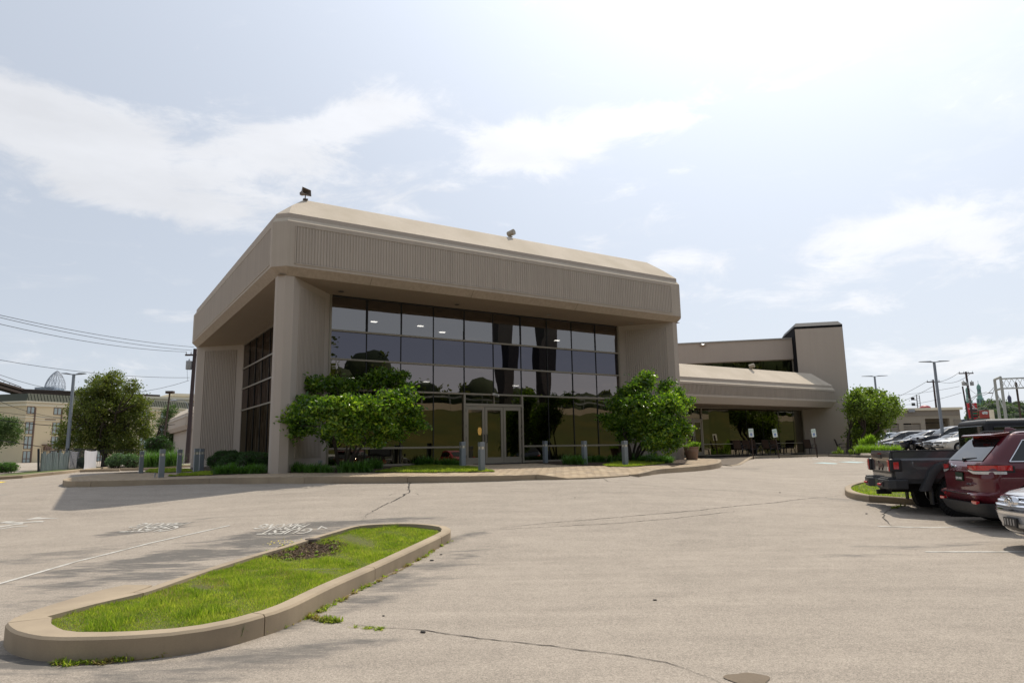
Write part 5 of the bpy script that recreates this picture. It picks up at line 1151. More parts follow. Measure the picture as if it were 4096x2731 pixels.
# cars behind the photographer, seen mirrored in the entrance glass
for (a, b, kd, lb, cl) in ((-3, -31, 'suv', 'silver hatch-backed car reflected in the glass behind the left shrub', (.4, .4, .4)), (4, -32, 'sedan', 'white sedan reflected in the glass of the entrance doors', (.55, .55, .55)), (10.5, -31.5, 'hatch', 'dark hatchback reflected in the low glass right of the doors', (.03, .03, .04)), (24, -30, 'suv', 'red sport utility vehicle reflected in the wing glass behind the chairs', (.30, .01, .015)), (31, -30.5, 'sedan', 'silver sedan reflected in the wing glass near the tower', (.4, .4, .4))):
    p = W(a, b); car(kd, lb, cl, p[0], p[1], BROT+PI/2, z=G(p[0], p[1]))
# ------------------------------------------------------------------ bollards
M_LENS = mat('bollard_lens', (.30, .29, .26), .15, .6, .1)
def make_bollard():
    r = thing('bollard', '', 'bollard'); s = .0825
    mb = MB(); mb.box((-s, -s, -.1), (s, s, .695)); mb.build('post', M_BOLL, r, bevel=.004)
    mb = MB(); mb.box((-s, -s, .785), (s, s, .92)); mb.build('head', M_BOLL, r, bevel=.004)
    mb = MB(); mb.box((-s+.006, -s+.006, .695), (s-.006, s-.006, .785)); mb.build('lens', M_LENS, r)
    mb = MB(); mb.box((-.03, -s-.002, .70), (.035, -s+.01, .78)); mb.box((-s-.002, -.03, .70), (-s+.01, .03, .78)); mb.build('reflector', mat('lens_reflector', (.62, .60, .52), .25, .5, .2), r)
    return r
b0 = make_bollard()
BOL = [((563, 1892), 'grey light bollard furthest left on the brick terrace, beside the grass oval'), ((644, 1909), 'grey light bollard nearest the left kerb, on the brick terrace'), ((715, 1891), 'grey light bollard standing on the grass oval left of the ribbed pier'),
       ((782, 1893), 'grey light bollard at the left edge of the dark clipped hedge, front one of two'), ((804, 1885), 'grey light bollard half hidden behind another at the left end of the hedge'),
       ((1780, 1858), 'grey light bollard rising from strap-leaved plants left of the entrance doors'), ((1850, 1869), 'grey light bollard in front of the left edge of the entrance doors'), ((1927, 1886), 'grey light bollard on the lawn tip right before the middle door leaf'),
       ((2182, 1852), 'grey light bollard just right of the entrance doors, on the mulch edge'), ((2339, 1858), 'grey light bollard in the strap-leaved plants midway between doors and right shrub'), ((2502, 1863), 'grey light bollard on the small lawn under the right-hand shrub')]
for i, (p, lb) in enumerate(BOL):
    P = hit(p, pave_z)
    if i == 5: P = W(7.35, .2); P[2] = pave_z(P[0], P[1])
    o = b0 if i == 0 else copy_tree(b0); o.location = (P[0], P[1], P[2]); o.rotation_euler = (0, 0, BROT+rnd.uniform(-.04, .04)); o['label'] = lb; o['group'] = 'square light bollards round the entrance terrace'
P = W(1.75, .15); mb = MB(); mb.cyl((0, 0, 0), (0, 0, .25), .045, n=10); mb.box((-.06, -.06, .25), (.06, .06, .34)); o = mb.build('path_light', M_STEEL, loc=(P[0], P[1], pave_z(P[0], P[1]))); tag(o, 'short grey path light with dark cap at the foot of the left ribbed wall', 'path light')
P = hit((640, 1908), pave_z); mb = MB(); mb.cyl((0, 0, 0), (.01, .01, .15), .02, n=6); o = mb.build('stub_post', M_STEEL, loc=(P[0]-.18, P[1], P[2])); tag(o, 'tiny grey stub post beside the bollard nearest the left kerb', 'post')
P = W(.3, 1.0); 
mb = MB(); mb.cyl((-.3, 0, .34), (.3, 0, .34), .24, n=24); hb = mb.build('hose_box', mat('grey_drum', (.22, .24, .28), .5), smooth=True, ang=40); hb.location = tuple(hit((1072, 1868), pave_z)+np.array([-.1, 1.0, 0])); hb.rotation_euler = (0, 0, BROT+.2); tag(hb, 'grey drum-shaped box beside the corner pier behind the hedge', 'drum')

# ------------------------------------------------------------------ signs
M_SIGN = mat('sign_white', (.72, .74, .72), .4); M_SPOST = mat('sign_post', (.045, .028, .022), .7); M_SBLUE = mat('sign_blue', (.02, .16, .45), .4); M_SGRN = mat('sign_green', (.12, .45, .35), .5); M_SBLK = mat('sign_black', (.02, .02, .02), .5)
def roundrect(w_, h, r, n=4):
    P = []
    for cx, cy, a0 in ((w_-r, h-r, 0), (-w_+r, h-r, PI/2), (-w_+r, -h+r, PI), (w_-r, -h+r, 1.5*PI)):
        P += [(cx+r*math.cos(a0+i*PI/2/n), cy+r*math.sin(a0+i*PI/2/n)) for i in range(n+1)]
    return P
def psign(px, py, ptop, label, text, tilt, facing, disabled, ht=1.62, group=None):
    P = hit((px, py)); r = thing('parking_sign', label, 'sign', tuple(P), facing, group)
    piv = Matrix.Rotation(tilt, 4, 'Y')
    mb = MB(); mb.box((-.025, -.02, -.1), (.025, .02, ht-.1), piv); mb.build('post', M_SPOST, r)
    RX = Matrix.Rotation(PI/2, 4, 'X'); Mp = piv @ Matrix.Translation((0, -.026, ht-.23)) @ RX
    mb = MB(); mb.prism(roundrect(.15, .235, .035), -.002, .003, Mp); s_ = mb.build('sign_plate', M_SIGN, r, fix=True)
    if disabled:
        mb = MB(); mb.prism(roundrect(.125, .21, .03), .0032, .0035, Mp); 
        textmesh('RESERVED', .055, M_SGRN, s_, Mp @ Matrix.Translation((0, .145, .005)), ext=.001, bold=.001); textmesh('PARKING', .055, M_SGRN, s_, Mp @ Matrix.Translation((0, .075, .005)), ext=.001, bold=.001)
        mb = MB(); mb.box((-.06, -.17, .0035), (.06, -.01, .006), Mp); k = mb.build('blue_square', M_SBLUE, s_)
        mb = MB(); f = lambda q: [Mp @ Vector((x, y, .009)) for x, y in q]; mb.tube(f([(.0-.035*math.sin(t)-.005, -.115-.035*math.cos(t)) for t in np.linspace(-.6, 3.6, 12)]), .006, 4); mb.tube(f([(-.005, -.045), (-.005, -.095), (.025, -.10), (.04, -.145), (.05, -.14)]), .007, 4); mb.tube(f([(-.005, -.07), (.02, -.07)]), .005, 4)
        mb.cyl(Mp @ Vector((-.005, -.035, .004)), Mp @ Vector((-.005, -.035, .012)), .010, n=8); mb.build('wheelchair_symbol', M_SIGN, k)
        b_ = MB(); q = roundrect(.142, .227, .03); b_.tube([Mp @ Vector((x, y, .004)) for x, y in q+[q[0]]], .003, 4); b_.build('green_border', M_SGRN, s_)
    else:
        for k, t in enumerate(text): textmesh(t, .062 if k else .05, M_SBLK, s_, Mp @ Matrix.Translation((0, .045-.068*k, .005)), ext=.001, bold=.002)
        mb = MB(); mb.tube([Mp @ Vector((.03*math.cos(t), .165+.03*math.sin(t), .005)) for t in np.linspace(0, 2*PI, 12)], .004, 4); mb.build('emblem_ring', M_SBLK, s_)
    return r
fc = math.radians(12)
g3 = 'disabled parking signs on the canopy kerb'
psign(3014, 1836, 0, 'leftmost disabled parking sign, upright post on the canopy kerb before the brown chairs', '', -.03, fc, True, 1.66, g3)
psign(3117, 1832, 0, 'middle disabled parking sign leaning to the left before the brown chairs', '', -.12, fc, True, 1.66, g3)
psign(3270, 1829, 0, 'right-hand disabled parking sign in front of the plain tower wall', '', -.09, fc, True, 1.63, g3)
P0 = W(22.3, 2.4)
sg = psign(2776, 1838, 0, 'white demo parking sign standing behind the big planter', ['DEMO', 'PARKING', 'ONLY'], -.06, fc, False, 1.72)
sg.location = tuple(aty((2774, 1826), 37.0)); 

# ------------------------------------------------------------------ planters
M_POT = nmat('pot_terracotta', (.25, .165, .125), .75, .08, 3, .1, 50); M_POT2 = nmat('pot_grey', (.22, .20, .17), .8, .1, 3, .1, 50)
P = hit((2768, 1838), pave_z)
pot = thing('planter', 'large round terracotta-coloured planter with lime foliage on the terrace corner', 'planter', (P[0], P[1], P[2]))
mb = MB(); mb.lathe([(.24, 0), (.255, .02), (.31, .36), (.318, .37), (.314, .385), (.325, .40), (.322, .415), (.345, .54), (.375, .56), (.375, .60), (.34, .60), (.33, .54), (.001, .53)], 36); mb.build('pot', M_POT, pot, smooth=True, ang=40)
P = W(20.6, .9); pot2 = thing('planter', 'small grey pot with yellow-green plant half hidden by the right pier', 'planter', tuple(aty((2722, 1832), 34)))
mb = MB(); mb.lathe([(.13, 0), (.14, .02), (.20, .30), (.22, .32), (.22, .35), (.18, .35), (.17, .30), (.001, .29)], 24); mb.build('pot', M_POT2, pot2, smooth=True, ang=40)

# ------------------------------------------------------------------ sling chairs and table
M_SLING = nmat('sling_fabric', (.155, .105, .080), .85, .1, 20, .2, 200); M_CHF = mat('chair_frame', (.03, .03, .035), .45, .5, .2)
def make_chair():
    r = thing('sling_chair', '', 'chair')
    mb = MB(); rings = []
    for (y, z) in ((.26, .42), (.22, .445), (.0, .42), (-.20, .40), (-.26, .44), (-.31, .60), (-.38, .86), (-.42, .96), (-.45, .965), (-.46, .94)): rings.append([(-.25, y, z), (.25, y, z)])
    mb.loft([r_ for r_ in rings[:5]], close=False, caps=False); mb.build('seat', M_SLING, r, smooth=True)
    mb = MB(); mb.loft(rings[4:], close=False, caps=False); mb.build('backrest', M_SLING, r, smooth=True)
    for s_ in (-1, 1):
        x = s_*.26
        mb = MB(); mb.tube([(x, .27, .41), (x, .0, .41), (x, -.20, .39), (x, -.27, .44), (x, -.32, .60), (x, -.40, .88), (x, -.44, .965)], .014, 6); mb.build('side_rail', M_CHF, r, smooth=True)
        mb = MB(); mb.tube([(s_*.29, .30, 0), (s_*.29, .27, .60), (s_*.29, .22, .645), (s_*.29, .0, .65), (s_*.28, -.18, .61), (s_*.27, -.33, .60)], .015, 6); mb.build('armrest', M_CHF, r, smooth=True)
        mb = MB(); mb.tube([(s_*.27, -.42, 0), (s_*.27, -.30, .30), (s_*.27, -.22, .45), (s_*.28, -.18, .61)], .014, 6); mb.build('leg', M_CHF, r, smooth=True)
        mb = MB(); mb.box((x-.014, .26, 0), (x+.014, .288, .42)); mb.build('leg', M_CHF, r)
    mb = MB(); mb.cyl((-.26, .25, .40), (.26, .25, .40), .012); mb.cyl((-.26, -.24, .38), (.26, -.24, .38), .012); mb.build('cross_bar', M_CHF, r)
    return r
ch0 = make_chair(); face_r = BROT-PI/2
CH = [(29.1, 4.55, face_r+.15, 'brown sling chair nearest the wing door, leftmost of the row by the glass'), (30.35, 4.85, face_r+.1, 'brown sling chair second from the wing door'), (31.0, 4.9, face_r+.1, 'brown sling chair behind the leftmost disabled parking sign'), (32.2, 4.8, face_r+.05, 'brown sling chair left of the leaning sign, fourth from the door'),
      (32.95, 4.75, face_r+.08, 'brown sling chair beside the small table, behind the leaning sign'), (36.15, 4.5, face_r+.0, 'brown sling chair at the right end of the glass, by the tower corner'), (38.35, 3.6, BROT-PI*.78, 'brown sling chair alone against the tower wall, facing the car park')]
for i, (a, b, rz, lb) in enumerate(CH):
    o = ch0 if i == 0 else copy_tree(ch0); p = W(a, b, 1.055); o.location = tuple(p); o.rotation_euler = (0, 0, rz); o['label'] = lb; o['group'] = 'sling chairs under the canopy'
p = W(34.0, 4.7, 1.055); t = thing('patio_table', 'small round glass patio table beside the sling chairs', 'table', tuple(p))
mb = MB(); mb.lathe([(.001, .50), (.38, .50), (.40, .51), (.38, .52), (.001, .52)], 24); mb.build('table_top', mat('table_glass', (.10, .11, .11), .1, .6), t)
for k in range(4):
    a = k*PI/2+.4; mb = MB(); mb.tube([(.33*math.cos(a), .33*math.sin(a), 0), (.22*math.cos(a), .22*math.sin(a), .2), (.34*math.cos(a), .34*math.sin(a), .5)], .012, 5); mb.build('leg', M_CHF, t)
mb = MB(); mb.box((-1.1, -.55, 0), (1.1, .55, .012)); o = mb.build('door_mat', M_BLK, loc=tuple(W(25.9, 4.4, 1.04))); o.rotation_euler = (0, 0, BROT); tag(o, 'black door mat on the walk before the wing doors', 'door mat')
mb = MB(); mb.box((-1.3, -.5, 0), (1.3, .5, .012)); p = W(9.7, .75); o = mb.build('door_mat', M_BLK, loc=(p[0], p[1], pave_z(p[0], p[1])+.008)); o.rotation_euler = (0, 0, BROT); tag(o, 'black door mat in front of the three entrance doors', 'door mat')

# ------------------------------------------------------------------ foliage
rng = np.random.default_rng(11)
def rand_rot(n, up=.35):
    a = rng.uniform(0, 2*PI, n); t = rng.normal(0, 1, (n, 3)); t[:, 2] = t[:, 2]*.6+up; t /= np.linalg.norm(t, axis=1)[:, None]   # leaf normals lean upward
    d = np.stack([np.cos(a), np.sin(a), rng.normal(0, .45, n)], 1); d -= t*(d*t).sum(1)[:, None]; d /= np.linalg.norm(d, axis=1)[:, None]
    return t, d
def leaves(C, size, aspect=.45, up=.35, out=None):
    """folded four-point leaves at centres C"""
    n = len(C); nrm, d = rand_rot(n, up)
    if out is not None: d = d*.7+out*.6; d /= np.linalg.norm(d, axis=1)[:, None]; nrm -= d*(nrm*d).sum(1)[:, None]; nrm /= np.linalg.norm(nrm, axis=1)[:, None]
    s_ = np.cross(nrm, d); L = (size*rng.uniform(.7, 1.25, n))[:, None]
    V = np.stack([C-d*L*.5, C+s_*L*aspect*.5+nrm*L*.06, C+d*L*.5-nrm*L*.05, C-s_*L*aspect*.5+nrm*L*.06], 1).reshape(-1, 3)
    b = np.arange(n)[:, None]*4; F = np.concatenate([b+[0, 1, 2], b+[0, 2, 3]], 1).reshape(-1, 3)
    return V, F
def crown_points(ells, n, nclump, spread, shell=.55):
    """leaf centres in clumps inside a union of ellipsoids; returns (points, outward, clump centres)"""
    vol = np.array([e[3]**2*e[4] if len(e) > 4 else e[3]**3 for e in ells])**.75; pr = vol/vol.sum(); k = rng.choice(len(ells), nclump, p=pr)
    cc = []
    for i in k:
        e = ells[i]; c_ = np.array(e[:3]); r = np.array([e[3], e[3], e[4] if len(e) > 4 else e[3]]); d = rng.normal(0, 1, 3); d /= np.linalg.norm(d); cc.append(c_+d*r*(rng.uniform(shell, 1.0)))
    cc = np.array(cc); m_ = n//nclump; sz = rng.uniform(.5, 1.4, nclump)[:, None, None]
    pts = cc[:, None, :]+rng.normal(0, spread, (nclump, m_, 3))*sz*np.array([1, 1, .62]); o = pts-cc[:, None, :]+np.array([0, 0, spread*.5]); o /= (np.linalg.norm(o, axis=2)[..., None]+1e-6)
    return pts.reshape(-1, 3), o.reshape(-1, 3), cc
def E(px, py, rpx, Y, sq=1.0): P = aty((px, py), Y); r = rpx*Y/F_PX*1.0; return (P[0], P[1], P[2], r, r*sq)
def branch(mb, a, b, r0, r1, sag=.12, k=5, n=6):
    a = Vector(a); b = Vector(b); L = (b-a).length; off = Vector((rnd.gauss(0, .07), rnd.gauss(0, .07), sag+rnd.gauss(0, .05)))*L
    mb.tube([a.lerp(b, t/k)+off*math.sin(PI*t/k)*(1 if t else 0) for t in range(k+1)], r0, n, r1)
def tree(name, label, cat, base, ells, n, nclump, spread, size, material, stems=5, r0=.07, fork=.5, group=None, aspect=.5, up=.35, shell=.55, limbs=40, single=False, bark=None, trunk_h=.9):
    root = thing(name, label, cat, tuple(base), 0, group); base = np.array(base, float)
    pts, o, cc = crown_points(ells, n, nclump, spread, shell); V, F = leaves(pts-base, size, aspect, up, o)
    npmesh('crown', V, F, material, root)
    mb = MB(); cen = cc.mean(0)-base; top = cc[:, 2].max()-base[2]; forks = []
    if single:
        h = trunk_h; mb.tube([(0, 0, -.2), (.02, .01, .1), (.04, -.02, h*.5), (cen[0]*.12, cen[1]*.12, h)], [r0*1.5, r0*1.1, r0, r0*.85], 9)
        for i in range(stems):
            a = 2*PI*i/stems+rnd.random(); e = np.array([cen[0]*.5+math.cos(a)*top*.16, cen[1]*.5+math.sin(a)*top*.16, h+(top-h)*rnd.uniform(.25, .5)]); branch(mb, (cen[0]*.12, cen[1]*.12, h-.05), e, r0*.6, r0*.32, .05); forks.append(e)
        e = np.array([cen[0], cen[1], top*.8]); branch(mb, (cen[0]*.12, cen[1]*.12, h-.05), e, r0*.75, r0*.2, 0); forks += [e*.7+np.array([0, 0, .1]), e]
    else:
        for i in range(stems):
            a = 2*PI*i/stems+rnd.random()*.6; b_ = np.array([math.cos(a)*.12, math.sin(a)*.12, -.1]); e = np.array([cen[0]*.6+math.cos(a)*top*.22, cen[1]*.6+math.sin(a)*top*.22, top*fork*rnd.uniform(.75, 1.1)]); branch(mb, b_, e, r0*rnd.uniform(.7, 1.1), r0*.5, .05, 6); forks.append(e)
    sel = rng.choice(len(cc), min(limbs, len(cc)), replace=False)
    for i in sel:
        t = cc[i]-base; f = min(forks, key=lambda q: np.linalg.norm(q-t)+(.5 if q[2] > t[2] else 0)); branch(mb, f, t, r0*.32, r0*.07, .06, 4, 5)
    mb.build('trunk', bark or M_BARK, root, smooth=True); return root
# magnolia shrubs
LIT = {(1293,1630),(1380,1636),(1466,1632),(1552,1612),(1620,1590),(1623,1657),(1664,1694),(1523,1697),(1423,1702),(1336,1706),(1236,1620),(1580,1735),(1494,1762),(1408,1743)}
ML = [(1262,1540,34,25.4),(1336,1540,42,25.8),(1400,1550,30,25.8),(1494,1520,42,26.0),(1545,1515,44,26.0),(1592,1502,30,25.8),(1609,1545,38,25.6),(1184,1660,46,24.8),(1165,1690,40,24.6),(1215,1600,30,25.0),(1236,1620,38,24.9),(1293,1630,58,24.5),(1380,1636,62,24.2),(1466,1632,66,24.2),(1552,1612,62,24.4),(1620,1590,42,24.7),(1623,1657,60,24.6),(1664,1694,32,24.8),(1523,1697,58,24.3),(1423,1702,50,24.2),(1336,1706,46,24.4),(1322,1740,32,24.7),(1408,1743,36,24.6),(1494,1762,30,24.5),(1500,1782,18,24.5),(1580,1735,44,24.6),(1222,1710,44,24.7),(1180,1742,20,24.7)]
P = hit((1372, 1879), pave_z)
MAG1 = tree('magnolia_shrub', 'broad glossy-leaved shrub left of the entrance, its left side over the ribbed pier', 'shrub', (P[0], P[1], P[2]-.02), [E(a, b, r, 23.5+(a-1380)*.0050+(Y-24.6)*.8-(2.1 if (a, b) in LIT else 0), .85) for a, b, r, Y in ML], 21000, 620, .125, .15, M_MAG, 7, .05, .42, 'glossy-leaved shrubs flanking the entrance', .46, .35, .5, 70)
LIT2 = {(2655,1712),(2725,1712),(2617,1770),(2697,1762),(2690,1618),(2738,1604),(2586,1515),(2559,1558),(2708,1580),(2660,1794),(2578,1630),(2600,1690)}
MR = [(2586,1515,32,29),(2559,1558,46,29),(2505,1568,32,29),(2666,1552,32,29.2),(2708,1580,36,29.2),(2466,1618,38,28.8),(2578,1630,70,28.4),(2690,1618,56,28.6),(2738,1604,26,29),(2455,1690,40,28.6),(2425,1672,20,28.6),(2540,1710,60,28.0),(2655,1712,60,28.2),(2725,1712,40,28.5),(2485,1750,28,28.3),(2617,1770,42,27.9),(2697,1762,38,28.2),(2660,1794,24,28),(2530,1640,60,28.6),(2600,1690,70,28.5)]
P = W(15.6, -.2); bz = pave_z(P[0], P[1])
MAG2 = tree('magnolia_shrub', 'taller glossy-leaved shrub right of the entrance, before the right ribbed pier', 'shrub', (aty((2530, 1840), 29.6)[0], 29.6, bz), [E(a, b, r, Y+(-.9 if (a, b) in LIT2 else .8), .9) for a, b, r, Y in MR], 24000, 680, .13, .15, M_MAG, 6, .07, .4, 'glossy-leaved shrubs flanking the entrance', .46, .35, .5, 70)
# pear tree on the left
PL = [(459,1516,36),(388,1536,38),(425,1530,40),(525,1548,34),(357,1588,50),(459,1598,70),(551,1612,46),(316,1659,54),(434,1685,84),(561,1674,48),(268,1722,42),(576,1730,38),(357,1751,74),(485,1761,74),(250,1776,34),(306,1800,26),(536,1788,34),(420,1560,50),(500,1640,60),(380,1640,60)]
P = hit((418, 1868)); 
tree('pear_tree', 'broad green ornamental tree behind the left lamp post', 'tree', (aty((416, 1855), 45)[0], 45, .95), [E(a, b, r, 44.6+rnd.uniform(-1.2, 1.2), 1.0) for a, b, r in PL], 42000, 1700, .17, .13, M_PEAR, 6, .20, .5, None, .6, .25, .35, 120, single=True, trunk_h=.8)
LL = [(19,1707,44),(50,1695,30),(64,1735,26),(40,1764,24),(0,1735,44),(-40,1700,60),(-30,1760,40),(75,1712,18)]
tree('street_tree', 'small dark green tree cut off by the left edge, before the cream hotel', 'tree', (aty((-45, 1870), 52)[0], 52, 1.0), [E(a, b, r, 52+rnd.uniform(-.8, .8), .9) for a, b, r in LL], 9000, 420, .17, .13, M_FAR, 5, .10, .5, None, .6, .3, .4, 50, single=True, trunk_h=1.2)
RL = [(3465,1572,26),(3426,1582,34),(3514,1590,30),(3560,1608,30),(3434,1632,52),(3499,1640,54),(3560,1652,36),(3594,1634,16),(3453,1691,50),(3522,1691,38),(3434,1737,36),(3490,1737,34),(3430,1772,24)]
tree('redbud_tree', 'spreading yellow-green tree just right of the tower, cars behind its lower branches', 'tree', (aty((3418, 1812), 44)[0], 44, .98), [E(a, b, r, 44+rnd.uniform(-1.2, 1.2), .9) for a, b, r in RL], 24000, 900, .19, .14, M_LOC, 6, .12, .4, None, .65, .5, .4, 90)
tree('small_tree', 'dark leafy tree between the parking light and the rear wing at left', 'tree', (aty((650, 1830), 74)[0], 74, 1.0), [E(a, b, r, 74+rnd.uniform(-.6, .6), 1) for a, b, r in [(668,1648,26),(690,1640,22),(650,1690,30),(690,1690,34),(660,1730,28),(640,1770,36),(680,1780,40),(622,1790,24),(700,1740,30),(700,1800,30)]], 12000, 500, .2, .14, M_FAR, 5, .1, .4, None, .6, .3, .4, 40)
# shrubs: clipped mounds
def shrub(name, label, cat, cells_, n, material, size, Y=None, sq=.7, base=None, group=None, spread=.05, nclump=None, aspect=.5, up=.4, shell=.9):
    el = []
    for a, b, r, Yc in cells_: e = E(a, b, r, Yc, sq); el.append(e)
    base = base or (np.mean([e[0] for e in el]), np.mean([e[1] for e in el]), G(el[0][0], el[0][1])+.0)
    root = thing(name, label, cat, tuple(base), 0, group); b_ = np.array(base)
    pts, o, cc = crown_points(el, n, nclump or n//12, spread, shell); pts[:, 2] = np.maximum(pts[:, 2], base[2]+.02); V, F = leaves(pts-b_, size, aspect, up, o); npmesh('foliage', V, F, material, root)
    mb = MB()
    for i in range(0, len(cc), max(1, len(cc)//24)): t = cc[i]-b_; branch(mb, (t[0]*.25, t[1]*.25, -.05), t*.92, .018, .005, .05, 3, 4)
    for e in el: 
        M4 = Matrix.Translation(np.array(e[:3])-b_) @ Matrix.Diagonal((e[3]*.80, e[3]*.80, e[4]*.80, 1)); mb.lathe([(math.sin(a)*1, -math.cos(a)) for a in np.linspace(.02, PI-.02, 7)], 10, M4)
    mb.build('branches', M_BARK, root); return root
pz = .98
for cells_, lb in (([(890,1830,34,28.5),(930,1826,30,28.7),(862,1846,30,28)], 'dark clipped hedge mound furthest left beside the ribbed pier'), ([(925,1846,38,26),(965,1838,36,26.2),(900,1862,30,25.6)], 'dark clipped hedge mound in the middle beside the left glazing'), ([(1000,1840,42,24.9),(1045,1842,40,24.8),(975,1860,34,24.6),(1065,1856,28,24.8)], 'dark clipped hedge mound touching the left of the corner pier')):
    shrub('yew_hedge', lb, 'hedge', cells_, 15000, M_HEDGE, .045, base=None, group='clipped hedge mounds beside the corner pier', sq=.8, spread=.035)
for cells_, lb in (([(470,1838,26,41),(450,1846,20,41)], 'round grey-green shrub behind the black fence, left one'), ([(520,1840,26,41),(545,1844,20,41)], 'round grey-green shrub behind the black fence, right one'), ([(335,1848,20,41.5),(350,1850,20,41.5)], 'low grey-green shrub behind the fence right of the white banner')):
    shrub('laurel_shrub', lb, 'shrub', cells_, 3500, M_HOSTA, .09, group='round shrubs behind the black fence', sq=.9, spread=.06)
shrub('box_shrub', 'bright green low shrub at the left edge before the bent fence', 'shrub', [(20,1868,20,37),(50,1868,18,37),(-10,1870,20,37)], 5000, M_LILY, .06, sq=.9)
shrub('tall_shrub', 'dense dark shrub behind the bollards left of the rear wing', 'shrub', [(610,1780,26,44),(640,1768,24,44),(665,1790,26,44),(625,1800,24,44)], 7000, M_HEDGE, .09, sq=1, spread=.08)
# potted foliage
def pot_leaves(root, r, zc, h, n, size, lumps=5):
    el = [(rnd.uniform(-r, r)*.6, rnd.uniform(-r, r)*.6, zc+rnd.uniform(0, h), r*.45, r*.35) for _ in range(lumps)]; pts, o, cc = crown_points(el, n, 60, .05, .5); V, F = leaves(pts, size, .6, .6, o); npmesh('foliage', V, F, M_LIME, root)
pot_leaves(pot, .38, .62, .14, 1500, .07, 8); pot_leaves(pot2, .24, .40, .10, 700, .06)
# bed at the tower foot: lime ornamental grass, hosta and boulder
LG = [((3365, 1806), M_LOC, 'low weed sprouting at the foot of the tower wall', .35), ]
def tuft(name, label, cat, P, n, h, r, material, wd=.012, group=None, droop=.6):
    root = None; V = []; 
    a = rng.uniform(0, 2*PI, n); L = h*rng.uniform(.6, 1.2, n); bx = rng.normal(0, r*.25, n); by = rng.normal(0, r*.25, n); sp = rng.uniform(.3, 1.0, n)*r
    ca, sa = np.cos(a), np.sin(a); K = 4; rows = []
    for k in range(K+1):
        t = k/K; rr = sp*t**1.2; z = L*(t*(1.0-droop*t*t*sp/r*.9)); w_ = wd*(1-t)**.5 if k < K else 0*a
        cx = bx+ca*rr; cy = by+sa*rr; w_ = w_*np.ones(n); rows.append(np.stack([np.stack([cx-sa*w_, cy+ca*w_, z], 1), np.stack([cx+sa*w_, cy-ca*w_, z], 1)], 1))
    A = np.stack(rows, 1).reshape(n, -1, 3); F = []
    for k in range(K): F.append([2*k, 2*k+1, 2*k+3, 2*k+2])
    F = np.array(F)[None]+np.arange(n)[:, None, None]*(2*(K+1)); o = npmesh(name, A.reshape(-1, 3), F.reshape(-1, 4), material); o.location = tuple(P); tag(o, label, cat, group); return o
for i, (px, py) in enumerate([(3440, 1812), (3470, 1812), (3500, 1813), (3535, 1814), (3565, 1815), (3590, 1815)]):
    tuft('ornamental_grass', 'lime ornamental grass tuft in the bed right of the tower', 'grass', aty((px, py), 37.5), 260, .62, .42, M_LIME, .012, 'lime grass tufts right of the tower', .6)
for px, py in ((3455, 1800), (3480, 1792), (3486, 1782)): tuft('leafy_perennial', 'upright lime-green leafy perennial behind the ornamental grass right of the tower', 'plant', aty((px, py), 38.5), 160, .75, .30, M_LIME, .03, 'lime perennials right of the tower', .4)
for px, py, h in ((3357, 1812, .45), (3336, 1814, .2), (3345, 1815, .2), (3369, 1813, .3), (3402, 1815, .35), (3409, 1816, .3)): tuft('weed', 'small weed growing along the foot of the tower wall', 'weed', aty((px, py), 38.8), 40, h, .16, M_LOC, .016, 'weeds at the tower foot', .5)
mb = MB(); mb.lathe([(math.sin(a)*(1+.15*math.sin(5*a)), -math.cos(a)) for a in np.linspace(.02, PI-.02, 8)], 12, Matrix.Diagonal((.55, .35, .28, 1))); o = mb.build('boulder', nmat('boulder_stone', (.28, .22, .17), .9, .3, 2), smooth=True, loc=tuple(aty((3520, 1804), 40))); tag(o, 'tan boulder behind the lime grass right of the tower', 'boulder')
# strap-leaved clumps (shared meshes)
lil = [tuft('strap_leaf_plant', '', 'plant', (0, 0, 0), 150, .42, .36, M_LILY, .011) for _ in range(3)]
LI = []
def row(a, b, n, jx, lb, gr):
    for i in range(n):
        t = (i+.5)/n; P = np.array(a)*(1-t)+np.array(b)*t; LI.append((P[0]+rnd.uniform(-jx, jx), P[1]+rnd.uniform(-jx, jx), lb, gr))
h2 = lambda px, py: hit((px, py), pave_z)
row(h2(862, 1898), h2(1062, 1892), 9, .05, 'strap-leaved green clump in front of the dark hedge, left of the corner pier', 'strap-leaved clumps before the hedge')
row(h2(870, 1890), h2(1055, 1885), 8, .06, 'strap-leaved green clump in front of the dark hedge, left of the corner pier', 'strap-leaved clumps before the hedge')
row(h2(1172, 1888), h2(1330, 1890), 7, .05, 'dark strap-leaved clump at the foot of the left ribbed pier', 'strap-leaved clumps right of the corner pier')
row(h2(1365, 1889), h2(1480, 1889), 6, .06, 'dark strap-leaved clump under the left glossy shrub', 'strap-leaved clumps under the left shrub')
row(h2(1360, 1878), h2(1520, 1876), 7, .08, 'dark strap-leaved clump under the left glossy shrub', 'strap-leaved clumps under the left shrub')
row(h2(1655, 1862), h2(1850, 1863), 7, .05, 'strap-leaved clump along the glass just left of the entrance doors', 'strap-leaved clumps left of the doors')
row(h2(2262, 1857), h2(2335, 1859), 4, .08, 'strap-leaved clump right of the doors around the middle bollard', 'strap-leaved clumps right of the doors')
row(h2(2270, 1852), h2(2450, 1848), 8, .10, 'strap-leaved clump right of the doors around the middle bollard', 'strap-leaved clumps right of the doors')
row(h2(2470, 1845), h2(2690, 1853), 9, .10, 'dark strap-leaved clump in the shade under the right glossy shrub', 'strap-leaved clumps under the right shrub')
row(h2(2500, 1840), h2(2700, 1846), 8, .10, 'dark strap-leaved clump in the shade under the right glossy shrub', 'strap-leaved clumps under the right shrub')
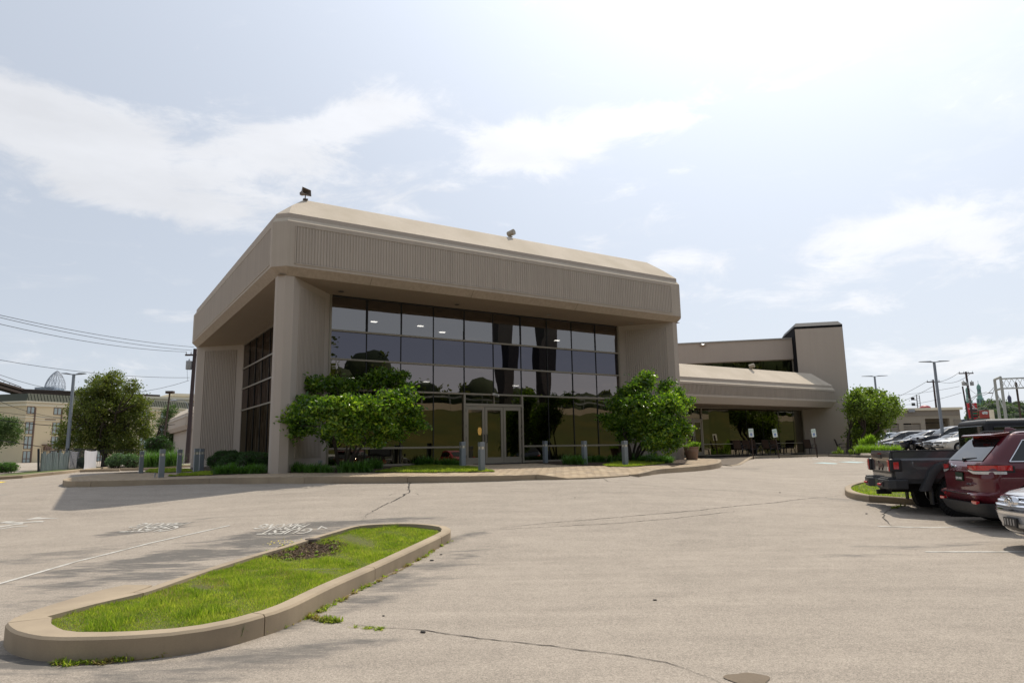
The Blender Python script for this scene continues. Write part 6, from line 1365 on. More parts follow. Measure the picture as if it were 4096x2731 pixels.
for i, (x, y, lb, gr) in enumerate(LI):
    o = lil[i] if i < 3 else lil[i % 3].copy()
    if i >= 3: COL.objects.link(o)
    o.location = (x, y, pave_z(x, y)); s_ = rnd.uniform(.7, 1.15); o.scale = (s_, s_, s_*rnd.uniform(.8, 1.1)); o.rotation_euler = (0, 0, rnd.random()*6); tag(o, lb, 'plant', gr)
# tall grasses behind the left bollards
for px, py in ((590, 1868), (615, 1868), (640, 1866), (662, 1866), (684, 1864), (700, 1864)): tuft('tall_grass_plant', 'tall dark ornamental grass behind the left bollards', 'plant', aty((px, py), 39), 260, 1.15, .6, M_LILY, .012, 'tall grasses behind the left bollards', .6)

# ------------------------------------------------------------------ grass blades
def blades(name, poly, zf, n, h, wd, material, label=None, mask=None, lean=.35):
    P = np.array([p[:2] for p in poly]); lo, hi = P.min(0), P.max(0); x = rng.uniform(lo[0], hi[0], int(n*2.6)); y = rng.uniform(lo[1], hi[1], int(n*2.6)); ok = inside(x, y, P); 
    if mask is not None: ok &= mask(x, y)
    x, y = x[ok][:n], y[ok][:n]; n = len(x); z = zf(x, y); patch = .75+.5*np.sin(x*2.1+1.3*np.sin(y*1.7))*np.cos(y*2.6+x*.7)*.5+.25*np.sin(x*7.1+y*5.3); L = h*rng.uniform(.5, 1.3, n)*patch
    a = rng.uniform(0, 2*PI, n); b = rng.uniform(0, 2*PI, n); ca, sa = np.cos(a)*wd/2, np.sin(a)*wd/2; ll = L*lean*rng.uniform(.2, 1.6, n)
    B0 = np.stack([x, y, z-.01], 1); s_ = np.stack([ca, sa, 0*ca], 1); d = np.stack([np.cos(b)*ll, np.sin(b)*ll, L], 1); d2 = np.stack([np.cos(b)*ll*.35, np.sin(b)*ll*.35, L*.58], 1)
    V = np.stack([B0-s_, B0+s_, B0+d2+s_*.7, B0+d2-s_*.7, B0+d], 1).reshape(-1, 3); k = np.arange(n)[:, None]*5
    F = np.concatenate([k+[0, 1, 2], k+[0, 2, 3], k+[3, 2, 4]], 1).reshape(-1, 3); o = npmesh(name, V, F, material); o['kind'] = 'stuff'
    if label: o['label'] = label
    return o
bare = np.array(gp(1230, 2235)); bare2 = np.array(gp(820, 2400)); bare3 = np.array(gp(830, 2370))
def bm_(x, y):
    d = np.hypot((x-bare[0])/.62, (y-bare[1])/.80)+.25*np.sin(x*9)*np.cos(y*8); e = np.hypot((x-bare2[0])/.35, (y-bare2[1])/.22)+.3*np.sin(x*17+y*13)
    return (d > rng.uniform(.55, 1.05, len(x))) & (e > rng.uniform(.3, 1.0, len(x)))
blades('island_grass', IIN, lambda x, y: Gv(x, y)+.115+.03*(y < 9), 125000, .042, .0055, M_GRASS, 'green grass filling the kerbed island in the foreground', bm_)
M_DRYG = leafmat('dry_blade', (.22, .17, .06), (.34, .27, .11), .7, .3, .2)
blades('dry_grass', IIN, lambda x, y: Gv(x, y)+.12+.03*(y < 9), 6500, .05, .005, M_DRYG, 'straw-coloured blades among the island grass', None, .9)
bc = [np.array(gp(*p)) for p in ((830, 2385), (700, 2450), (1000, 2330), (560, 2420), (900, 2290), (1150, 2350))]
def dpm(x, y): return np.min([np.hypot((x-c_[0])/.30, (y-c_[1])/.22)+.5*np.sin(x*13+y*7) for c_ in bc], axis=0) < 1.0
blades('dry_grass', IIN, lambda x, y: Gv(x, y)+.12+.03*(y < 9), 9000, .05, .006, M_DRYG, 'tan dry patches in the island grass', dpm, 1.2)
def tall(x, y): return (np.sin(x*6.1+1.7*np.sin(y*3.3))*np.cos(y*4.7+x*2.1) > .45)
blades('island_grass', IIN, lambda x, y: Gv(x, y)+.12+.03*(y < 9), 26000, .085, .006, M_GRASS, 'taller darker tufts among the island grass', tall, .5)
# worn mulch ring with a cut stump and weeds
mb = MB(); nn_ = 26; ring_ = [[(bare[0]+.60*k_*math.cos(t)*(1+.12*math.sin(3*t)), bare[1]+.78*k_*math.sin(t)*(1+.1*math.cos(4*t)), 0)  for t in np.linspace(0, 2*PI, nn_, endpoint=False)] for k_ in (1, .6, .05)]
ring_ = [[(x, y, G(x, y)+.118+.012*(2-i)/2+(.0 if i else -.02)) for x, y, _ in r_] for i, r_ in enumerate(ring_)]; mb.loft(ring_, caps=False); o = mb.build('mulch_ring', M_MULCH, smooth=True); o['kind'] = 'structure'
pm = []
for _ in range(900):
    t = rnd.random()*2*PI; k_ = math.sqrt(rnd.random()); pm.append((bare[0]+.58*k_*math.cos(t), bare[1]+.76*k_*math.sin(t), 0))
pm = [(x, y, G(x, y)+.135) for x, y, _ in pm]; V, F = leaves(np.array(pm), .07, .22, 1.2); o = npmesh('mulch_chips', V, F, nmat('bark_chip', (.19, .13, .08), .9, .5, 9, .4, 60)); tag(o, 'loose dark bark chips on the bare patch of the grass island', None, None, 'stuff')
P = gp(1250, 2196); mb = MB(); mb.lathe([(.13, -.03), (.125, .015), (.12, .022), (.001, .024)], 14); o = mb.build('tree_stump', nmat('stump_wood', (.10, .08, .065), .9, .2, 6), loc=(P[0], P[1], P[2]+.15), smooth=True, ang=40); tag(o, 'flat weathered tree stump at the edge of the bare mulch patch', 'stump')
for _ in range(34):
    t = rnd.random()*2*PI; k_ = rnd.uniform(.35, 1.15); x, y = bare[0]+.58*k_*math.cos(t), bare[1]+.76*k_*math.sin(t)
    o = tuft('weed', 'low bright weed on the bare mulch patch of the grass island', 'weed', (x, y, G(x, y)+.12), 12, rnd.uniform(.03, .07), .05, M_LIME if rnd.random() < .5 else M_GRASS, .008, 'weeds on the bare mulch patch', .9)
Pd = aty((1115, 2195), gp(1115, 2215)[1])
V, F = leaves(np.array([(gp(1080+rnd.random()*90, 2230)[0]+rnd.uniform(-.1, .1), gp(1110, 2228)[1]+rnd.uniform(-.35, .35), G(Pd[0], Pd[1])+.20+rnd.uniform(0, .03)) for _ in range(45)]), .022, .9, 2.5); o = npmesh('buttercup_flowers', V, F, mat('yellow_petal', (.75, .6, .02), .6)); tag(o, 'tiny yellow flowers in the grass left of the mulch patch', None, None, 'stuff')
for k, lb in (('A', 'lawn strip left of the entrance doors'), ('B', 'small lawn under the right shrub'), ('C', 'grass oval behind the left bollards'), ('D', 'narrow lawn left of the hedge')):
    P_ = BEDS[k]; z_ = np.vectorize(lambda x, y: tz(x, y)+.025); blades('lawn', P_, z_, {'A': 26000, 'B': 14000, 'C': 14000, 'D': 14000}[k], .075, .012, M_GRASS, lb, None, .3)
blades('island_grass', RIN, lambda x, y: Gv(x, y)+.11, 16000, .09, .012, M_GRASS, 'grass on the kerbed island under the grey pickup')
# weeds at kerb feet and in cracks
def weeds(pxs, n, h, lb, gr, spread=.05, dy=0):
    for _ in range(n):
        i = rnd.randrange(len(pxs)-1); t = rnd.random(); px = pxs[i][0]+(pxs[i+1][0]-pxs[i][0])*t; py = pxs[i][1]+(pxs[i+1][1]-pxs[i][1])*t+dy; P = gp(px, py)
        tuft('weed', lb, 'weed', (P[0]+rnd.uniform(-spread, spread), P[1]+rnd.uniform(-spread, spread), P[2]), 16, h*rnd.uniform(.4, 1.2), .07, M_GRASS if rnd.random() < .7 else M_DRYG, .006, gr, .7)
weeds([(200, 2652), (300, 2655), (420, 2648), (560, 2632), (690, 2612), (800, 2595)], 46, .06, 'small weed at the foot of the near island kerb', 'weeds along the island kerb')
weeds([(800, 2595), (960, 2558), (1100, 2518), (1200, 2475)], 24, .05, 'small weed at the foot of the near island kerb', 'weeds along the island kerb')
weeds([(1210, 2462), (1300, 2425), (1420, 2360), (1560, 2290), (1680, 2225), (1800, 2150)], 60, .055, 'small weed at the foot of the near island kerb', 'weeds along the island kerb', .04, 9)
weeds([(1215, 2460), (1300, 2482), (1380, 2492)], 34, .07, 'green weed growing in the pavement crack beside the island', 'weeds in the crack', .03)
weeds([(1400, 2500), (1560, 2520)], 6, .035, 'green weed growing in the pavement crack beside the island', 'weeds in the crack', .03)
weeds([(1080, 1937), (1500, 1932), (1900, 1920)], 18, .09, 'weed tuft at the foot of the terrace kerb', 'weeds along the terrace kerb', .03)
weeds([(2140, 1913), (2240, 1912)], 6, .09, 'weed tuft at the foot of the terrace kerb', 'weeds along the terrace kerb', .03)
weeds([(3570, 2032), (3620, 2022)], 10, .07, 'weed tuft in the crack behind the grey pickup', 'weeds behind the pickup', .04)
M_DIRT = nmat('kerb_dirt', (.17, .125, .07), .95, .3, 6, .4, 50)
for pts_ in ([(300, 2660), (560, 2637), (800, 2600), (1100, 2523), (1210, 2468)], [(1205, 2470), (1420, 2368), (1680, 2234), (1800, 2160)]): decal('kerb_dirt', strip([gp(*p) for p in pts_], .05, .012, .06), M_DIRT, .004)
P = gp(945, 2568); tuft('weed', 'single tall leafy weed standing against the near kerb face', 'weed', P, 60, .17, .08, M_LILY, .011, None, .5)
P = gp(1155, 1934); tuft('weed', 'leafy weed standing against the terrace kerb below the corner pier', 'weed', P, 50, .22, .14, M_LILY, .016, None, .5)
# ------------------------------------------------------------------ background, left
def onpl(px, py, P, d):
    """point of a vertical plane through P with horizontal direction d, seen at a photo position: (distance along d, z)"""
    r = ray((px, py)); n = np.array([-d[1], d[0]]); t = ((np.array(P[:2])-EYE[:2])@n)/(r[:2]@n); Q = EYE+r*t; return float((Q[:2]-np.array(P[:2]))@np.array(d)), float(Q[2])
M_CREAM = nmat('cream_brick', (.70, .585, .39), .9, .08, .3, .05, 8); M_CREAM2 = nmat('cream_trim', (.74, .67, .52), .8, .05, .3, .04, 8); M_MANS = nmat('metal_roof', (.065, .07, .05), .75, .1, .3, .05, 4)
M_WINF = mat('window_frame_bronze', (.16, .10, .07), .5); M_WGL = mat('far_glass', (.36, .42, .41), .25, .6); M_BRN = nmat('tan_render', (.46, .28, .15), .9, .06, .3, .05, 5)
HP = aty((99, 1700), 135); hd = np.array([.50, .866]); hang = math.atan2(hd[1], hd[0]); hl = np.array([-.985, .17])
hot = thing('hotel', 'cream brick four-storey hotel with dark green metal mansard roof behind the street trees at left', 'building', (HP[0], HP[1], 0), hang)
def hz(py): return 1.6+(1838.5-py)/2703*135
def loc(p): q = np.array(p[:2])-HP[:2]; return (q@hd, q@np.array([-hd[1], hd[0]]))
ll_ = loc(HP[:2]+hl*60)
def hpoly(k): # plan of the two street faces, inset k
    a = np.array([0, 0.]); b = np.array([74, 0.]); c_ = np.array(ll_); u1 = np.array([0, 1.]); dd = (c_-a)/np.linalg.norm(c_-a); n2 = np.array([dd[1], -dd[0]]); 
    if n2@np.array([10, 10]) < 0: n2 = -n2
    den_ = dd[0]*0-dd[1]*1
    A = np.array([0, k]); Bp = a+n2*k; t = (k-Bp[1])/dd[1] if abs(dd[1]) > 1e-6 else 0; C = Bp+dd*t
    return [tuple(C), (74, k), (74, 18), tuple(c_+n2*k+np.array([6, 14])), tuple(c_+n2*k)]
zt, ze, zc, zb = hz(1574), hz(1605), hz(1625), .7
mb = MB(); mb.prism(hpoly(0), zb, zc); mb.build('wall', M_CREAM, hot, fix=True)
for za, zb_, k in ((zc, zc+.35, -.25), (zc+.35, ze-.25, -.1), (ze-.25, ze, -.5)): mb = MB(); mb.prism(hpoly(k), za, zb_-.003); mb.build('cornice', M_CREAM2, hot, fix=True)
mb = MB(); mb.loft([[(*p, ze) for p in hpoly(-.3)], [(*p, zt) for p in hpoly(.6)]]); mans = mb.build('roof', M_MANS, hot, fix=True)
mb = MB()
for i in range(120):
    x = .2+i*.6; mb.add([(x, -.31, ze), (x+.09, -.31, ze), (x+.09, .6, zt), (x, .6, zt), (x, -.40, ze), (x+.09, -.40, ze), (x+.09, .5, zt), (x, .5, zt)], [(4, 5, 6, 7), (0, 4, 7, 3), (1, 2, 6, 5)])
o = mb.build('standing_seams', M_MANS, mans); o['kind'] = 'stuff'
for za, zb_ in ((hz(1672), hz(1668)), (hz(1682), hz(1679))): mb = MB(); mb.prism(hpoly(-.12), za, zb_); mb.build('string_course', M_CREAM2, hot, fix=True)
rows_ = [(1657, 1627), (1737, 1688), (1796, 1745), (1850, 1803)]
for c0_, c1_ in ((101, 132), (209, 240), (300, 330), (395, 425), (480, 510), (560, 592), (640, 668)):
    x0 = onpl(c0_, 1700, HP, hd)[0]; x1 = onpl(c1_, 1700, HP, hd)[0]
    for pa, pb in rows_:
        za, zb_ = hz(pa), hz(pb); f = MB(); f.box((x0, -.06, za), (x1, .05, zb_)); fr_ = f.build('window', M_WINF, hot)
        for k in range(2):
            a = x0+(x1-x0)*k/2+.12; b = x0+(x1-x0)*(k+1)/2-.08; zs = [(za+.15, zb_-.12)] if pa == 1657 else [(za+.9, zb_-.1), (za+.12, za+.75)]
            for z0_, z1_ in zs: mb = MB(); mb.add([(a, -.075, z0_), (b, -.075, z0_), (b, -.075, z1_), (a, -.075, z1_)], [(0, 1, 2, 3)]); mb.build('pane', M_WGL, fr_)
    mb = MB(); mb.box((x1, -.15, .7), (x1+.26, .02, hz(1627) if c0_ > 500 else hz(1630))); mb.build('pilaster', M_WINF, hot)
x0 = onpl(172, 1780, HP, hd)[0]; mb = MB(); mb.box((x0, -1.0, hz(1800)), (x0+1.2, -.3, hz(1785))); mb.box((x0-.3, -.9, hz(1781)), (x0+6, -.1, hz(1777))); mb.build('wall_lantern_and_awning', M_WINF, hot)
x0 = onpl(180, 1680, HP, hd)[0]; mb = MB(); mb.box((x0, -.05, hz(1682)), (x0+2, 0.0, hz(1675))); mb.build('vent', M_WINF, hot)
# tan building with the green sign
BP = aty((585, 1600), 165); bd = np.array([.75, .66]); bd /= np.linalg.norm(bd)
tb = thing('tan_building', 'tan rendered building with cream cornice and green script sign beyond the pear tree', 'building', (BP[0], BP[1], 0), math.atan2(bd[1], bd[0]))
def bz(py): return 1.6+(1830-py)/2703*170
mb = MB(); mb.box((0, 0, .7), (9.5, 12, bz(1618))); mb.box((9.5, .8, .7), (40, 14, bz(1602))); mb.build('wall', M_BRN, tb)
for (a, b, y0, z0_, z1_) in ((-.4, 9.8, -.2, bz(1618), bz(1603)), (-.8, 10.2, -.6, bz(1603), bz(1594)), (6.2, 41, .5, bz(1604), bz(1588)), (5.8, 41.4, .1, bz(1588), bz(1578)), (-.2, 10, -.3, bz(1660), bz(1648))): mb = MB(); mb.box((a, y0, z0_+.003), (b, 12, z1_)); mb.build('cornice', M_CREAM2, tb)
mb = MB(); mb.box((-.1, -.1, .7), (9.2, -.02, bz(1660))); mb.build('lower_wall', M_CREAM, tb)
for a in (1.5, 5.0):
    for pa, pb in ((1685, 1664), (1765, 1712)): mb = MB(); mb.box((a, -.2, bz(pa)), (a+2.6, -.11, bz(pb))); f = mb.build('window', M_WINF, tb); mb = MB(); mb.box((a+.2, -.23, bz(pa)+.2), (a+1.2, -.205, bz(pb)-.2)); mb.box((a+1.4, -.23, bz(pa)+.2), (a+2.4, -.205, bz(pb)-.2)); mb.build('pane', M_WGL, f)
x0, z0_ = onpl(702, 1641, BP, bd); x1, z1_ = onpl(726, 1616, BP, bd); M_GSIGN = mat('sign_bright_green', (.10, .42, .03), .5)
mb = MB(); mb.box((x0, -.3, z0_), (x1, .1, z1_)); sg_ = mb.build('sign_box', M_GSIGN, tb)
textmesh('H', (z1_-z0_)*.95, M_SIGN, sg_, Matrix.Translation(((x0+x1)/2, -.33, (z0_+z1_)/2)) @ Matrix.Rotation(PI/2, 4, 'X') @ Matrix.Shear('XY', 4, (0.25, 0)) if False else Matrix.Translation(((x0+x1)/2, -.33, (z0_+z1_)/2)) @ Matrix.Rotation(PI/2, 4, 'X'), 'sign_lettering', .02, .02)
# rail viaduct girder over the hotel roof
vd = thing('rail_viaduct', 'rusty steel rail viaduct crossing above the hotel roof', 'bridge')
mb = MB()
def gird(m_, A, Bp, h, t): 
    A = Vector(A); Bp = Vector(Bp); d = (Bp-A).normalized(); s_ = Vector((-d.y, d.x, 0)).normalized()*t
    for o1, o2 in ((0, .5), (h-.5, h)): m_.add([A-s_+Vector((0, 0, -o1)), Bp-s_+Vector((0, 0, -o1)), Bp+s_+Vector((0, 0, -o1)), A+s_+Vector((0, 0, -o1)), A-s_+Vector((0, 0, -o2)), Bp-s_+Vector((0, 0, -o2)), Bp+s_+Vector((0, 0, -o2)), A+s_+Vector((0, 0, -o2))], [(0, 1, 2, 3), (7, 6, 5, 4), (0, 4, 5, 1), (1, 5, 6, 2), (2, 6, 7, 3), (3, 7, 4, 0)])
    m_.add([A-s_*.6, Bp-s_*.6, Bp-s_*.6+Vector((0, 0, -h)), A-s_*.6+Vector((0, 0, -h))], [(0, 1, 2, 3)])
V0, V1, V2 = aty((-80, 1508), 158), aty((84, 1556), 170), aty((640, 1580), 185)
gird(mb, V0, V1, 1.5, 1.2); gird(mb, V1, V2, 1.1, 1.2); mb.build('girder', M_RUST, vd)
mb = MB(); mb.tube([V0+np.array([0, 0, 1.3]), V1+np.array([0, 0, .5])], .1, 4)
for t in np.linspace(0, .98, 8): P = V0+(V1-V0)*t; mb.cyl(P, P+np.array([0, 0, 1.3-.8*t]), .06, n=4)
mb.build('railing', M_RUST, vd)
for px in (64, 146, 212, 280, 604):
    t = (px-84)/(640-84); P = V1+(V2-V1)*max(0, t); w_ = MB(); w_.box((P[0]-.9, P[1]-.9, .5), (P[0]+.9, P[1]+.9, P[2]-1.0))
    for s_ in (-1, 1): w_.cyl((P[0], P[1], P[2]-3.2), (P[0]+s_*2.2, P[1]+s_*.4, P[2]-1.0), .18, n=4)
    w_.build('support', M_RUST, vd)
# domed lattice crown tower far away
M_FARB = mat('hazed_glass', (.30, .36, .43), .4); M_LAT = mat('hazed_steel', (.36, .38, .42), .5)  # pale blue-grey tones carry the haze of distance in their colour
DP = aty((190, 1556), 700); dt = thing('crown_tower', 'distant skyscraper with open lattice crown above the hotel roof', 'building', (DP[0], DP[1], 0))
mb = MB(); mb.box((-13.5, 0, 0), (5.5, 18, DP[2]+2)); mb.box((2, -3, 0), (14, 14, DP[2]-2)); bdy = mb.build('tower_block', M_FARB, dt)
mb = MB()
for i in range(16): x = -13.3+i*1.25; mb.box((x, -.25, 20), (x+.45, 0, DP[2]+2.3))
mb.build('window_bars', M_LAT, bdy)
mb = MB(); H_ = 20.5
def dome(a, t, tip=.0): # a azimuth, t height 0..1
    r = max(0, 1-t**2.1)**.85; return (1.5+9.9*r*math.cos(a)+1.0*t, 9+9*r*math.sin(a), DP[2]+H_*t)
for i in range(18):
    a = 2*PI*i/18; mb.tube([dome(a, t) for t in np.linspace(0, 1, 9)], .16, 4)
    mb.tube([dome(a+t*1.2, t) for t in np.linspace(0, .95, 9)], .12, 4)
for t in (.06, .18, .3, .42, .54, .66, .78, .88): mb.tube([dome(a, t) for a in np.linspace(0, 2*PI, 20)], .13, 4)
mb.tube([dome(-PI/2+.55*math.sin(q)-.1, .75*math.cos(q)) for q in np.linspace(-PI/2, PI/2, 14)], .3, 4)
crn = mb.build('lattice_crown', M_LAT, dt)
textmesh('GREAT AMERICAN', 1.7, M_FARB, crn, Matrix.Translation((5.2, -2.2, DP[2]+2.2)) @ Matrix.Rotation(PI/2, 4, 'X'), 'crown_lettering', .05)

# lamp posts
def lamp(label, x, y, h, zb_, w0=.085, arm=.95, rot=0.0, group='double-headed parking lot lights', block=True):
    r = thing('parking_lot_light', label, 'lamp post', (x, y, zb_), rot, group)
    mb = MB(); mb.loft([[(-w0, -w0, -.1), (w0, -w0, -.1), (w0, w0, -.1), (-w0, w0, -.1)], [(-w0*.75, -w0*.75, h), (w0*.75, -w0*.75, h), (w0*.75, w0*.75, h), (-w0*.75, w0*.75, h)]]); mb.build('pole', M_LAMPG, r)
    if block: mb = MB(); mb.box((-.28, -.28, -.3), (.28, .28, .16)); mb.build('base', M_CONC, r, bevel=.02)
    for s_ in (-1, 1):
        mb = MB(); mb.loft([[(s_*.08, -.05, h-.06), (s_*.08, .05, h-.06), (s_*.08, .05, h-.01), (s_*.08, -.05, h-.01)], [(s_*.35, -.17, h-.02), (s_*.35, .17, h-.02), (s_*.35, .17, h+.06), (s_*.35, -.17, h+.06)], [(s_*arm, -.13, h+.02), (s_*arm, .13, h+.02), (s_*arm, .13, h+.05), (s_*arm, -.13, h+.05)]]); mb.build('lamp_head', M_LAMPG, r, fix=True)
    return r
P = aty((262, 1886), 42); lamp('grey double-headed parking light standing before the pear tree at left', P[0], P[1], 5.95, .90, arm=.68, rot=.15)
P = aty((3740, 1480), 55); lamp('tall grey double-headed parking light in front of the open garage bay', P[0], P[1], 7.25, .95, .10, 1.15, -.1)
P = aty((3508, 1600), 75); lamp('grey double-headed parking light rising behind the tree right of the tower', P[0], P[1], 8.1, 1.0, .10, 1.35, -.1)
# thin brown light and street light behind the tree
P = aty((655, 1700), 60); t = thing('lamp_post', 'thin brown lamp post with small square head beyond the pear tree', 'lamp post', (P[0], P[1], 0)); mb = MB(); mb.cyl((-.05, 0, .8), (.35, 0, 7.2), .07, n=6); mb.build('pole', M_RUST, t); mb = MB(); mb.box((.05, -.2, 7.2), (.70, .2, 7.42)); mb.build('lamp_head', M_RUST, t)
P = aty((690, 1612), 62); t = thing('street_light', 'grey cobra-head street light just left of the rear wing ridge', 'street light', (P[0], P[1], 0)); mb = MB(); mb.lathe([(math.sin(a), -math.cos(a)) for a in np.linspace(.02, PI-.02, 6)], 8, Matrix.Translation((.1, 0, 6.75)) @ Matrix.Diagonal((.35, .13, .10, 1))); mb.build('lamp_head', M_STEEL, t, smooth=True); mb = MB(); mb.tube([(.35, 0, 6.8), (.9, 0, 6.8), (1.3, 0, 6.5), (1.5, .1, 5.8)], .03, 5); mb.cyl((1.5, .1, .5), (1.5, .1, 5.8), .09, n=6); mb.build('arm', M_STEEL, t)
# utility pole with transformer
def upole(label, x, y, zt_, z0_=.5, arms=(), lean=0, trans=(), r=.16, yaw=0, cans=1):
    t = thing('utility_pole', label, 'utility pole', (x, y, 0), yaw); mb = MB(); mb.cyl((-lean, 0, z0_), (0, 0, zt_), r, r*.75, 10); mb.build('pole', M_WOODP, t)
    for (za, a, b) in arms:
        mb = MB(); mb.box((a, -.06, za-.07), (b, .06, za+.07)); am = mb.build('crossarm', M_WOODP, t)
        for q in np.linspace(a+.08, b-.08, 4): mb = MB(); mb.lathe([(.03, 0), (.05, .05), (.03, .10), (.05, .15), (.02, .22)], 6, Matrix.Translation((q, 0, za+.07))); mb.build('insulator', M_STEEL, am)
    for (dx, za, h, rr) in trans: mb = MB(); mb.lathe([(rr*.9, 0), (rr, .03), (rr, h-.05), (rr*1.05, h), (rr*.3, h+.05), (.04, h+.2), (.001, h+.2)], 12, Matrix.Translation((dx, -.1, za))); mb.build('transformer', M_STEEL, t, smooth=True, ang=40)
    return t
P = aty((777, 1395), 60); UP = P; upole('dark utility pole with one grey transformer left of the building', P[0]+.08, P[1], P[2], .5, [(P[2]-.55, -.85, .6)], .15, [(-.42, aty((760, 1478), 60)[2], .75, .26)], .2)
def wire(A, Bp, sag, r=.022, nm='power_line', lb=None, k=14):
    A = np.array(A, float); Bp = np.array(Bp, float); mb = MB(); mb.tube([A+(Bp-A)*t-np.array([0, 0, 4*sag*t*(1-t)]) for t in np.linspace(0, 1, k)], r, 4); o = mb.build(nm, M_BLK); return tag(o, lb, 'cable')
wl = [((-80, 1242), 40, (777, 1388), 60, .3, 'topmost of the overhead power lines at upper left'), ((-80, 1250), 40.4, (768, 1401), 60, .35, 'second overhead power line from the top at upper left'), ((-80, 1277), 40, (746, 1407), 60, .4, 'third overhead power line from the top at upper left'),
      ((-80, 1425), 45, (758, 1510), 60, .4, 'overhead cable passing above the pear tree top'), ((-80, 1468), 50, (757, 1521), 60, 1.6, 'thin sagging cable crossing behind the pear tree crown'),
      ((-80, 1636), 50, (700, 1668), 62, .5, 'upper dark cable crossing the hotel facade'), ((-80, 1669), 48, (700, 1697), 62, .5, 'thick dark cable crossing the middle of the hotel facade'), ((-80, 1566), 50, (300, 1672), 58, .5, 'thin cable sloping down across the hotel cornice')]
for a, ya, b, yb, s_, lb in wl: wire(aty(a, ya), aty(b, yb), s_, .034 if 'thick' in lb else .020, lb=lb)
wire(aty((747, 1440), 60), aty((750, 1522), 60), -.0, .012, lb='loose drop wire hanging beside the pole transformer')
# iron fence with slats and banners
fA = [gp(-120, 1916), gp(85, 1899), gp(205, 1890), gp(325, 1880), gp(560, 1871)]
M_FEN = mat('iron_fence', (.012, .014, .022), .5); M_SLAT = nmat('grey_slat', (.30, .34, .35), .8, .15, 2, .1, 30); M_BAN = nmat('white_banner', (.50, .50, .54), .6, .15, 1.5, .05, 20)
fence = thing('iron_fence', 'black iron picket fence along the left lot edge, bent near the left with slats behind', 'fence')
def fpt(s_, z): return None
fp = [np.array(p)+np.array([0, 1.2, 0]) for p in fA]; Hf = 1.30
for i, (a, b) in enumerate(zip(fp[:-1], fp[1:])):
    h0, h1 = (1.15, 1.15) if i else (1.75, 1.35)
    mb = MB(); mb.tube([a+[0, 0, h0], b+[0, 0, h1]], .02, 4); mb.tube([a+[0, 0, .15], b+[0, 0, .15]], .02, 4); mb.build('rail', M_FEN, fence)
    mb = MB(); mb.cyl(a+[0, 0, -.1], a+[0, 0, h0+.1]+np.array([-.12 if i == 1 else 0, 0, 0]), .05, n=6); mb.build('post', M_FEN, fence)
    L = np.linalg.norm(b-a); n = int(L/.13); mb = MB()
    if i: 
        for k in range(n): P = a+(b-a)*(k+.5)/n; mb.cyl(P+[0, 0, .05], P+[0, 0, h0+.12], .011, n=4, caps=False)
        o = mb.build('pickets', M_FEN, fence); o['kind'] = 'stuff'
    if i == 1:
        n = int(L/.11)
        for k in range(n):
            P = a+(b-a)*(k+.5)/n+np.array([0, .10, 0]); h = 1.0+.05*math.sin(k); mb = MB(); mb.box((-.042, 0, 0), (.042, .02, h-rnd.uniform(0, .12))); o = mb.build('slat', M_SLAT, fence); o.location = tuple(P+[0, 0, .1]); o.rotation_euler = (0, rnd.gauss(0, .025), .2)
for (t0, t1, h0, h1, lb) in ((1.0+.02, 1.30, 0.12, 1.12, 'crumpled white sheet hung on the fence left of the lamp post'), (1.62/1.62*2.08-.72, 1.86, .12, 1.10, 'white banner hung on the fence just right of the lamp post')):
    pass
def fence_sheet(px0, px1, lb):
    a = np.array(gp(px0, 1889))+[0, 1.34, 0]; b = np.array(gp(px1, 1882))+[0, 1.34, 0]; mb = MB(); rows = []
    for k in range(9):
        r_ = []
        for j in range(15): t = j/14; P = a+(b-a)*t; r_.append((P[0], P[1]+.03*math.sin(j*1.9+k*.7), P[2]+.12+1.02*k/8-.05*math.sin(t*PI)))
        rows.append(r_)
    mb.loft(rows, close=False, caps=False); o = mb.build('banner', M_BAN, smooth=True); tag(o, lb, 'banner')
fence_sheet(208, 254, 'crumpled white sheet hung on the fence left of the lamp post'); fence_sheet(268, 326, 'white banner hung on the fence just right of the lamp post')
# kerb line and planting strip of the left lot edge
lk = [np.array(gp(*p)) for p in [(-150, 1931), (0, 1918), (90, 1912), (160, 1904), (260, 1894), (330, 1886), (400, 1880), (480, 1872), (640, 1872), (760, 1868)]]
for p in lk: p[2] += .14
kk = thing('kerb', None, None, kind='structure'); lkc = catmull(lk, .8); kerb(kk, lkc, lambda x, y, i: float(lkc[i][2]), .17, False, 3, side=1)
bp_ = [p for p in offset2(lkc, .165, False)]+[lk[-1]+np.array([2, 9, 0]), lk[0]+np.array([-6, 14, 0])]
M_VERGE = nmat('verge_grass', (.10, .13, .03), .95, .3, .6, .3, 8, tint=(.12, .095, .05)); region('verge', bp_, lambda x, y: G(x, y)+.12, 2, M_VERGE, kind='structure')
for px, py in ((560, 1881), (400, 1886), (480, 1881)):
    P = gp(px, py); mb = MB(); mb.box((-.9, -.09, 0), (.9, .09, .12)); o = mb.build('wheel_stop', M_CONC, bevel=.02, loc=P); o.rotation_euler = (0, 0, .35); tag(o, 'concrete wheel stop lying by the left planting strip', 'wheel stop', 'wheel stops by the left planting strip')

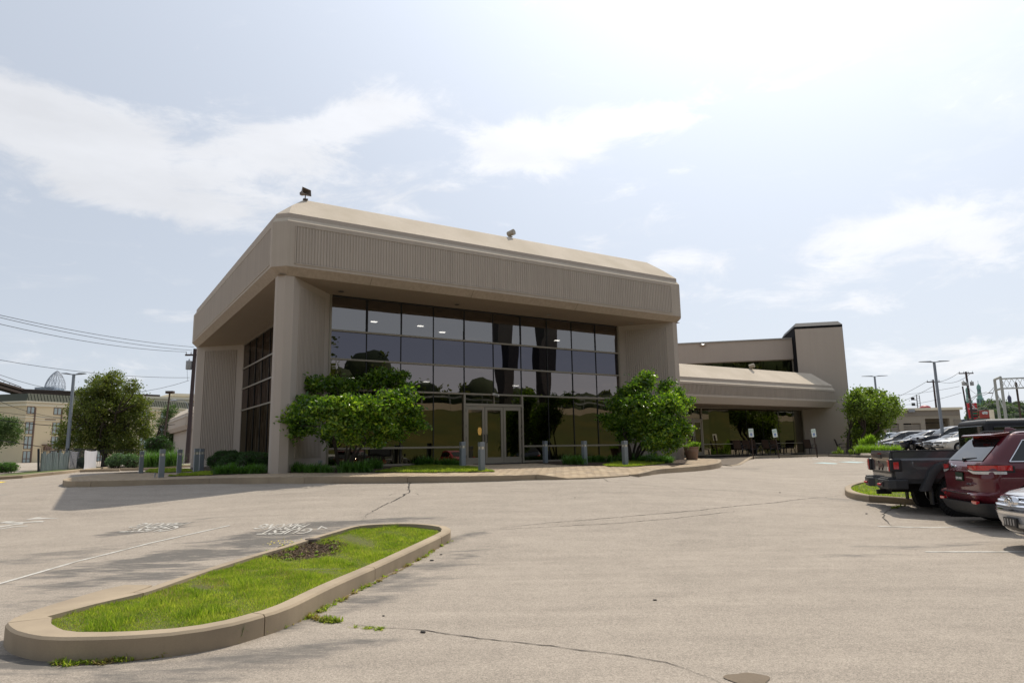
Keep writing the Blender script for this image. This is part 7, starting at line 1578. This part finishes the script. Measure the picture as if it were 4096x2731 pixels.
# ------------------------------------------------------------------ background, right
M_GAR = nmat('garage_block', (.34, .30, .24), .9, .08, .4, .06, 6); M_GARP = nmat('garage_panel', (.25, .22, .185), .9, .06, .4, .06, 6); M_SHUT = nmat('shutter', (.26, .23, .19), .7, .05, .5, .04, 6)
GP_ = aty((3400, 1640), 84); gd = np.array([1, -.06]); gd /= np.linalg.norm(gd); gar = thing('service_garage', 'long beige service garage with shuttered bays and one open dark bay at right', 'building', (GP_[0], GP_[1], 0), math.atan2(gd[1], gd[0]))
def gq(px, py): return onpl(px, py, GP_, gd)
XR = gq(3846, 1700)[0]; ZT = gq(3700, 1631)[1]
ops = [(gq(3702, 1700)[0], gq(3800, 1700)[0], gq(3750, 1673)[1]), (gq(3614, 1700)[0], gq(3683, 1700)[0], gq(3650, 1692)[1]), (gq(3545, 1700)[0], gq(3596, 1700)[0], gq(3570, 1694)[1]), (gq(3460, 1700)[0], gq(3520, 1700)[0], gq(3570, 1694)[1])]
mb = MB(); xs_ = 0.
for a, b, zt_ in sorted(ops): mb.box((xs_, 0, .8), (a, .4, ZT-.3)); mb.box((a, 0, zt_), (b, .4, ZT-.3)); xs_ = b
mb.box((xs_, 0, .8), (XR, .4, ZT-.3)); mb.box((XR-.4, .4, .8), (XR, 14, ZT-.3)); mb.box((0, .4, ZT-.8), (XR-.4, 14, ZT-.31)); mb.build('wall', M_GAR, gar)
mb = MB(); mb.box((-.2, -.25, ZT-.3), (XR+.25, 14.2, ZT)); mb.build('coping', M_CREAM2, gar)
mb = MB(); mb.box((gq(3600, 1650)[0], -.06, gq(3700, 1663)[1]), (gq(3838, 1650)[0], -.002, gq(3700, 1641)[1])); mb.box((gq(3811, 1650)[0], -.06, .8), (gq(3840, 1650)[0], -.002, gq(3800, 1677)[1])); mb.build('wall_panel', M_GARP, gar)
for i, (a, b, zt_) in enumerate(ops):
    if i: 
        mb = MB(); n = int((zt_-.9)/.28)
        for k in range(n): mb.box((a, .12+.02*(k % 2), .9+k*.28), (b, .2, .9+(k+1)*.28-.03))
        mb.build('shutter', M_SHUT, gar)
    else: mb = MB(); mb.box((a, 9, .8), (b, 9.1, zt_+1)); mb.box((a+.3, .5, zt_-.55), (b-.3, .6, zt_-.45)); mb.build('bay_interior', M_UND, gar)
x0, z0_ = gq(3642, 1643); mb = MB(); mb.box((x0-.35, -.35, z0_-.15), (x0+.35, -.05, z0_+.2)); mb.build('wall_light', M_STEEL, gar)
x0 = gq(3807, 1630)[0]; mb = MB(); mb.lathe([(.75*math.sin(a), .55*-math.cos(a)) for a in np.linspace(.02, PI-.02, 8)], 14, Matrix.Translation((x0, 6, ZT+.12))); mb.build('red_ball_sign', mat('dark_red', (.25, .02, .03), .5), gar, smooth=True)
# signal masts
def signal(px, pyt, Y, lb):
    P = aty((px, 1629), Y); zt_ = aty((px, pyt), Y)[2]; t = thing('signal_mast', lb, 'rail signal', (P[0], P[1], 0)); mb = MB(); mb.cyl((0, 0, .5), (0, 0, zt_), .10, n=6); mb.cyl((.55, 0, .5), (.5, 0, zt_-.1), .07, n=5)
    for z in np.arange(1, zt_, .45): mb.cyl((0, 0, z), (.52, 0, z), .03, n=4, caps=False)
    mb.build('ladder_mast', M_STEEL, t)
    for k in range(3): mb = MB(); z = zt_-.7-k*1.0; mb.box((-.95, -.1, z-.25), (-.45, .15, z+.25)); mb.cyl((-.45, 0, z-.2), (0, 0, z-.2), .05, n=4); mb.build('signal_head', M_BLK, t)
signal(3671, 1578, 120, 'three-headed rail signal mast above the garage roof, right one'); signal(3589, 1585, 120, 'three-headed rail signal mast partly behind the right tree')
P = aty((3732, 1518), 95); R1 = P; upole('dark utility pole with one crossarm between the parking light and the signal mast', P[0], P[1], P[2], .5, [(aty((3731, 1527), 95)[2], -.9, .9)], 0, (), .15)
P = aty((3863, 1486), 90); R2 = P; upole('tall utility pole carrying grey transformers right of the garage', P[0], P[1], P[2], .5, [(aty((3863, 1493), 90)[2], -.95, .98)], -.2, [(-.55, aty((3846, 1542), 90)[2], .5, .22), (.55, aty((3880, 1542), 90)[2], .5, .22), (-.12, aty((3862, 1543), 90)[2], .45, .18)], .17)
P = aty((3850, 1545), 92); upole('second shorter leaning pole touching the tall transformer pole', P[0], P[1], P[2], .5, [], -.45, (), .13)
for (a, ya, b, yb, s_, lb) in (((3834, 1491), 90, (3706, 1526), 95, .5, 'upper cable between the two right-hand poles'), ((3880, 1495), 90, (3757, 1526), 95, .6, 'lower cable between the two right-hand poles'), ((3706, 1526), 95, (3400, 1640), 130, .8, 'cable running left and down from the right pole'), ((3732, 1545), 95, (3420, 1650), 130, .8, 'second cable running left and down from the right pole'),
    ((3838, 1545), 90, (3400, 1572), 140, .8, 'long cable from the transformer pole behind the tower'), ((3846, 1570), 90, (3440, 1606), 140, 1.2, 'low cable from the transformer pole toward the tree'), ((3870, 1545), 90, (3975, 1549), 72, 1.0, 'thin cable from the transformer pole to the gantry'), ((3870, 1590), 90, (3978, 1552), 72, 2.0, 'deeply sagging cable between the pole and the gantry'), ((3890, 1620), 90, (4200, 1640), 80, .4, 'low cable before the wooded hill at far right'), ((3890, 1640), 90, (4200, 1655), 80, .4, 'lowest cable before the wooded hill at far right')):
    wire(aty(a, ya), aty(b, yb), s_, .025, lb=lb)
P = aty((3868, 1602), 89); Q = aty((3962, 1571), 86); t = thing('street_light', 'cobra-head street light on a long arm right of the transformer pole', 'street light', tuple(P)); D = Vector(Q)-Vector(P); mb = MB(); mb.tube([(0, 0, 0), D*.5+Vector((0, 0, .3)), D*.85+Vector((0, 0, .25)), D], .04, 5); mb.tube([(0, 0, -.4), D*.3+Vector((0, 0, -.05)), D*.5+Vector((0, 0, .3))], .03, 5); mb.build('arm', M_STEEL, t); mb = MB(); mb.lathe([(math.sin(a), -math.cos(a)) for a in np.linspace(.02, PI-.02, 6)], 8, Matrix.Translation(D) @ Matrix.Diagonal((.4, .15, .09, 1))); mb.build('lamp_head', M_STEEL, t)
# sign bridge / gantry
gt = thing('signal_gantry', 'grey steel lattice gantry spanning the tracks at the right edge', 'gantry'); mb = MB()
A = aty((3978, 1518), 71); Bq = aty((4002, 1510), 69); A0 = aty((4003, 1690), 71); B0_ = aty((4030, 1690), 69)
for p, q in ((A, A0), (Bq, B0_)): mb.cyl((p[0], p[1], p[2]), (p[0], p[1], .5), .13, .15, 8)
A = np.array([A[0], A[1], A[2]]); Bq = np.array([Bq[0], Bq[1], Bq[2]]); mb.tube([A, Bq+np.array([0, 0, .05])], .12, 6); mb.tube([A-[0, 0, 1.1], Bq-[0, 0, 1.1]], .10, 6); mb.tube([A-[0, 0, 4.2], Bq-[0, 0, 4.2]], .05, 5); mb.tube([A-[0, 0, 1.1], Bq-[0, 0, 3.6]], .04, 5); mb.tube([A-[0, 0, 4.2], Bq-[0, 0, 6.8]], .07, 5)
mb.build('leg', mat('gantry_paint', (.36, .37, .34), .6), gt); E1 = aty((4200, 1513), 68); mb = MB(); Ee = np.array([E1[0], E1[1], Bq[2]+.0]); d_ = Ee-Bq; dz_ = np.array([0, 0, 1.12])
mb.tube([Bq-[0, 0, .12], Ee-[0, 0, .12]], .075, 5); mb.tube([Bq-dz_, Ee-dz_], .075, 5); n = 9
for k in range(n): a = Bq+d_*k/n; b = Bq+d_*(k+1)/n; mb.tube([a-[0, 0, .12], b-dz_], .022, 4); mb.tube([a-dz_, b-[0, 0, .12]], .022, 4)
mb.build('truss', bpy.data.materials['gantry_paint'], gt)
P = aty((4065, 1540), 69); mb = MB(); mb.cyl((P[0], P[1], P[2]), (P[0]+.0, P[1], .5), .10, n=6); mb.lathe([(.14, 0), (.10, .35), (.001, .45)], 6, Matrix.Translation((P[0], P[1], P[2]-.1))); o = mb.build('rusty_pole', M_RUST); tag(o, 'rust-brown pole with finial standing under the gantry truss', 'pole')
P = aty((3969, 1638), 68); mb = MB(); mb.box((P[0]-.14, P[1], .5), (P[0]+.14, P[1]+.3, P[2])); o = mb.build('concrete_post', M_CREAM2); tag(o, 'pale square post left of the gantry legs', 'post')
# gas station pole sign
GS = aty((3893, 1640), 180); gs = thing('pole_sign', 'tall red petrol station price sign with white letter on top, right of the garage', 'sign', (GS[0], GS[1], 0), -.1); zA, zB = aty((3880, 1611), 180)[2], aty((3880, 1672), 180)[2]
M_RSIGN = mat('sign_red', (.55, .015, .02), .5); mb = MB(); mb.box((-1.25, 0, zB), (1.05, .5, zA)); pn = mb.build('sign_panel', M_RSIGN, gs); mb = MB(); mb.box((-.3, .1, .5), (.55, .4, zB)); mb.build('post', M_RSIGN, gs)
RXm = Matrix.Rotation(PI/2, 4, 'X'); hh = zA-zB
textmesh('S', 2.2, M_SIGN, pn, Matrix.Translation((-.05, -.02, zA-.20*hh)) @ RXm, 'sign_lettering', .01, .04); textmesh('Speedway', .52, M_SIGN, pn, Matrix.Translation((-.1, -.02, zA-.37*hh)) @ RXm, 'sign_lettering', .01, .01)
for k, (c_, tx) in enumerate(((M_SBLK, '3 49'), (mat('sign_dkgreen', (.01, .12, .06), .5), '3 69'), (M_SBLK, '3 89'))):
    z = zA-hh*(.50+.19*k); mb = MB(); mb.box((-.85, -.04, z-.30), (.95, -.005, z+.30)); q = mb.build('price_panel', c_, pn)
    mb = MB(); mb.box((-.75, -.06, z-.22), (-.15, -.042, z+.2)); mb.build('grade_panel', M_SIGN if k else M_BLK, q)
BB = aty((3945, 1655), 230); mb = MB(); mb.box((-2.1, 0, -1.4), (2.0, .3, 1.25)); bb = thing('billboard', 'brick-red roadside sign with white script left of the gantry', 'sign', tuple(BB), -.1); mb.build('panel', mat('brick_red_sign', (.38, .06, .045), .6), bb); textmesh('wings', 1.5, M_SIGN, bb, Matrix.Translation((-.2, -.03, .35)) @ RXm, 'sign_lettering', .01, .03) if False else None
mb = MB(); 
for k in range(3): mb.lathe([(math.sin(a), -math.cos(a)) for a in np.linspace(.02, PI-.02, 6)], 8, Matrix.Translation((-.95+k*.55, -.05, .35+.1*(k % 2))) @ Matrix.Diagonal((.36, .03, .5, 1)))
mb.build('white_emblem', M_SIGN, bb); mb = MB(); mb.cyl((0, .2, -12), (0, .2, -1.4), .3); mb.build('post', M_RUST, bb)
# dark low building under the signs
P = aty((3870, 1690), 150); mb = MB(); mb.box((0, 0, 0), (14, 6, aty((3870, 1676), 150)[2]-0)); o = mb.build('dark_canopy_building', mat('dark_cladding', (.06, .065, .08), .6), loc=(P[0], P[1], 0)); tag(o, 'low dark flat-roofed structure below the petrol sign', 'building')
# church spires
M_VERD = nmat('hazed_verdigris', (.22, .37, .31), .8, .12, .3, .1, 2); M_SPD = mat('dark_spire', (.085, .085, .13), .7)  # copper green is paled: distance haze put into the colour
def spire(px, pytop, Y, lb, mtl, sc=1.0, base=None):
    P = aty((px, pytop), Y); z = P[2]; root = thing('church_spire', lb, 'church tower', (P[0], P[1], z)); u_ = Y/F_PX*sc   # metres per photo pixel
    mb = MB(); pr = [(13.5, -200), (13.5, -98), (14.5, -96), (14.5, -93), (13, -92), (12, -74), (13.5, -73), (13.5, -71), (9.5, -69), (9, -62), (8, -58), (8, -50), (9, -49), (7, -48), (7, -33), (8.2, -32), (8.2, -30), (7.6, -29), (7.3, -24), (5.5, -19), (2.5, -15.5), (1.2, -14), (1.8, -12), (.4, -10), (.001, -9)]
    mb.lathe([(r*u_*.98, zz*u_) for r, zz in pr], 8); mb.build('tower', mtl, root); mb = MB(); mb.box((-.35*u_, -.35*u_, -10*u_), (.35*u_, .35*u_, 0)); mb.box((-2.2*u_, -.3*u_, -4.4*u_), (2.2*u_, .3*u_, -3.6*u_)); mb.build('cross', mtl, root)
    for a in range(8):
        M4 = Matrix.Rotation(a*PI/4+PI/8, 4, 'Z'); mb = MB(); mb.box((6.45*u_, -1.3*u_, -46*u_), (6.6*u_, 1.3*u_, -35*u_), M4); mb.box((11.8*u_, -2*u_, -90*u_), (12.3*u_, 2*u_, -77*u_), M4); mb.build('louvre', M_SPD, root)
spire(3911, 1522, 420, 'green copper church spire with cross, right one of the pair beyond the petrol sign', M_VERD); spire(3867, 1533, 430, 'green copper church spire partly behind the transformer pole, left one of the pair', M_VERD)
spire(4034, 1567, 420, 'dark blue-grey spire with cross rising over the wooded hill at far right', M_SPD, .9)
# wooded hill at far right and behind hotel gaps (one mass)
def wood(name, label, el, n, nc, spread, size, material):
    pts, o, cc = crown_points(el, n, nc, spread, .6); V, F = leaves(pts, size, .7, .5, o); ob = npmesh(name, V, F, material); tag(ob, label, None, None, 'stuff')
    mb = MB()
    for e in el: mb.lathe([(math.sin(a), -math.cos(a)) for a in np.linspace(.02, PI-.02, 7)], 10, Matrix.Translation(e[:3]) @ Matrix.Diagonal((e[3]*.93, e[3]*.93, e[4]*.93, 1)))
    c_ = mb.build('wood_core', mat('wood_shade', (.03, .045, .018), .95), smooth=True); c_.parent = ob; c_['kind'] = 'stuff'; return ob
el = []
for px in range(3900, 4200, 13):
    top_ = 1622-10*math.sin((px-3900)/60)-(12 if 3960 < px < 4010 else 0)-(14 if px > 4060 else 0); P = aty((px, top_+22), 290+rnd.uniform(-20, 20)); el.append((P[0], P[1], P[2], 2.6, 2.6)); P = aty((px+5, top_+50), 270+rnd.uniform(-20, 20)); el.append((P[0], P[1], P[2], 4.0, 4.2)); P = aty((px, top_+82), 240); el.append((P[0], P[1], P[2], 3.6, 3.6))
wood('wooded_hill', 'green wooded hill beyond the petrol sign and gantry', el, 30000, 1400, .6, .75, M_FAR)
el = []
for px in (3905, 3925, 3950, 3985, 4015, 4050, 4085, 4120, 3880): P = aty((px, 1690), 75); el.append((P[0], P[1], 1.5+rnd.uniform(.4, 1.8), 1.0, .9))
wood('roadside_scrub', 'yellow-green scrub below the gantry at the right edge', el, 9000, 350, .25, .2, M_LOC)
# beyond the bank behind the photographer, seen only in the glass
n_ = 58; mb = MB(); 
for i in range(n_): a0 = -60+i*6.2; p, q = W(a0, -58.5), W(a0+6.15, -58.5); p2, q2 = W(a0, -59.0), W(a0+6.15, -59.0); mb.prism([tuple(p[:2]), tuple(q[:2]), tuple(q2[:2]), tuple(p2[:2])], 6.5, 8.2)
o = mb.build('highway_barrier', nmat('barrier_concrete', (.50, .42, .34), .9, .2, .2, .1, 3), fix=True); tag(o, 'pale concrete highway barrier reflected in the glass above the grass bank', 'wall')
mb = MB()
for z in (9.2, 9.9): p, q = W(-60, -60), W(290, -60); mb.tube([(p[0], p[1], z), (q[0], q[1], z)], .18, 4)
for a in np.arange(-60, 290, 5): p = W(a, -60); mb.cyl((p[0], p[1], 7), (p[0], p[1], 9.9), .12, n=4)
o = mb.build('guard_rail', M_STEEL); tag(o, 'steel rail above the highway barrier, seen only as a reflection in the glass', 'railing')
el = []
for a in np.arange(-70, 290, 4.5):
    h = (22 if a < 21 else 14)+2.2*math.sin(a*.5) if (a < 32 or a > 84) else (10.5+1.5*math.sin(a*.37)+(4 if 44 < a < 50 else 0)); p = W(a+rnd.uniform(-1, 1), -66+rnd.uniform(-2, 2)); el.append((p[0], p[1], h-3.2, 3.4, 3.6)); el.append((p[0], p[1], h-8, 3.8, 4.5)) if h > 13 else None; p = W(a, -65); el.append((p[0], p[1], 7.5, 3.2, 3.4))
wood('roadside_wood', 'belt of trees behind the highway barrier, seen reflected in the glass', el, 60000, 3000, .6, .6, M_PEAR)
for a in (47.5, 54.5):
    p = W(a, -57); mb = MB(); mb.box((-1.0, -1.0, 0), (1.0, 1.0, 26)); o = mb.build('highway_pylon', mat('pylon_dark', (.03, .028, .026), .7), loc=(p[0], p[1], 6)); o.rotation_euler = (0, 0, BROT); tag(o, 'tall dark highway sign pylon mirrored right of the entrance doors, %s' % ('left one' if a < 50 else 'right one'), 'pylon')
